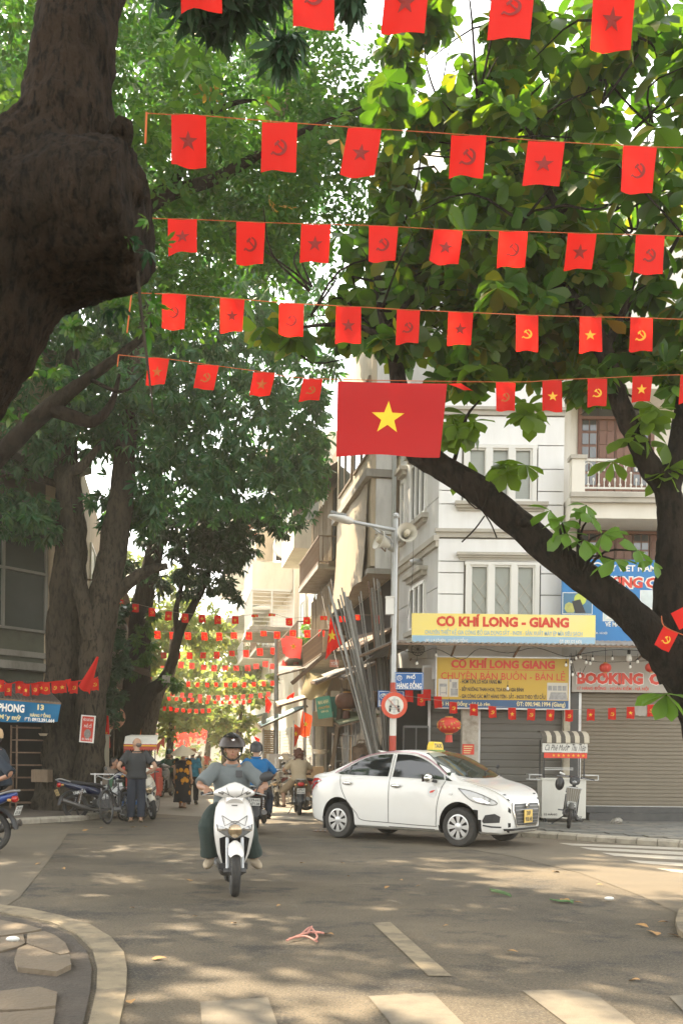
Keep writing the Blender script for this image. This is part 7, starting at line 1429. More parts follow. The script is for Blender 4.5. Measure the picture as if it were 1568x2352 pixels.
def scooter(label, loc, rz, body=white_sc, stand_=True, lean=0., steer=0., light=lens, mirrors=(1, -1), name='motor_scooter', tall=1., tr=(0, 0, 0)):
    th = thing(name, label, 'scooter', loc, rz); th.rotation_euler = (lean, 0, rz); RW = .26
    fr = bpy.data.objects.new('front_assembly', None)
    wheel(th, .62, RW, RW, .095, 'cast', rot=(0, 0, steer)); wheel(th, -.60, RW, RW, .10, 'cast')
    f = MB()
    for s in (-1, 1): f.tube([(.62, s*.075, RW), (.50, s*.075, .60)], .018, 8); 
    f.obj('fork', pole_m, th); b = MB()
    for s in (-1, 1): b.cyl((.62, s*.05, RW), (.62, s*.11, RW), .028, n=10)
    b.obj('axle_nut', engine_m, th)
    arc_shell(.615, RW, .305, 38, 150, .15, drop=.06).obj('front_fender', body, th)
    lv = [(.22, .16, .10, .05), (.30, .30, .125, .07), (.40, .38, .165, .10), (.52, .46, .19, .14), (.60, .535, .203, .18), (.68, .545, .208, .19), (.78, .50, .203, .18), (.88, .43, .185, .16), (.95, .385, .15, .13), (1.0, .35, .09, .09)]
    rings = [[V((xf-d*(1-math.cos(t))**1.1, w_*math.sin(t), z)) for t in np.linspace(-PI/2, PI/2, 17)]+[V((xf-d-.03, w_*k, z)) for k in (.9, .5, 0, -.5, -.9)] for z, xf, w_, d in lv]
    ap = MB().loft(rings); T = bvh(ap.mesh('t', None, 0)); ap.obj('front_apron', body, th, 50)
    MN = Matrix(((0, 0, 1, 3), (1, 0, 0, 0), (0, 1, 0, 0), (0, 0, 0, 1))); dc = lambda o, l, m, n, res=.03, p=None: decal(T, o, MN, l, m, n, p or th, res)
    dc([(-.150, .575), (-.10, .60), (.10, .60), (.150, .575), (.135, .42), (.10, .27), (-.10, .27), (-.135, .42)], .004, well_m, 'wheel_arch')
    hl = dc([(-.175, .715), (-.065, .675), (-.05, .715), (0, .735), (.05, .715), (.065, .675), (.175, .715), (.165, .655), (.08, .60), (0, .582), (-.08, .60), (-.165, .655)], .006, light, 'headlight')
    dc([(.068*math.cos(a), .655+.062*math.sin(a)) for a in np.linspace(0, 2*PI, 18)[:-1]], .012, mat('bulb_reflector', (.36, .27, .16), .15, .7, var=.5, scale=30, coat=1.), 'bulb_reflector', .03, hl)
    for q in ([(-.175, .715), (-.165, .655), (-.08, .60), (0, .582), (.08, .60), (.165, .655), (.175, .715)], [(-.125, .80), (-.10, .70), (-.02, .742), (.0, .748), (.02, .742), (.10, .70), (.125, .80)], [(-.125, .80), (0, .725), (.125, .80)]): dc(strip(q, .007), .009, seam_m, 'seam')
    for s in (-1, 1): dc(strip([(s*.165, .655), (s*.07, .672)], .012), .014, chrome, 'lamp_bar', .03, hl)
    dc([(-.03, .908), (.03, .908), (.028, .898), (-.028, .898)], .006, seam_m, 'badge')
    cw = MB(); cs = [(-.215, .30, 1.028, .02, .012), (-.19, .32, 1.032, .045, .03), (-.13, .36, 1.04, .075, .052), (-.06, .40, 1.055, .10, .075), (0, .415, 1.062, .11, .085), (.06, .40, 1.055, .10, .075), (.13, .36, 1.04, .075, .052), (.19, .32, 1.032, .045, .03), (.215, .30, 1.028, .02, .012)]
    cw.loft([[V((x+rx*math.cos(a), y, z+rz_*math.sin(a))) for a in np.linspace(0, 2*PI, 16, endpoint=False)] for y, x, z, rx, rz_ in cs]); Tc = bvh(cw.mesh('t', None, 0)); co = cw.obj('handlebar_cowl', body, th, 50)
    for q in ([(-.085, 1.09), (-.06, 1.015), (0, .985), (.06, 1.015), (.085, 1.09)], [(-.14, 1.055), (-.06, 1.015)], [(.14, 1.055), (.06, 1.015)]): decal(Tc, strip(q, .006), MN, .004, seam_m, 'seam', co, .03)
    for s in (-1, 1): decal(Tc, [(s*.10, 1.04), (s*.165, 1.045), (s*.165, 1.028), (s*.12, 1.015)], MN, .004, lens, 'indicator', co, .03)
    MB().tube([(.36, 0, 1.0), (.40, 0, .93)], [.10, .09], 12).obj('neck_cover', body, th); grips(th, .30, 1.025, .205, .335)
    for s in mirrors: mirror(th, s, .30, 1.03, big=1.25)
    MB().box((.06, 0, .27), (.5, .30, .06)).obj('floorboard', black_p, th, 0)
    MB().loft([[V((x, w_*math.copysign(abs(math.cos(a))**.6, math.cos(a)), z+h_*math.sin(a))) for a in np.linspace(0, 2*PI, 18, endpoint=False)] for x, z, w_, h_ in ((.28, .24, .12, .05), (.1, .2, .14, .06), (-.2, .23, .15, .08), (-.35, .26, .14, .1))]).obj('undertray', black_p, th)
    sections([(-.14, .46, .11, .17), (-.25, .50, .15, .20), (-.45, .55, .165, .17), (-.7, .63, .14, .11), (-.86, .68, .08, .06), (-.9, .69, .03, .03)]).obj('rear_body', body, th, 50)
    sections([(-.10, .70, .07, .035), (-.18, .735, .13, .05), (-.4, .745, .145, .055), (-.6, .775, .13, .05), (-.76, .785, .09, .03)]).obj('seat', seat_m, th, 50)
    MB().tube([(-.66, .1, .79), (-.86, .11, .82), (-.92, 0, .82), (-.86, -.11, .82), (-.66, -.1, .79)], .014, 8, sm=3).obj('grab_rail', steel, th); MB().ell((-.89, 0, .70), (.03, .09, .045)).obj('tail_light', red_l, th)
    MB().tube([(-.2, -.12, .22), (-.45, -.15, .24), (-.6, -.16, .28), (-.95, -.16, .36)], [.02, .03, .06, .055], 12, sm=3).obj('exhaust', engine_m, th); sections([(-.15, .25, .09, .09), (-.4, .27, .11, .11), (-.62, .28, .08, .1)]).obj('engine', engine_m, th)
    arc_shell(-.60, RW, .30, 40, 170, .15).obj('rear_fender', black_p, th); plate(th, -.93, .52, plate_w, ('29-K1', '452.13'), R(-18)); stand_ and MB().tube([(-.1, .12, .2), (-.02, .2, .02), (-.05, .22, .01)], .012, 6).obj('side_stand', engine_m, th)
    return th
def underbone(label, loc, rz, body, body2=None, rack=False, lean=0., pm=plate_w, pl=('29-H1', '671.08'), mirrors=(1, -1), name='motorbike', logo=None, seatm=seat_m, fork=steel):
    th = thing(name, label, 'motorbike', loc, rz); th.rotation_euler = (lean, 0, rz); RW = .29; body2 = body2 or body
    wheel(th, .63, RW, RW, .075, 'cast', black_p); wheel(th, -.62, RW, RW, .085, 'cast', black_p)
    f = MB()
    for s in (-1, 1): f.tube([(.63, s*.065, RW), (.45, s*.065, .72)], .02, 8)
    f.obj('fork', fork, th); arc_shell(.625, RW, .325, 15, 150, .12, drop=.05).obj('front_fender', body, th)
    MB().loft([[V((x+.03*math.cos(a), w_*math.sin(a), z)) for a in np.linspace(0, 2*PI, 14, endpoint=False)] for z, x, w_ in ((.42, .36, .05), (.55, .40, .15), (.68, .40, .19), (.80, .37, .16), (.90, .34, .09))]).obj('leg_shield', body2, th, 50)
    for s in (-1, 1):
        b = MB().loft([[V((x, s*(.10+dy), z)), V((x, s*(.135+dy), z+h_/2)), V((x, s*(.10+dy), z+h_)), V((x, s*(.06+dy), z+h_/2))] for x, z, h_, dy in ((.42, .62, .18, .03), (.30, .52, .2, .05), (.12, .44, .14, .05), (-.05, .42, .06, .02))]); b.obj('side_fairing', body2, th, 40)
    sections([(.30, .92, .06, .05), (.36, .95, .12, .085), (.43, .96, .115, .09), (.50, .95, .08, .065)]).obj('headlight_cowl', body, th, 50); MB().ell((.475, 0, .945), (.05, .095, .062)).obj('headlight', lens, th); grips(th, .33, .99, .13, .34, .1)
    for s in (-1, 1): MB().ell((.44, s*.14, .93), (.04, .035, .025)).obj('indicator', amber, th)
    for s in mirrors: mirror(th, s, .30, 1.0)
    MB().tube([(.38, 0, .86), (.2, 0, .52), (-.1, 0, .50), (-.35, 0, .62)], .04, 8, sm=3).obj('frame', black_p, th)
    e = MB(); e.box((-.02, 0, .34), (.34, .22, .2)); e.cyl((.06, -.15, .32), (.06, .15, .32), .1, n=16); e.cyl((-.1, -.14, .33), (-.1, .14, .33), .085, n=16); e.tube([(.14, 0, .38), (.30, 0, .40)], .07, 10); e.obj('engine', engine_m, th)
    sections([(-.05, .60, .05, .07), (-.2, .63, .12, .10), (-.5, .68, .125, .09), (-.78, .76, .10, .065), (-.98, .83, .05, .035), (-1.0, .835, .02, .02)]).obj('rear_body', body, th, 50)
    sections([(.02, .72, .06, .03), (-.1, .745, .12, .05), (-.35, .76, .135, .05), (-.6, .80, .125, .05), (-.80, .835, .08, .03)]).obj('seat', seatm, th, 50)
    MB().ell((-.965, 0, .765), (.045, .085, .055)).obj('tail_light', red_l, th)
    for s in (-1, 1): MB().ell((-.94, s*.13, .75), (.03, .03, .025)).obj('indicator', amber, th)
    arc_shell(-.66, .3, .36, 80, 175, .16, drop=.03).obj('rear_fender', black_p, th); plate(th, -1.02, .60, pm, pl, R(-20))
    for s in (-1, 1):
        sp = MB().tube([(-.60, s*.13, .32), (-.50, s*.13, .66)], .014, 8).obj('shock_absorber', steel, th); q = [V((-.60, s*.13, .38)).lerp(V((-.515, s*.13, .63)), i/60)+V((.03*math.cos(i*.75), .03*math.sin(i*.75), 0)) for i in range(61)]; MB().tube(q, .007, 5).obj('spring', black_p if s > 0 else rust, sp)
    MB().tube([(.14, -.1, .25), (.05, -.14, .19), (-.3, -.15, .2), (-.5, -.16, .25), (-.98, -.17, .42)], [.018, .02, .03, .055, .05], 12, sm=3).obj('exhaust', mat('exhaust_metal', (.16, .15, .14), .35, .8, dirt=.4), th); b = MB(); b.bar((-.05, -.09, .3), (-.62, -.09, .29), .04, .05); b.bar((-.05, .09, .3), (-.62, .09, .29), .09, .06); b.obj('chain_case', black_p, th)
    b = MB(); b.tube([(.02, -.28, .25), (.02, .28, .25)], .014, 6); b.tube([(-.3, -.25, .3), (-.3, .25, .3)], .012, 6); b.obj('foot_pegs', black_m, th); MB().tube([(-.75, .1, .82), (-.96, .11, .88), (-1.02, 0, .88), (-.96, -.11, .88), (-.75, -.1, .82)], .014, 8, sm=3).obj('grab_rail', steel, th)
    if rack:
        b = MB()
        for s in (-1, 1): b.tube([(-.3, s*.2, .78), (-.95, s*.2, .80), (-.95, s*.2, .42), (-.5, s*.2, .40)], .016, 6)
        b.tube([(-.95, -.2, .80), (-.95, .2, .80)], .014, 6); b.obj('carrier', black_p, th)
    MB().tube([(-.02, .12, .2), (.02, .22, .02), (-.02, .24, .01)], .012, 6).obj('side_stand', engine_m, th)
    if logo:
        for s in (-1,): t = MB(); text(logo, -.62, .64, .30, .07, None, None, 0, .03, mb=t, M=Matrix.Translation((0, s*.128, 0)) @ Matrix.Rotation(-.16, 4, 'Y')); t.obj('lettering', plate_w, th, 0)
    return th
dirv = lambda dx, dy: math.atan2(dy, dx)
H_front = dirv(.16, -.98)
hero = scooter('white scooter ridden straight at the camera by the man in a grey shirt', (G(540, 2058).x-.10, G(540, 2058).y+.62-.05, 0), H_front, mirrors=(1,), light=lens, stand_=False)
blue_b = underbone('black motorbike under the rider in a blue polo shirt', (P(592, 1800, 18.9).x-.03, 18.9, 0), dirv(-.05, 1), mat('bike_black', (.03, .03, .032), .3, coat=.4), rack=True, lean=R(2))
beige_b = underbone('motorbike with lit-looking red tail lamp under the rider in beige', (P(684, 1800, 24.9).x, 24.9, .004), dirv(-.12, 1), mat('bike_bronze', (.12, .09, .06), .35, coat=.4), pl=('29L5', '191.06'))
MATS['tail_lamp_red']
underbone('red and white motorbike parked nose-in, half hidden by the taxi boot', (P(722, 1800, 25.6).x+.35, 25.9, .05), dirv(.9, .45), mat('bike_red', (.36, .03, .02), .3, coat=.4), mat('bike_white', (.55, .52, .48), .3), lean=R(-6))
scooter('cream scooter parked at the kerb right of the blue shirted rider', (P(628, 1800, 29).x, 29, .004), dirv(.25, -1), mat('cream_scooter', (.45, .40, .31), .4, coat=.3, dirt=.2), lean=R(5))
yam = underbone('blue and white motorbike leaning on its stand before the double trunk', (P(177, 1860, 21.4).x+.48, 21.4+.40, .004), dirv(.80, .60), mat('bike_navy', (.007, .012, .045), .25, coat=.6), mat('bike_white2', (.52, .51, .49), .3, coat=.4), lean=R(-9), pm=mat('tan_plate', (.42, .30, .13), .6), pl=('29-D1', '305.79'), logo='YAMAHA')
scooter('pearl white scooter parked at an angle beside the standing man', (P(351, 1858, 21.9).x-.26, 22.5, .004), dirv(.42, -.9), mat('pearl_scooter', (.58, .53, .43), .3, coat=.5, dirt=.12), lean=R(7), light=lens)
green_b = scooter('silver scooter of the rider in a green jacket', (P(383, 1800, 34.6).x, 34.6, .004), dirv(-.1, -1), mat('silver_scooter', (.3, .3, .3), .3, .3))
left_b = underbone('blue motorbike leaving past the left edge of the picture', (P(-14, 1907, 14.3).x-.62, 14.3, .004), dirv(-1, .12), mat('bike_blue', (.02, .05, .2), .3, coat=.4), mat('bike_white2'))
underbone('dark motorbike parked behind the taxi bonnet, only its handlebar showing', (P(1120, 1800, 20.4).x-.2, 20.4, .1), dirv(.8, -.6), black_p)
cols = [mat('bike_%s' % n, c, .35, coat=.4) for n, c in (('grey', (.2, .2, .2)), ('maroon', (.2, .03, .03)), ('white3', (.5, .5, .48)), ('teal', (.03, .16, .18)))]
for i, (px, Y, a) in enumerate(((648, 33, (1, .3)), (640, 35.5, (1, .2)), (622, 39, (1, .35)), (604, 43, (1, .2)), (596, 46, (.9, .4)))):
    tag(underbone(('dull grey motorbike nearest in the row parked at the right kerb', 'maroon motorbike second in the row at the right kerb', 'white motorbike third in the parked row at the right kerb', 'teal motorbike fourth in the parked row at the right kerb', 'grey motorbike furthest in the parked row at the right kerb')[i], (P(px, 1800, Y).x, Y, .05), dirv(*a), cols[i % 4], lean=R(6)), group='motorbikes parked along the right kerb')
def bicycle(label, loc, rz, col, rad=.33, lean=0., basket=False, carrier=False):
    th = thing('bicycle', label, 'bicycle', loc, rz); th.rotation_euler = (lean, 0, rz); wheel(th, .52, rad, rad, .038, 'wire', engine_m); wheel(th, -.52, rad, rad, .038, 'wire', engine_m)
    f = MB(); f.tube([(.30, 0, .80), (-.08, 0, .30)], .018, 8); f.tube([(.29, 0, .68), (-.16, 0, .55)], .016, 8); f.tube([(-.08, 0, .28), (-.22, 0, .82)], .016, 8); f.tube([(-.08, 0, .28), (-.52, 0, rad)], .012, 8); f.tube([(-.2, 0, .74), (-.52, 0, rad)], .012, 8); f.obj('frame', col, th)
    f = MB()
    for s in (-1, 1): f.tube([(.52, s*.04, rad), (.36, s*.04, .68)], .011, 6)
    f.tube([(.36, 0, .68), (.29, 0, .90)], .015, 8); f.obj('fork', col, th); MB().tube([(.24, -.27, .98), (.32, -.2, 1.0), (.29, -.05, .92), (.29, .05, .92), (.32, .2, 1.0), (.24, .27, .98)], .012, 8, sm=3).obj('handlebar', steel, th)
    sections([(-.36, .86, .09, .03), (-.24, .87, .08, .035), (-.12, .87, .03, .02)]).obj('saddle', seat_m, th, 50); arc_shell(.52, rad, rad+.03, 30, 170, .06, drop=.01).obj('mudguard', black_p, th); arc_shell(-.52, rad, rad+.03, 20, 170, .06, drop=.01).obj('mudguard', black_p, th)
    b = MB(); b.tube([(-.08, -.08, .28), (-.08, .08, .28)], .05, 10); b.bar((-.08, .09, .28), (.02, .09, .16), .02); b.bar((-.08, -.09, .28), (-.18, -.09, .4), .02); b.box((.02, .14, .16), (.08, .09, .02)); b.box((-.18, -.14, .4), (.08, .09, .02)); b.obj('crank', engine_m, th)
    if carrier: b = MB(); [b.bar((-.3, y, .74), (-.8, y, .74), .015) for y in (-.07, 0, .07)]; b.bar((-.75, -.07, .74), (-.54, -.05, rad), .012); b.bar((-.75, .07, .74), (-.54, .05, rad), .012); b.obj('carrier', black_m, th)
    if basket:
        b = MB(); b.loft([[V((.42+x*k, y*k, z)) for x, y in ((-.13, -.17), (.13, -.17), (.13, .17), (-.13, .17))] for z, k in ((.70, .8), (.95, 1.1))], cap=False); b.obj('basket', rust, th)
    return th
bicycle('black bicycle parked front wheel first between motorbike and standing man', (P(248, 1848, 20.3).x+.10, 20.78, .004), dirv(-.16, -.98), black_p, .34, R(6), carrier=True)
bicycle('blue bicycle behind the standing man', (P(291, 1862, 21.5).x+.05, 22.0, .004), dirv(-.25, -.97), mat('bicycle_blue', (.03, .16, .42), .4), .29, R(-4))
red_b = bicycle('far bicycle under the rider in a red top', (P(472, 1780, 62).x, 62, .004), dirv(-.1, 1), black_p, .33, carrier=True)
# ------------------------------------------------------------------ electric moped with basket by the coffee cart
def moped(label, loc, rz):
    th = thing('electric_moped', label, 'moped', loc, rz); th.rotation_euler = (R(-7), 0, rz); RW = .25; wheel(th, .52, RW, RW, .07, 'cast', black_p); wheel(th, -.5, RW, RW, .07, 'cast', black_p)
    f = MB()
    for s in (-1, 1): f.tube([(.52, s*.06, RW), (.38, s*.06, .70)], .017, 8)
    f.obj('fork', black_p, th); arc_shell(.515, RW, .29, 30, 150, .11).obj('front_fender', mat('dusty_black', (.07, .068, .06), .6, dirt=.3), th)
    b = MB(); k = 1.
    for i in range(9):
        for z, q in ((.50, .72), (.78, 1.0)): pass
    bt = th; outer = []
    bk = MB().loft([[V((.52+x*q, y*q, z)) for x, y in ((-.11, -.14), (.11, -.14), (.11, .14), (-.11, .14))] for z, q in ((.505, .70), (.51, .72), (.78, 1.02))], cap=False); bk.add([V((.52+x*.7, y*.7, .506)) for x, y in ((-.11, -.14), (.11, -.14), (.11, .14), (-.11, .14))], [(0, 1, 2, 3)])
    basket = bk.obj('basket', mat('grey_basket', (.24, .215, .17), .7, var=.3, scale=30, stretch=(1, 1, .1)), th, 0); rm = MB()
    for i in range(7): y = -.13+i*.0433; rm.bar((.63-.03, y*.72, .51), (.635, y*1.02, .78), .008)
    rm.bar((.635, -.145, .78), (.635, .145, .78), .018); rm.bar((.405, -.145, .78), (.405, .145, .78), .018); rm.bar((.405, -.145, .78), (.635, -.145, .78), .018); rm.bar((.405, .145, .78), (.635, .145, .78), .018); rm.obj('basket_wire', steel, basket)
    plate(th, .64, .47, plate_w, ('29-MĐ1', '083.27'), 0, .16, .10); pl_ = [c for c in th.children if c.name.startswith('number_plate')][0]; pl_.rotation_euler = (0, 0, PI)
    sections([(.26, .90, .05, .04), (.34, .93, .10, .07), (.42, .91, .10, .08), (.47, .88, .06, .05)]).obj('headlight_cowl', black_p, th, 50); MB().ell((.455, 0, .885), (.03, .05, .04)).obj('headlight', lens, th); grips(th, .30, .98, .10, .36, .05)
    hm = MB(); hm.ell((.34, -.27, .82), (.12, .09, .13)); hm.obj('hanging_helmet', black_p, th); MB().tube([(.28, -.2, 1.0), (.26, -.3, 1.03)], .02, 8).obj('white_lever', plate_w, th)
    MB().tube([(.36, 0, .85), (.24, 0, .40), (-.1, 0, .30), (-.4, 0, .45), (-.62, 0, .62)], .035, 8, sm=4).obj('frame', black_p, th); sections([(.1, .30, .1, .05), (-.2, .32, .11, .09), (-.35, .36, .1, .1)]).obj('battery_case', black_p, th)
    sections([(-.05, .70, .05, .03), (-.2, .72, .11, .045), (-.45, .74, .11, .045), (-.6, .75, .06, .03)]).obj('seat', seat_m, th, 50)
    b = MB(); b.tube([(-.4, -.13, .66), (-.75, -.13, .70), (-.75, .13, .70), (-.4, .13, .66)], .012, 6); b.tube([(-.3, .13, .25), (-.3, .13, .62)], .012, 6); b.tube([(-.3, -.13, .25), (-.3, -.13, .62)], .012, 6); b.obj('carrier', black_p, th)
    b = MB(); b.cyl((-.05, -.13, .24), (-.05, .13, .24), .07, n=14); b.bar((-.05, .14, .24), (.08, .14, .18), .02); b.box((.1, .19, .18), (.08, .1, .025)); b.bar((-.05, -.14, .24), (-.16, -.14, .3), .02); b.box((-.18, -.19, .3), (.08, .1, .025)); b.obj('pedals', engine_m, th); MB().tube([(-.15, -.1, .2), (-.18, -.32, .01), (-.3, -.33, .01)], .012, 6).obj('side_stand', black_p, th)
    for s in (-1, 1): MB().tube([(-.5, s*.1, RW), (-.42, s*.1, .6)], .022, 8).obj('shock_absorber', steel, th)
    return th
moped('dusty black electric moped with basket standing before the coffee cart', (P(1300, 1880, 18.9).x+.16, 19.45, .12), dirv(-.22, -.97))
# ------------------------------------------------------------------ coffee cart
YC = 20.9; kk = YC/F; c0 = P(1243, 1887, YC); c0.z = .12; cart = thing('coffee_cart', 'white street coffee cart with striped awning and red star band', 'cart', c0)
X_ = lambda px: (px-1243)*kk
Z_ = lambda py: (1888-py)*kk
wht = mat('cart_white', (.60, .58, .51), .5, var=.05, scale=2, dirt=.25, dcol=(.4, .36, .28)); W_ = X_(1344)
MB().box((W_/2, .25, (Z_(1792)+.06)/2+.02), (W_, .5, Z_(1792)-.06)).obj('cabinet', wht, cart, 0); MB().box((W_/2, .25, Z_(1789)), (W_+.05, .56, .035)).obj('counter', wht, cart, 0)
for x in (.08, W_-.08):
    for y in (.06, .44): w_ = MB().cyl((x, y-.02, .035), (x, y+.02, .035), .04, n=12).obj('castor', black_m, cart)
for x in (.04, W_-.04):
    for y in (.03, .47): MB().bar((x, y, Z_(1789)), (x, y, Z_(1700)), .025).obj('post', black_p, cart, 0)
text('15 HÀNG', .05, Z_(1873), .27, .055, blackp, cart, -.004, .02); text('0987', W_-.28, Z_(1880), .2, .05, blackp, cart, -.004, .02)
MB().box((W_/2, -.03, (Z_(1705)+Z_(1728))/2), (W_+.02, .02, Z_(1705)-Z_(1728))).obj('name_board', mat('cart_board', (.62, .60, .54), .5), cart, 0)
text('Cà Phê Muối', .03, Z_(1724), W_*.52, Z_(1706)-Z_(1724), blackp, cart, -.045, .0, slant=.25); text('Thu Thảo', W_*.63, Z_(1725), W_*.33, Z_(1707)-Z_(1725), blackp, cart, -.045, .0, slant=.25)
b = MB(); b.flat([(W_*.585+.022*(16*math.sin(t)**3)/16, -.045, Z_(1715)+.022*(13*math.cos(t)-5*math.cos(2*t)-2*math.cos(3*t)-math.cos(4*t))/16) for t in np.linspace(0, 2*PI, 20)[:-1]]); b.obj('heart_mark', blackp, cart, 0)
MB().box((W_/2+.015, -.02, (Z_(1729)+Z_(1741))/2), (W_-.03, .012, Z_(1729)-Z_(1741))).obj('star_band', redp, cart, 0); b = MB()
for k in range(7): b.add([V((x*.036+.23+k*.103, -.03, y*.036+Z_(1735))) for x, y in star()], [tuple(range(10))])
b.obj('star', em_yel, cart, 0); MB().box((W_, .2, (Z_(1729)+Z_(1741))/2), (.012, .45, Z_(1729)-Z_(1741))).obj('side_band', redp, cart, 0)
sm_ = [mat('awning_dark', (.085, .075, .06), .8), mat('awning_cream', (.48, .43, .33), .8)]; n = 10
for k in range(n):
    x0, x1 = -.02+(W_+.05)*k/n, -.02+(W_+.05)*(k+1)/n; b = MB(); pr = [(.5, Z_(1680)), (.25, Z_(1678)), (.05, Z_(1684)), (-.06, Z_(1692)), (-.075, Z_(1700)), (-.075, Z_(1706))]
    b.loft([[V((x0, y, z)), V((x1, y, z)), V((x1, y+.012, z-.01)), V((x0, y+.012, z-.01))] for y, z in pr]); b.obj('awning_stripe', sm_[k % 2 == 1], cart, 30)
b = MB(); b.prism([(.5, Z_(1700)), (.5, Z_(1680)), (.25, Z_(1678)), (.05, Z_(1684)), (-.06, Z_(1692)), (-.07, Z_(1706))], Matrix.Translation((W_+.035, 0, 0)) @ Matrix(((0, 0, 1, 0), (1, 0, 0, 0), (0, 1, 0, 0), (0, 0, 0, 1))), .008); b.obj('awning_end', sm_[1], cart, 0)
for x0, x1 in ((-.26, 0), (W_, W_+.26)):
    b = MB(); 
    for z in (Z_(1791), Z_(1780)): b.bar((x0, .03, z), (x1, .03, z), .018); b.bar((x0, .4, z), (x1, .4, z), .018)
    e_ = x0 if x0 < 0 else x1; b.bar((e_, .03, Z_(1780)), (e_, .4, Z_(1780)), .018); b.bar((e_, .03, Z_(1791)), (e_, .03, Z_(1780)), .018); b.obj('side_shelf', steel, cart, 0)
for z in (1768, 1764): MB().bar((.06, .2, Z_(z)), (W_*.75, .2, Z_(z)+.0), .014).obj('cup_rail', steel, cart, 0)
# ------------------------------------------------------------------ cyclo with red trimmed awning, hand cart, utility cabinet on the left
yc = 25.; th = thing('cyclo', 'pedal cyclo with white topped red fringed awning behind the standing man', 'cyclo', (P(335, 1800, yc).x, yc, .004)); kx = yc/F
cx0, cx1 = P(296, 1700, yc).x-th.location.x, P(370, 1700, yc).x-th.location.x; zt = P(330, 1691, yc).z; ze = P(330, 1712, yc).z
b = MB(); b.loft([[V((x, y, z)) for x in (cx0+.06*(k == 2), cx1-.06*(k == 2))] for k, (y, z) in enumerate(((-.55, ze+.02), (-.4, zt-.02), (.0, zt+.03), (.5, zt)))], cap=False, closed=False); b.obj('awning_top', mat('awning_white', (.72, .68, .6), .7), th, 0)
b = MB()
for k in range(14):
    x0 = cx0+(cx1-cx0)*k/14; x1 = cx0+(cx1-cx0)*(k+1)/14; b.add([(x0, -.56, ze+.02), (x1, -.56, ze+.02), (x1, -.57, ze-.1), ((x0+x1)/2, -.57, ze-.15), (x0, -.57, ze-.1)], [(0, 1, 2, 3, 4)])
b.obj('fringe', redw, th, 0); b = MB()
for y0, y1 in ((-.56, .5),):
    for x in (cx0, cx1): MB().add([(x, y0, ze+.02), (x, y1, zt), (x, y1, zt-.3), (x, 0, zt-.2), (x, y0, ze-.28)], [(0, 1, 2, 3, 4)]).obj('side_fringe', redw, th, 0)
pass; MB().box(((cx0+cx1)/2, -.575, ze-.02), (cx1-cx0, .01, .03)).obj('gold_trim', em_yel, th, 0)
for x in (cx0+.08, cx1-.08): MB().tube([(x, -.3, .5), (x, -.35, ze)], .014, 6).obj('awning_post', black_p, th)
for x in (cx0+.05, cx1-.05): wheel(th, x, .33, .33, .04, 'wire', steel, y=-.2, rot=(0, 0, R(90)))
wheel(th, 0, .33, .33, .04, 'wire', steel, y=1.2, rot=(0, 0, R(90)))
MB().box((0, .1, .75), (.75, .1, .7)).obj('seat_back', redw, th, 0); MB().box((0, -.2, .5), (.75, .55, .12)).obj('seat', redw, th, 0); MB().tube([(0, .2, .5), (0, .8, .6), (0, 1.2, .33)], .025, 8).obj('frame', black_p, th)
for s in (-1, 1): MB().box((s*.38, -.15, .7), (.05, .6, .35)).obj('arm_panel', redw, th, 0)
yh = 22.6; th = thing('hand_cart', 'steel tube hand cart with green hose, between parked bikes', 'cart', (P(264, 1850, yh).x, yh, .004)); b = MB(); w2, h2 = .38, 1.0
for x in (-w2, w2):
    for y in (-.3, .3): MB().bar((x, y, .2), (x, y, h2 if y < 0 else .8), .03).obj('upright', steel, th, 0)
for z in (.35, .7, .98): MB().bar((-w2-.1, -.3, z), (w2+.1, -.3, z), .028).obj('rail', steel, th, 0)
for k in range(7): MB().bar((-w2+k*w2/3, -.3, .35), (-w2+k*w2/3, -.3, .75), .014).obj('grid_bar', steel, th, 0)
MB().box((0, 0, .3), (2*w2, .6, .04)).obj('deck', rust, th, 0)
for x in (-w2-.04, w2+.04): wheel(th, x, .2, .2, .05, 'wire', steel, rot=(0, 0, R(90)))
hb = MB(); [hb.tube([(.05+.13*math.cos(a)+.03*k, -.33-.02*k, .72+.22*math.sin(a)) for a in np.linspace(0, 2*PI, 15)], .018, 6) for k in range(4)]; hb.obj('green_hose', mat('hose_green', (.03, .11, .05), .5), th); MB().tube([(.28, -.3, .98), (.25, -.28, 1.15)], .03, 8).obj('red_handle', redw, th)
yb = 24.6; p0 = P(199, 1800, yb); th = thing('utility_cabinet', 'pale grey electrical cabinet with warning notice behind the parked motorbike', 'cabinet', (p0.x, yb, .1)); w_ = 43*yb/F; hz = P(220, 1690, yb).z-.1
MB().box((w_/2, .2, hz/2), (w_, .4, hz)).obj('case', mat('cabinet_grey', (.36, .35, .27), .6, dirt=.3, dcol=(.2, .19, .15)), th, 0); MB().box((w_/2, .18, hz+.02), (w_+.06, .5, .04)).obj('lid', concrete, th, 0)
for k in (0, 1): MB().box((w_*(.25+.5*k), -.008, hz*.5), (w_*.46, .016, hz*.9)).obj('door', MATS['cabinet_grey'], th, 0)
n_ = MB().box((w_*.3, -.02, hz*.62), (.22, .006, .24)).obj('notice', plate_w, th, 0)
for i, t in enumerate(('LẠI GẦN', 'CÓ ĐIỆN', 'NGUY HIỂM', 'CHẾT NGƯỜI')): text(t, w_*.3-.09, hz*.62+.06-i*.055, .18, .035, blackp, n_, -.025, .02)
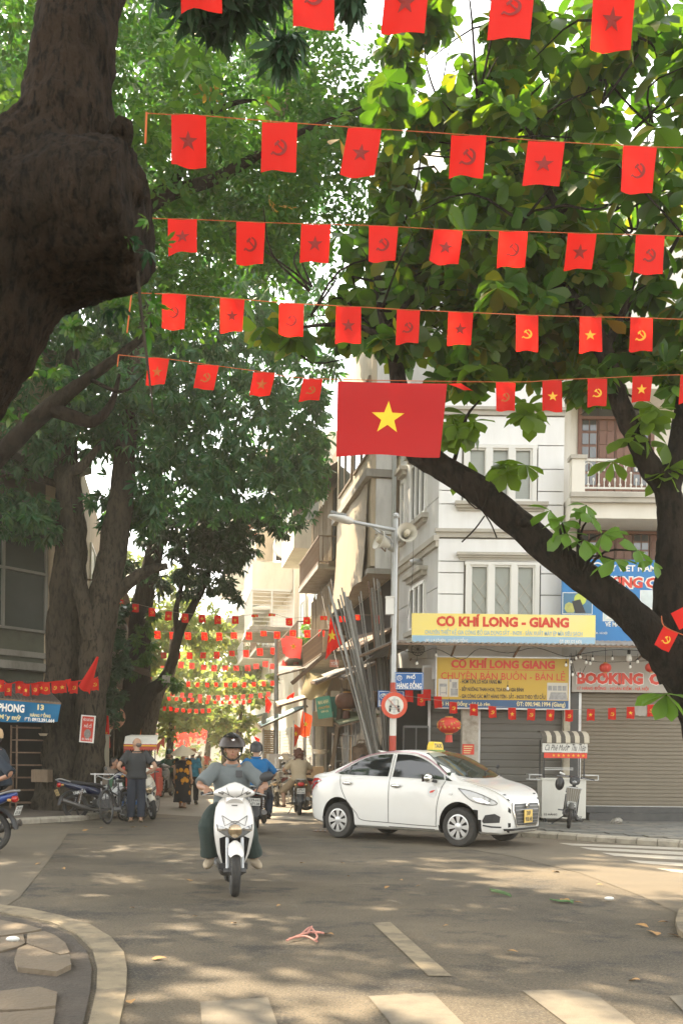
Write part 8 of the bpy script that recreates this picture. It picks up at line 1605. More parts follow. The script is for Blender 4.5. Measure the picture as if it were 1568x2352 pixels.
# red poster on the tree, blue fabric banner, left shop
Bp = Board('poster', 'narrow red advertising poster wrapped on the right trunk', 'poster', 184, 1643, 214, 1703, 23.35, redp, .012, whitep); Bp.th.rotation_euler = (0, R(4), 0)
Bp.text('HẺO KHÔ SAPA', 188, 1647, 211, 1655, whitep); Bp.text('PHỐ CỔ', 191, 1660, 208, 1670, whitep); Bp.poly([(200+8*math.cos(a), 1684+11*math.sin(a)) for a in np.linspace(0, 2*PI, 18)[:-1]], mat('poster_dish', (.25, .22, .2), .5, var=.6, scale=30)); Bp.text('ĐC: 0978 02', 188, 1694, 211, 1699, whitep)
bl_m = sheer('banner_blue', [(.0, .13, .30), (.005, .17, .36)], .15, .6, False)
bo = cloth_sheet('fabric_banner', 'blue fabric shop banner HÀNG ĐỒNG 13 under the left awning', 'banner', ((-60, 1600, 22.2), (141, 1616, 22.2), (133, 1658, 22.2), (-60, 1652, 22.2)), bl_m, 20, 6, .04, .015)
def btext(t, x0, y0, x1, y1, m, sl=0.):
    a = P(x0, y1, 22.13)-bo.location; k = 22.13/F; tb_ = MB(); text(t, 0, 0, (x1-x0)*k, (y1-y0)*k, None, None, -.05, .04, mb=tb_, M=Matrix.Translation(a) @ Matrix.Rotation(R(3.), 4, 'Y')); tb_.obj('lettering', m, bo, 0)
btext('PHONG', -2, 1615, 58, 1634, whitep); btext('Mía - Máy mỳ', -36, 1637, 50, 1652, creamp); btext('13', 88, 1618, 103, 1631, creamp); btext('HÀNG ĐỒNG', 71, 1635, 118, 1646, creamp); btext('ĐT: 0912.391.664', 58, 1647, 127, 1656, whitep)
corr = thing('corrugated_awning', 'old leaf littered tin awning over the blue banner', 'awning', P(60, 1590, 23)); wp(corrugated(MB(), P(-80, 1560, 25.3), P(95, 1567, 25.3), P(141, 1614, 22.25), P(-80, 1597, 22.25), 28, .02), 'tin_sheet', old_tin, corr, 40); wp(MB().bar(P(-80, 1600, 22.2), P(141, 1616, 22.2), .04), 'front_rail', rust, corr)
rack('dim iron shelf rack of goods in the left shop', 38, 1820, 23.6, .95, .45, 2.0, 7, R(35), rust, 9); clutter('pale hat hung in the dark left shop', 'cloth_hat', 100, 1690, 23.4, 'basin', .25, tan); clutter('wooden crate on the shelf by the trunk', 'wooden_crate', 97, 1796, 23.2, 'box', .4, timber); clutter('dark drum in the left shop', 'metal_drum', 12, 1820, 23.5, 'cyl', .7, rust)
th = thing('shop_ornament', 'round pinkish festive fan on a stick behind the leaves left of the leaning tree', 'ornament', P(262, 1648, 27)); b = MB(); b.lathe([(0, -.0), (.30, 0), (.32, .02), (.28, .03)], XM, 28, False); b.obj('disc', mat('fan_pink', (.5, .25, .16), .7, var=.5, scale=14), th); MB().tube([(0, .03, -.3), (0, .03, -1.2)], .015, 6).obj('stick', rust, th)
lantern('row of red lanterns seen as one dim globe in the left far shop', 300, 1568, 36, .25, .22, lant_m)
# litter
lf_m = mat('dry_leaf', (.36, .20, .07), .8, var=.4, scale=9); r_ = random.Random(12); lm_ = npmesh('fallen_leaf', L_bang[0], L_bang[1], lf_m, True)
spots = [(424, 2018, .16), (384, 2199, .14), (767, 2147, .12), (1266, 2001, .13), (1298, 2066, .12), (1310, 2072, .16), (1340, 2075, .10), (1508, 2118, .10), (1455, 2123, .12), (1480, 2136, .11), (1500, 2140, .14), (1530, 2145, .1), (1190, 2187, .09), (700, 1982, .08), (780, 1980, .07), (895, 2035, .09), (925, 2022, .07), (635, 2082, .08), (968, 2033, .07), (150, 1997, .1), (96, 1982, .09), (300, 2297, .1), (297, 2085, .06), (1385, 2032, .08), (805, 2012, .06), (205, 1905, .16), (240, 1900, .1), (310, 1899, .2), (325, 1897, .15), (1030, 2125, .06), (530, 2120, .07), (1470, 2250, .1), (440, 2105, .06)]
for i, (x, y, s) in enumerate(sorted(spots)):
    o = put('fallen_leaf', lm_, None, loc=G(x, y, .018), label='dry brown leaf on the asphalt, number %d counting from the left edge' % (i+1), cat='leaf', group='dry leaves scattered on the crossing'); o.rotation_euler = (r_.uniform(-.2, .2), r_.uniform(-.3, .1), r_.uniform(0, 6)); o.scale = (s, s, s*1.3)
rb = MB()
for q in (((658, 2160), (690, 2147), (720, 2140), (743, 2143)), ((690, 2147), (712, 2130), (728, 2150), (722, 2160)), ((705, 2145), (716, 2128), (706, 2140), (738, 2142)), ((664, 2156), (700, 2150), (728, 2162))): rb.tube([G(*p, .02+.015*(i % 2)) for i, p in enumerate(q)], .008, 5, sm=4)
rb.obj('ribbon', mat('pink_ribbon', (.5, .22, .17), .6), label='tangled pink plastic ribbon lying on the asphalt', cat='ribbon')
gb = MB(); [gb.tube([G(x, y, .015), G(x+25, y+5, .03), G(x+45, y+12, .015)], .01, 5, sm=3) for x, y in ((1125, 2042), (1128, 2046))]; gb.obj('twig', mat('green_twig', (.08, .15, .05), .7), label='short green twig lying in the road right of the middle', cat='twig')
gb = MB(); [gb.tube([G(1262+i*8, 2065+i*2, .015), G(1290+i*5, 2070-i, .03), G(1315, 2068+i*3, .015)], .008, 5, sm=3) for i in range(3)]; gb.obj('twig', MATS['green_twig'], label='frayed green sprig among dry leaves at the right', cat='twig')
pb = MB(); pb.ell((0, 0, .05), (.11, .08, .07), None, 12)
for v in pb.v: v += V((noise.noise(v*30), noise.noise(v*31+V((3, 0, 0))), noise.noise(v*29)))*.05
pb.obj('plastic_bag', sheerp, None, 20, loc=(P(1415, 1875, 20.6).x, 20.6, .12), label='crumpled clear plastic bag lying by the beige shutter step', cat='bag')
for k, (x, y) in enumerate(((30, 2163), (1398, 2068))): 
    pb = MB(); pb.ell((0, 0, .02), (.05, .035, .02), None, 9); pb.obj('paper_scrap', plate_w, None, 20, loc=G(x, y, .07 if k == 0 else .01), label=('white paper scrap on the broken slabs at the lower left', 'pale paper scrap on the asphalt at the right')[k], cat='paper')
dg = thing('drain_grate', 'rusty iron drain grate set in the asphalt behind the taxi', 'grate', G(752, 1909, .006)); MB().box((0, 0, .004), (.55, .4, .008)).obj('frame', rust, dg, 0)
for k in range(6): MB().box((-.22+k*.088, 0, .011), (.03, .36, .008)).obj('bar', engine_m, dg, 0)
# ================================================================== people
skin = mat('skin', (.40, .235, .15), .5, var=.10, scale=14); skin_d = mat('skin_tanned', (.30, .155, .09), .5, var=.10, scale=14); hair_m = mat('black_hair', (.018, .014, .012), .45, var=.4, scale=40); hair_br = mat('brown_hair', (.09, .03, .015), .45, var=.5, scale=40)
lip_m = mat('lips', (.30, .12, .09), .5); eye_m = mat('eye_dark', (.02, .015, .012), .3); helmet_m = mat('glossy_black_helmet', (.008, .007, .006), .25, spec=.3); visor_m = mat('smoked_visor', (.03, .018, .011), .3, spec=.4)
def cloth(name, col, **k): return mat(name, col, .85, var=k.pop('var', .14), scale=5, bump=.25, bscale=k.pop('bs', 22), **k)
class Body:
    def __init__(s, J, build=1.): s.J = {k: V(v) for k, v in J.items()}; s.bd = build
    def torso(s, mb, grow=0., t0=0., t1=1., flare=0.):
        J = s.J; sp = catmull([J['pelvis']-V((0, 0, .06)), J['pelvis']+(J['chest']-J['pelvis'])*.3, J['chest'], J['neck']], 5); n = len(sp); rows = []
        W_ = [.155, .165, .15, .143, .155, .17, .178, .17, .13, .065]; D_ = [.10, .118, .108, .102, .112, .12, .122, .108, .08, .055]
        for i, c in enumerate(sp):
            t = i/(n-1)
            if t < t0-1e-6 or t > t1+1e-6: continue
            lat = (J['hipL']-J['hipR']).normalized().lerp((J['shL']-J['shR']).normalized(), t); tan = (sp[min(i+1, n-1)]-sp[max(i-1, 0)]).normalized(); fw = lat.cross(tan).normalized()
            u = np.linspace(0, 1, len(W_)); w_ = (np.interp(t, u, W_)*s.bd+grow+flare*(1-t)); d = (np.interp(t, u, D_)*s.bd+grow+flare*(1-t))
            rows.append([c+lat*w_*math.copysign(abs(math.cos(a))**.85, math.cos(a))+fw*d*math.sin(a) for a in np.linspace(0, 2*PI, 22, endpoint=False)])
        mb.loft(rows)
    def limb(s, mb, pts, r, ends=True):
        p = [s.J[k] if isinstance(k, str) else k for k in pts]; mb.tube(catmull(p, 6), r, 12)
        if ends: mb.ell(p[0], r[0]*1.02, None, 10); mb.ell(p[-1], r[-1]*1.0, None, 10)
    def hand(s, mb, side, k='wr', curl=.6, axis=None, sc_=1.):
        J = s.J; w_ = J['wr'+side]; d = (w_-J['el'+side]).normalized() if 'ha'+side not in J else (J['ha'+side]-w_).normalized(); up = V((0, 0, 1)); lat = axis.normalized() if axis else d.cross(up).normalized()
        lat = (lat-d*lat.dot(d)).normalized(); nrm = lat.cross(d).normalized()
        if nrm.z < 0: nrm = -nrm
        q = Matrix((d, lat, nrm)).transposed(); mb.ell(w_+d*.05*sc_, (.052*sc_, .042*sc_, .018*sc_), q, 12); mb.ell(w_+d*.015*sc_, (.03*sc_, .03*sc_, .022*sc_), q, 10)
        for i, (y, L) in enumerate(((-.030, .062), (-.010, .074), (.010, .070), (.029, .055))):
            p = w_+d*.085*sc_+lat*y*sc_; pts = [w_+d*.05*sc_+lat*y*.8*sc_, p]; a = 0
            for seg in (.45, .32, .23): a += curl; p = p+(d*math.cos(a)-nrm*math.sin(a))*L*seg*sc_; pts.append(p)
            mb.tube(pts, [.0105*sc_, .0105*sc_, .0095*sc_, .0085*sc_, .007*sc_], 8); mb.ell(pts[-1], .0075*sc_, None, 6)
        sg = -1 if side == 'L' else 1; t = w_+d*.025*sc_+lat*sg*.03*sc_; pts = [t, t+(lat*sg*.7+d*.7-nrm*.2)*.03*sc_, t+(lat*sg*.5+d*.9-nrm*.6)*.058*sc_]; mb.tube(pts, [.014*sc_, .012*sc_, .008*sc_], 8); mb.ell(pts[-1], .008*sc_, None, 6)
    def headM(s, yaw=0, pitch=0, roll=0): return Matrix.Translation(s.J['head']) @ Euler((R(roll), R(pitch), R(yaw))).to_matrix().to_4x4()
def person(label, loc, rz, J, shirt=None, pants=None, skin_=skin, yaw=0, pitch=0, roll=0, sleeve=.75, slr=(.085, .075), pantr=(.10, .085, .07), shoe=None, barefoot=False, hair=hair_m, hairstyle='short', curl=.6, vox=.011, build=1., hem=0.03, axis=None, shirt_lo=.0, legs=1., group=None, face=True, dec=.5, wr=.006):
    th = thing('person', label, 'person', loc, rz); B_ = Body(J, build); J = B_.J; M_ = B_.headM(yaw, pitch, roll); R3 = M_.to_3x3(); H_ = lambda x, y, z: M_ @ V((x, y, z))
    mb = MB(); B_.torso(mb); mb.tube([J['neck']-V((0, 0, .03)), J['neck'].lerp(J['head'], .5), H_(-.01, 0, -.04)], [.062, .054, .055], 12)
    mb.ell(H_(-.005, 0, .025), (.098, .076, .105), R3, 20); mb.ell(H_(.025, 0, -.045), (.068, .058, .075), R3, 16); mb.ell(H_(.055, 0, -.088), (.03, .032, .024), R3, 10)
    mb.ell(H_(.095, 0, -.02), (.022, .015, .018), R3, 10); mb.tube([H_(.082, 0, .03), H_(.10, 0, -.012)], [.011, .014], 8); mb.ell(H_(.07, 0, .035), (.03, .06, .014), R3, 12)
    for s in (-1, 1): mb.ell(H_(-.008, s*.078, -.005), (.022, .009, .032), R3, 10); mb.ell(H_(.045, s*.042, -.025), (.035, .028, .025), R3, 10)
    mb.ell(H_(.082, 0, -.058), (.016, .027, .012), R3, 10)
    for S in 'LR':
        B_.limb(mb, ('sh'+S, 'el'+S, 'wr'+S), [.058, .046, .041, .036, .028]); B_.hand(mb, S, 'wr', curl, axis)
        B_.limb(mb, ('hip'+S, 'kn'+S, 'an'+S), [.09, .075, .058, .052, .042]); a = J['an'+S]; f = (J.get('toe'+S, a+V((.16, 0, -.05)))-a); fd = V((f.x, f.y, f.z*.6)).normalized()
        q = fd.to_track_quat('X', 'Z').to_matrix(); mb.ell(a+fd*.06-V((0, 0, .04)), (.125, .045, .032), q, 14); mb.ell(a-V((0, 0, .035))-fd*.03, (.05, .037, .038), q, 10)
    put('body', remesh(mb, vox, 2, dec), th, m=skin_)
    if shirt:
        mb = MB(); B_.torso(mb, .020, shirt_lo, .97, hem); sh = []
        for S in 'LR':
            a, b_, c = J['sh'+S], J['el'+S], J['wr'+S]
            if sleeve <= 1: pts = [a, a.lerp(b_, sleeve*.5), a.lerp(b_, sleeve)]
            else: pts = [a, a.lerp(b_, .5), b_, b_.lerp(c, sleeve-1)]
            mb.ell(a, slr[0]*.82, None, 12); mb.tube(catmull(pts, 4), [slr[0]*.82, (slr[0]+slr[1])*.46, slr[1]], 14)
        put('shirt', remesh(mb, vox*1.15, 3, dec, wr, 9.), th, m=shirt)
        cl_ = MB(); nk = J['neck'].lerp(J['chest'], .09); ax = (J['head']-J['neck']).normalized(); cl_.lathe([(.085, -.02), (.082, 0), (.072, .008), (.062, .006)], Matrix.Translation(nk) @ ax.to_track_quat('Z', 'Y').to_matrix().to_4x4(), 20, False); cl_.obj('collar', shirt, th)
    if pants:
        mb = MB(); B_.torso(mb, .018, 0, .30)
        for S in 'LR': 
            h_, k_, a = J['hip'+S], J['kn'+S], J['an'+S]; end = k_.lerp(a, legs-1) if legs > 1 else h_.lerp(k_, legs)
            pts = [h_, k_, end] if legs > 1 else [h_, end]; mb.ell(h_, pantr[0], None, 12); mb.tube(catmull(pts, 6), list(pantr), 14)
        put('trousers', remesh(mb, vox*1.2, 3, dec, wr*1.2, 7.), th, m=pants)
    if shoe:
        for S in 'LR':
            a = J['an'+S]; f = (J.get('toe'+S, a+V((.16, 0, -.05)))-a); fd = V((f.x, f.y, f.z*.6)).normalized(); q = fd.to_track_quat('X', 'Z').to_matrix(); mb = MB()
            if barefoot: mb.ell(a+fd*.06-V((0, 0, .068)), (.14, .052, .012), q, 14); mb.tube([a+fd*.12-V((0, 0, .02)), a+fd*.07+fd.cross(V((0, 0, 1)))*.05-V((0, 0, .05))], .009, 6); mb.tube([a+fd*.12-V((0, 0, .02)), a+fd*.07-fd.cross(V((0, 0, 1)))*.05-V((0, 0, .05))], .009, 6)
            else: mb.ell(a+fd*.06-V((0, 0, .035)), (.145, .054, .045), q, 16); mb.ell(a-fd*.03-V((0, 0, .01)), (.06, .048, .055), q, 12)
            mb.obj('sandal' if barefoot else 'shoe', shoe, th, 60)
    if hairstyle:
        mb = MB()
        if hairstyle in ('short', 'bob', 'curly'): mb.ell(H_(-.025, 0, .05), (.098, .086, .098), R3, 18); mb.ell(H_(-.05, 0, .0), (.07, .08, .085), R3, 16)
        if hairstyle == 'curly':
            r_ = random.Random(3)
            for k in range(46): a = r_.uniform(0, 2*PI); mb.ell(H_(-.035+.10*math.cos(a), .105*math.sin(a), r_.uniform(-.16, .07)) if math.cos(a) < .55 else H_(-.05, .09*(-1)**k, -.05), (.032, .03, .034), R3, 8)
            mb.ell(H_(-.055, 0, -.07), (.075, .09, .11), R3, 14)
        if hairstyle == 'low': mb.ell(H_(-.055, 0, -.02), (.055, .072, .07), R3, 14)
        put('hair', remesh(mb, .009, 1, dec, .004, 40.), th, m=hair)
    if face:
        e = MB(); mo = MB()
        for s in (-1, 1): e.ell(H_(.083, s*.034, .012), (.009, .016, .006), R3, 8); e.tube([H_(.088, s*.018, .036), H_(.090, s*.036, .041), H_(.078, s*.056, .034)], .0045, 5)
        e.obj('eyes_and_brows', eye_m, th); mo.ell(H_(.094, 0, -.056), (.006, .024, .006), R3, 8); mo.obj('mouth', lip_m, th)
    return th, M_, R3, B_
def half_helmet(th, M_, m, shield=True, r=.135, full=True, logo=True):
    b = MB(); rows = []
    for i in range(9):
        a = R(-14+104*i/8); rows.append([M_ @ V((-.01+(r+.01)*math.cos(a)*math.cos(t), r*.93*math.cos(a)*math.sin(t), .045+r*math.sin(a)-(.05*max(0, -math.cos(t)) if i == 0 else 0))) for t in np.linspace(0, 2*PI, 28, endpoint=False)])
    b.loft(rows); h = b.obj('helmet', m, th, 60)
    b = MB()
    for s in (-1, 1): b.tube([M_ @ V((.0, s*.118, .03)), M_ @ V((.02, s*.095, -.06)), M_ @ V((.045, s*.03, -.118)), M_ @ V((.048, 0, -.122))], .009, 6, sm=3); b.tube([M_ @ V((-.06, s*.11, .03)), M_ @ V((.0, s*.098, -.055))], .007, 6)
    b.obj('chin_strap', black_m, h)
    if shield:
        b = MB(); b.loft([[M_ @ V((-.005+(r+d)*math.cos(t), (r*.95+d)*math.sin(t), z)) for t in np.linspace(-1.35, 1.35, 17)] for z, d in ((.125, -.022), (.09, .004), (.05, .016), (.028, .02))], cap=False, closed=False); b.obj('goggle_visor', visor_m, h, 60)
    if logo: b = MB(); b.lathe([(.0, .003), (.014, .002), (.016, 0)], M_ @ Matrix.Translation((r*.93, 0, .105)) @ Matrix.Rotation(R(62), 4, 'Y'), 16, False); b.obj('badge', chrome, h)
    return h
def stand(h=1.7, **k):
    s = h/1.7; J = dict(pelvis=(0, 0, .93), chest=(0, 0, 1.24), neck=(-.005, 0, 1.435), head=(.015, 0, 1.575), shL=(0, .175, 1.375), shR=(0, -.175, 1.375), elL=(-.03, .235, 1.10), elR=(-.03, -.235, 1.10), wrL=(.05, .25, .86), wrR=(.05, -.25, .86), hipL=(0, .085, .90), hipR=(0, -.085, .90), knL=(.02, .10, .49), knR=(.02, -.10, .49), anL=(-.02, .11, .085), anR=(-.02, -.11, .085)); J.update(k)
    return {a: V(b)*s for a, b in J.items()}
def ride(px=-.36, pz=.87, lean=.1, grip=(.26, .28, 1.045), kn=(.10, .22, .74), an=(.06, .22, .40), fwd=0.):
    return dict(pelvis=(px, 0, pz), chest=(px+lean*.7, 0, pz+.30), neck=(px+lean*1.2, 0, pz+.49), head=(px+lean*1.5+.02, 0, pz+.63), shL=(px+lean*1.1, .165, pz+.415), shR=(px+lean*1.1, -.165, pz+.415), elL=((px+grip[0])/2+.02, .34, (pz+.435+grip[2])/2-.06), elR=((px+grip[0])/2+.02, -.34, (pz+.435+grip[2])/2-.06), wrL=(grip[0]-.075, grip[1], grip[2]+.03), wrR=(grip[0]-.075, -grip[1], grip[2]+.03), haL=(grip[0]+.02, grip[1], grip[2]+.012), haR=(grip[0]+.02, -grip[1], grip[2]+.012),
        hipL=(px+.02, .095, pz-.02), hipR=(px+.02, -.095, pz-.02), knL=(kn[0], kn[1], kn[2]), knR=(kn[0], -kn[1], kn[2]), anL=(an[0], an[1], an[2]), anR=(an[0], -an[1], an[2]))
grey_t = cloth('grey_tshirt', (.135, .155, .155)); green_p = cloth('dark_green_trousers', (.022, .036, .03)); shoe_b = mat('beige_shoes', (.36, .29, .2), .7, var=.15); cloth_b = cloth('blue_polo', (.0, .10, .26)); navy = cloth('navy_trousers', (.018, .024, .038)); beige_c = cloth('beige_cotton', (.40, .32, .21)); char = cloth('charcoal_shirt', (.030, .032, .034)); black_t = cloth('black_trousers', (.012, .013, .016))
# rider coming at the camera
J = ride(-.33, .86, .08, (.262, .275, 1.04), (.16, .19, .69), (.06, .235, .33)); J['knL'] = V((.17, .13, .68)); J['knR'] = V((.10, -.25, .70)); J['anR'] = V((.04, -.235, .33)); J['toeR'] = V((.2, -.27, .27)); J['toeL'] = V((.2, .27, .27))
th, M_, R3, B_ = person('man in black helmet, grey T-shirt and dark green trousers riding the white scooter', hero.location, H_front, J, grey_t, green_p, skin_d, yaw=2, pitch=4, sleeve=.98, slr=(.095, .082), pantr=(.105, .105, .095), legs=1.92, shoe=shoe_b, hairstyle=None, curl=1.0, vox=.0085, axis=V((0, 1, 0)), dec=.7, wr=.015)
half_helmet(th, M_, helmet_m)
pc_ = MB().box((0, 0, 0), (.006, .07, .075)); o = pc_.obj('chest_print', black_p, th, 0); o.location = B_.J['chest']+V((.150, .075, .06)); o.rotation_euler = (0, R(-8), R(14))
# rider in blue polo, seen from behind
J = ride(-.30, .90, .10, (.24, .30, 1.01), (.14, .24, .66), (.0, .24, .34)); th, M_, R3, B_ = person('man in black helmet and blue polo shirt riding away on the black motorbike', blue_b.location, dirv(-.05, 1), J, cloth_b, navy, skin, sleeve=.95, slr=(.092, .082), legs=1.95, shoe=black_m, hairstyle=None, curl=1., axis=V((0, 1, 0)), build=1.1, wr=.007)
half_helmet(th, M_, mat('matt_black_helmet', (.015, .016, .018), .35), False, logo=False); cw_ = MB(); nk = B_.J['neck']; cw_.lathe([(.088, -.02), (.098, .0), (.092, .022), (.08, .025)], Matrix.Translation(nk), 20, False); cw_.obj('polo_collar', cloth_b, th)
# rider in beige, seen from behind, curly hair
J = ride(-.26, .88, .06, (.24, .30, 1.01), (.10, .26, .62), (-.05, .24, .30)); J['elL'] = V((-.1, .36, 1.10)); J['knL'] = V((.10, .33, .60)); J['anL'] = V((-.02, .34, .27))
th, M_, R3, B_ = person('curly haired rider in beige shirt and shorts on the motorbike with red tail lamp', beige_b.location, dirv(-.12, 1), J, beige_c, cloth('khaki_shorts', (.33, .25, .16)), skin, sleeve=.8, slr=(.082, .075), legs=1.25, pantr=(.10, .095, .085), shoe=mat('brown_sandal', (.2, .1, .06), .7), barefoot=True, hairstyle='curly', hair=hair_br, curl=1., axis=V((0, 1, 0)), pitch=-4)
# standing man, hands on hips
J = stand(1.78, elL=(-.13, .36, 1.12), wrL=(.02, .20, .98), elR=(-.13, -.36, 1.12), wrR=(.02, -.20, .98), haL=(.1, .14, .95), haR=(.1, -.14, .95), anL=(.03, .10, .085), anR=(-.05, -.09, .085))
pm_ = G(313, 1888); th, M_, R3, B_ = person('balding man in charcoal T-shirt and navy trousers standing hands on hips', (pm_.x, pm_.y, .004), dirv(-.25, .97), J, char, navy, skin, yaw=42, sleeve=.72, slr=(.095, .09), legs=1.97, pantr=(.105, .095, .085), shoe=shoe_b, barefoot=True, hairstyle=None, curl=.5, build=1.05)
put('hair', remesh(MB().ell(M_ @ V((-.052, 0, -.01)), (.056, .073, .06), R3, 14), .009, 1), th, m=mat('grey_stubble', (.14, .11, .09), .8, var=.2))
MB().lathe([(.178, -.02), (.18, .02)], Matrix.Translation((0, 0, 1.03)) @ Matrix.Scale(.72, 4, V((1, 0, 0))), 26, False).obj('belt', black_p, th)
# woman in flowered dress and conical hat
dress = bpy.data.materials.new('flowered_dress'); dress.use_nodes = True; n_ = dress.node_tree.nodes; l_ = dress.node_tree.links; bs = n_['Principled BSDF']; bs.inputs['Roughness'].default_value = .85
tc = n_.new('ShaderNodeTexCoord'); vo = n_.new('ShaderNodeTexVoronoi'); vo.inputs['Scale'].default_value = 6.5; l_.new(tc.outputs['Object'], vo.inputs[0]); rp = n_.new('ShaderNodeValToRGB'); e = rp.color_ramp.elements; e[0].position = .0; e[0].color = (.45, .12, .01, 1); e[1].position = .48; e[1].color = (.010, .010, .012, 1); k = e.new(.16); k.color = (.62, .30, .02, 1); k = e.new(.36); k.color = (.5, .2, .01, 1); k = e.new(.42); k.color = (.012, .011, .012, 1); l_.new(vo.outputs['Distance'], rp.inputs[0])
l_.new(rp.outputs[0], bs.inputs['Base Color'])
J = stand(1.58, anL=(.08, .08, .085), anR=(-.10, -.08, .085), knL=(.07, .09, .49)); pw = G(419, 1856)
th, M_, R3, B_ = person('woman in long black dress with orange flowers and conical straw hat walking away', (pw.x, pw.y, .004), dirv(.1, 1), J, None, None, skin, hairstyle='bob', curl=.3, shoe=mat('brown_sandal'), barefoot=True)
mb = MB(); B_.torso(mb, .022, 0, .97, .02); s_ = 1.58/1.7
for S in 'LR': mb.ell(B_.J['sh'+S], .078, None, 12); mb.tube([B_.J['sh'+S], B_.J['sh'+S].lerp(B_.J['el'+S], .42)], [.078, .082], 12)
mb.loft([[V((dx+.17*k*math.cos(a), .215*k*math.sin(a), z*s_)) for a in np.linspace(0, 2*PI, 22, endpoint=False)] for z, k, dx in ((1.0, .86, 0), (.85, 1.0, 0), (.6, .98, 0), (.35, 1.05, .0), (.17, 1.18, -.02))]); put('dress', remesh(mb, .014, 2, .6, .014, 6.), th, m=dress)
hc = MB(); hc.lathe([(.0, .21), (.08, .155), (.21, .055), (.335, -.045), (.33, -.05), (.20, .045), (.0, .18)], M_ @ Matrix.Translation((-.01, 0, .06)) @ Matrix.Rotation(R(-14), 4, 'Y'), 32, False); hc.obj('conical_hat', mat('straw_hat', (.74, .63, .45), .8, var=.1, scale=30, stretch=(1, 1, 12)), th, 50); MB().ell(M_ @ V((.03, -.04, .275)), (.03, .03, .03), None, 10).obj('hat_ribbon', plate_w, th)
# companion with bucket hat
J = stand(1.6, anL=(-.14, .09, .10), anR=(.14, -.09, .085), knL=(-.02, .10, .49), knR=(.10, -.10, .5)); pw = G(441, 1848)
th, M_, R3, B_ = person('person in bucket hat, blue patterned shirt and black trousers walking beside the flowered dress', (pw.x, pw.y, .004), dirv(.05, 1), J, mat('blue_batik', (.03, .17, .26), .85, var=.75, scale=12), black_t, skin, sleeve=.9, legs=1.93, shoe=black_m, hairstyle='short', curl=.4)
hb = MB(); hb.lathe([(0, .14), (.075, .135), (.10, .10), (.108, .04), (.15, .0), (.148, -.006), (.10, .03)], M_ @ Matrix.Translation((-.01, 0, .03)), 24, False); hb.obj('bucket_hat', mat('brown_hat', (.33, .17, .09), .85), th, 60)
# green jacketed rider facing us
J = ride(-.36, .84, .05, (.262, .275, 1.04), (.10, .2, .66), (.05, .22, .34)); J['knL'] = V((.02, .3, .5)); J['anL'] = V((-.1, .38, .09))
th, M_, R3, B_ = person('rider in dark green jacket stopped on the silver scooter under the cyclo awning', green_b.location, dirv(-.1, -1), J, cloth('green_jacket', (.03, .10, .065)), black_t, skin, yaw=20, sleeve=1.9, legs=1.95, shoe=shoe_b, hairstyle=None, curl=1., axis=V((0, 1, 0)), vox=.014); half_helmet(th, M_, mat('green_helmet', (.02, .08, .05), .4), False, logo=False)
# cyclist in red, far down the street
J = ride(-.2, .95, .10, (.27, .24, 1.02), (.1, .12, .62), (-.02, .12, .28)); person('cyclist in bright red top riding away far down the street', red_b.location, dirv(-.1, 1), J, cloth('red_top', (.55, .04, .02)), cloth('pale_trousers', (.4, .35, .3)), skin, sleeve=.8, legs=1.95, shoe=black_m, hairstyle='bob', curl=1., axis=V((0, 1, 0)), vox=.016, face=False)
pf = G(458, 1795); J = stand(1.7, anL=(.12, .09, .085), anR=(-.12, -.09, .1)); th, M_, R3, B_ = person('person with white helmet and dark backpack walking beside the far red cyclist', (pf.x, pf.y, .004), dirv(0, 1), J, cloth('pale_shirt', (.4, .38, .34)), cloth('grey_trousers', (.2, .19, .18)), skin, legs=1.95, shoe=black_m, hairstyle=None, vox=.016, face=False); half_helmet(th, M_, mat('white_helmet', (.6, .58, .52), .4), False, logo=False)
MB().ell((-.2, 0, 1.27), (.1, .15, .22)).obj('backpack', black_t, th)
# boy at the hand cart, half hidden by the parked bikes
J = stand(1.25, pelvis=(-.02, 0, .93), chest=(.06, 0, 1.22), neck=(.12, 0, 1.41), head=(.18, 0, 1.54), elL=(.16, .22, 1.1), wrL=(.34, .10, 1.18), elR=(.16, -.22, 1.1), wrR=(.34, -.08, 1.18)); J = {k: v+V((0, 0, .08)) for k, v in J.items()}
J['anL'].z = J['anR'].z = .085
person('boy with dark hair bending over the hand cart behind the parked motorbike', (P(252, 1800, 23.6).x, 23.6, .004), dirv(.95, -.3), J, cloth('faded_grey_shirt', (.16, .13, .10)), black_t, skin_d, sleeve=.7, legs=1.95, shoe=black_m, hairstyle='short', curl=.7)
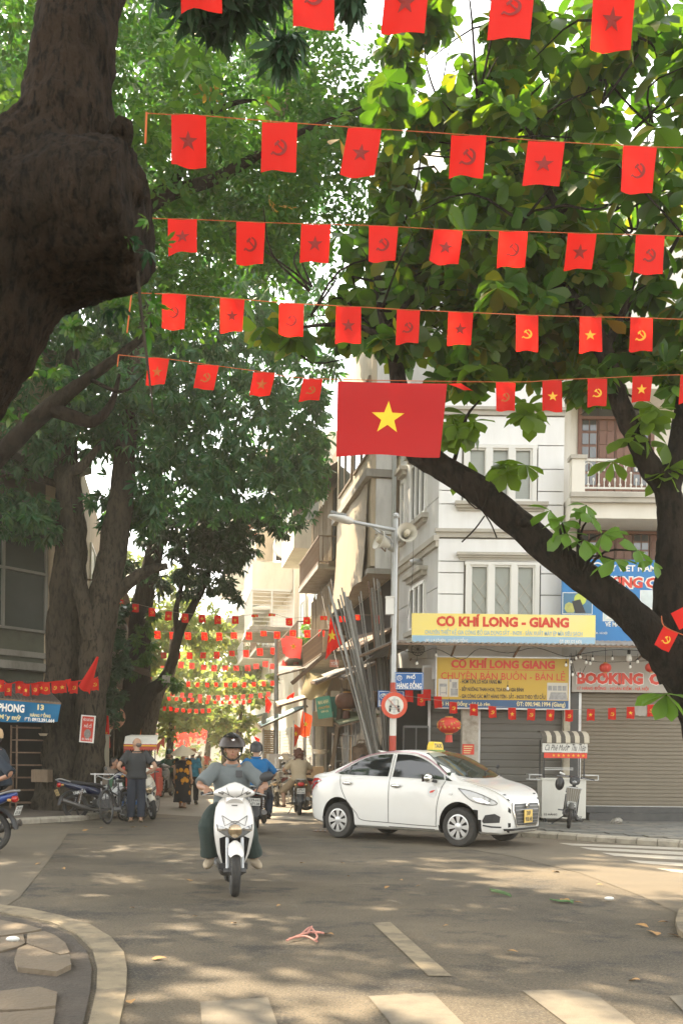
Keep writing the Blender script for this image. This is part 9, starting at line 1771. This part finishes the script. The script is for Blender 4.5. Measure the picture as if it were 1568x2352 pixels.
# man crouching behind the taxi boot
J = dict(pelvis=(0, 0, .35), chest=(.18, 0, .60), neck=(.33, 0, .72), head=(.42, 0, .84), shL=(.26, .18, .70), shR=(.26, -.18, .70), elL=(.42, .25, .5), elR=(.42, -.25, .5), wrL=(.55, .12, .38), wrR=(.55, -.12, .38), hipL=(.02, .1, .34), hipR=(.02, -.1, .34), knL=(.38, .17, .46), knR=(.38, -.17, .46), anL=(.12, .15, .085), anR=(.12, -.15, .085)); J = {k: V(v)+V((0, 0, .42)) for k, v in J.items()}
for S in 'LR': J['kn'+S].z -= .10; J['an'+S].z = .19
person('stooping person in grey shirt, only back and hair showing behind the taxi', (P(806, 1780, 24).x-.1, 24., .1), dirv(.9, -.2), J, cloth('grey_shirt', (.24, .21, .18)), black_t, skin, sleeve=1.5, legs=1.9, shoe=black_m, hairstyle='short')
# rider leaving at the left edge
J = ride(-.74, 1.0, .06, (-.2, .20, 1.0), (-.25, .24, .80), (-.3, .24, .40)); J['elL'] = V((-1.06, .36, 1.15)); J['wrL'] = V((-.80, .26, 1.02)); J['haL'] = V((-.66, .22, .98))
th, M_, R3, B_ = person('rider in beige cap and dark shirt half cut by the left edge, elbow out', left_b.location, dirv(-1, .12), J, cloth('dark_blue_shirt', (.012, .02, .032)), black_t, skin_d, sleeve=1.05, legs=1.95, shoe=black_m, hairstyle='short', curl=1., axis=V((0, 1, 0)))
hb = MB(); hb.lathe([(0, .13), (.06, .125), (.105, .09), (.122, .03), (.118, -.03), (.10, -.035)], M_ @ Matrix.Translation((-.02, 0, .03)), 24, False); hb.obj('cloth_cap', mat('beige_cap', (.48, .33, .18), .85, var=.15, scale=14), th, 60)
# ================================================================== air
hz_m = bpy.data.materials.new('haze_air'); hz_m.use_nodes = True; n_ = hz_m.node_tree.nodes; n_.remove(n_['Principled BSDF']); vp = n_.new('ShaderNodeVolumePrincipled'); vp.inputs['Color'].default_value = (.97, .90, .76, 1); vp.inputs['Density'].default_value = HAZE; vp.inputs['Anisotropy'].default_value = .45
hz_m.node_tree.links.new(vp.outputs[0], n_['Material Output'].inputs['Volume'])
MB().box((0, 200, 13.5), (840, 840, 29)).obj('haze', hz_m, None, 0, kind='stuff')
bpy.data.scenes.remove(TMP)
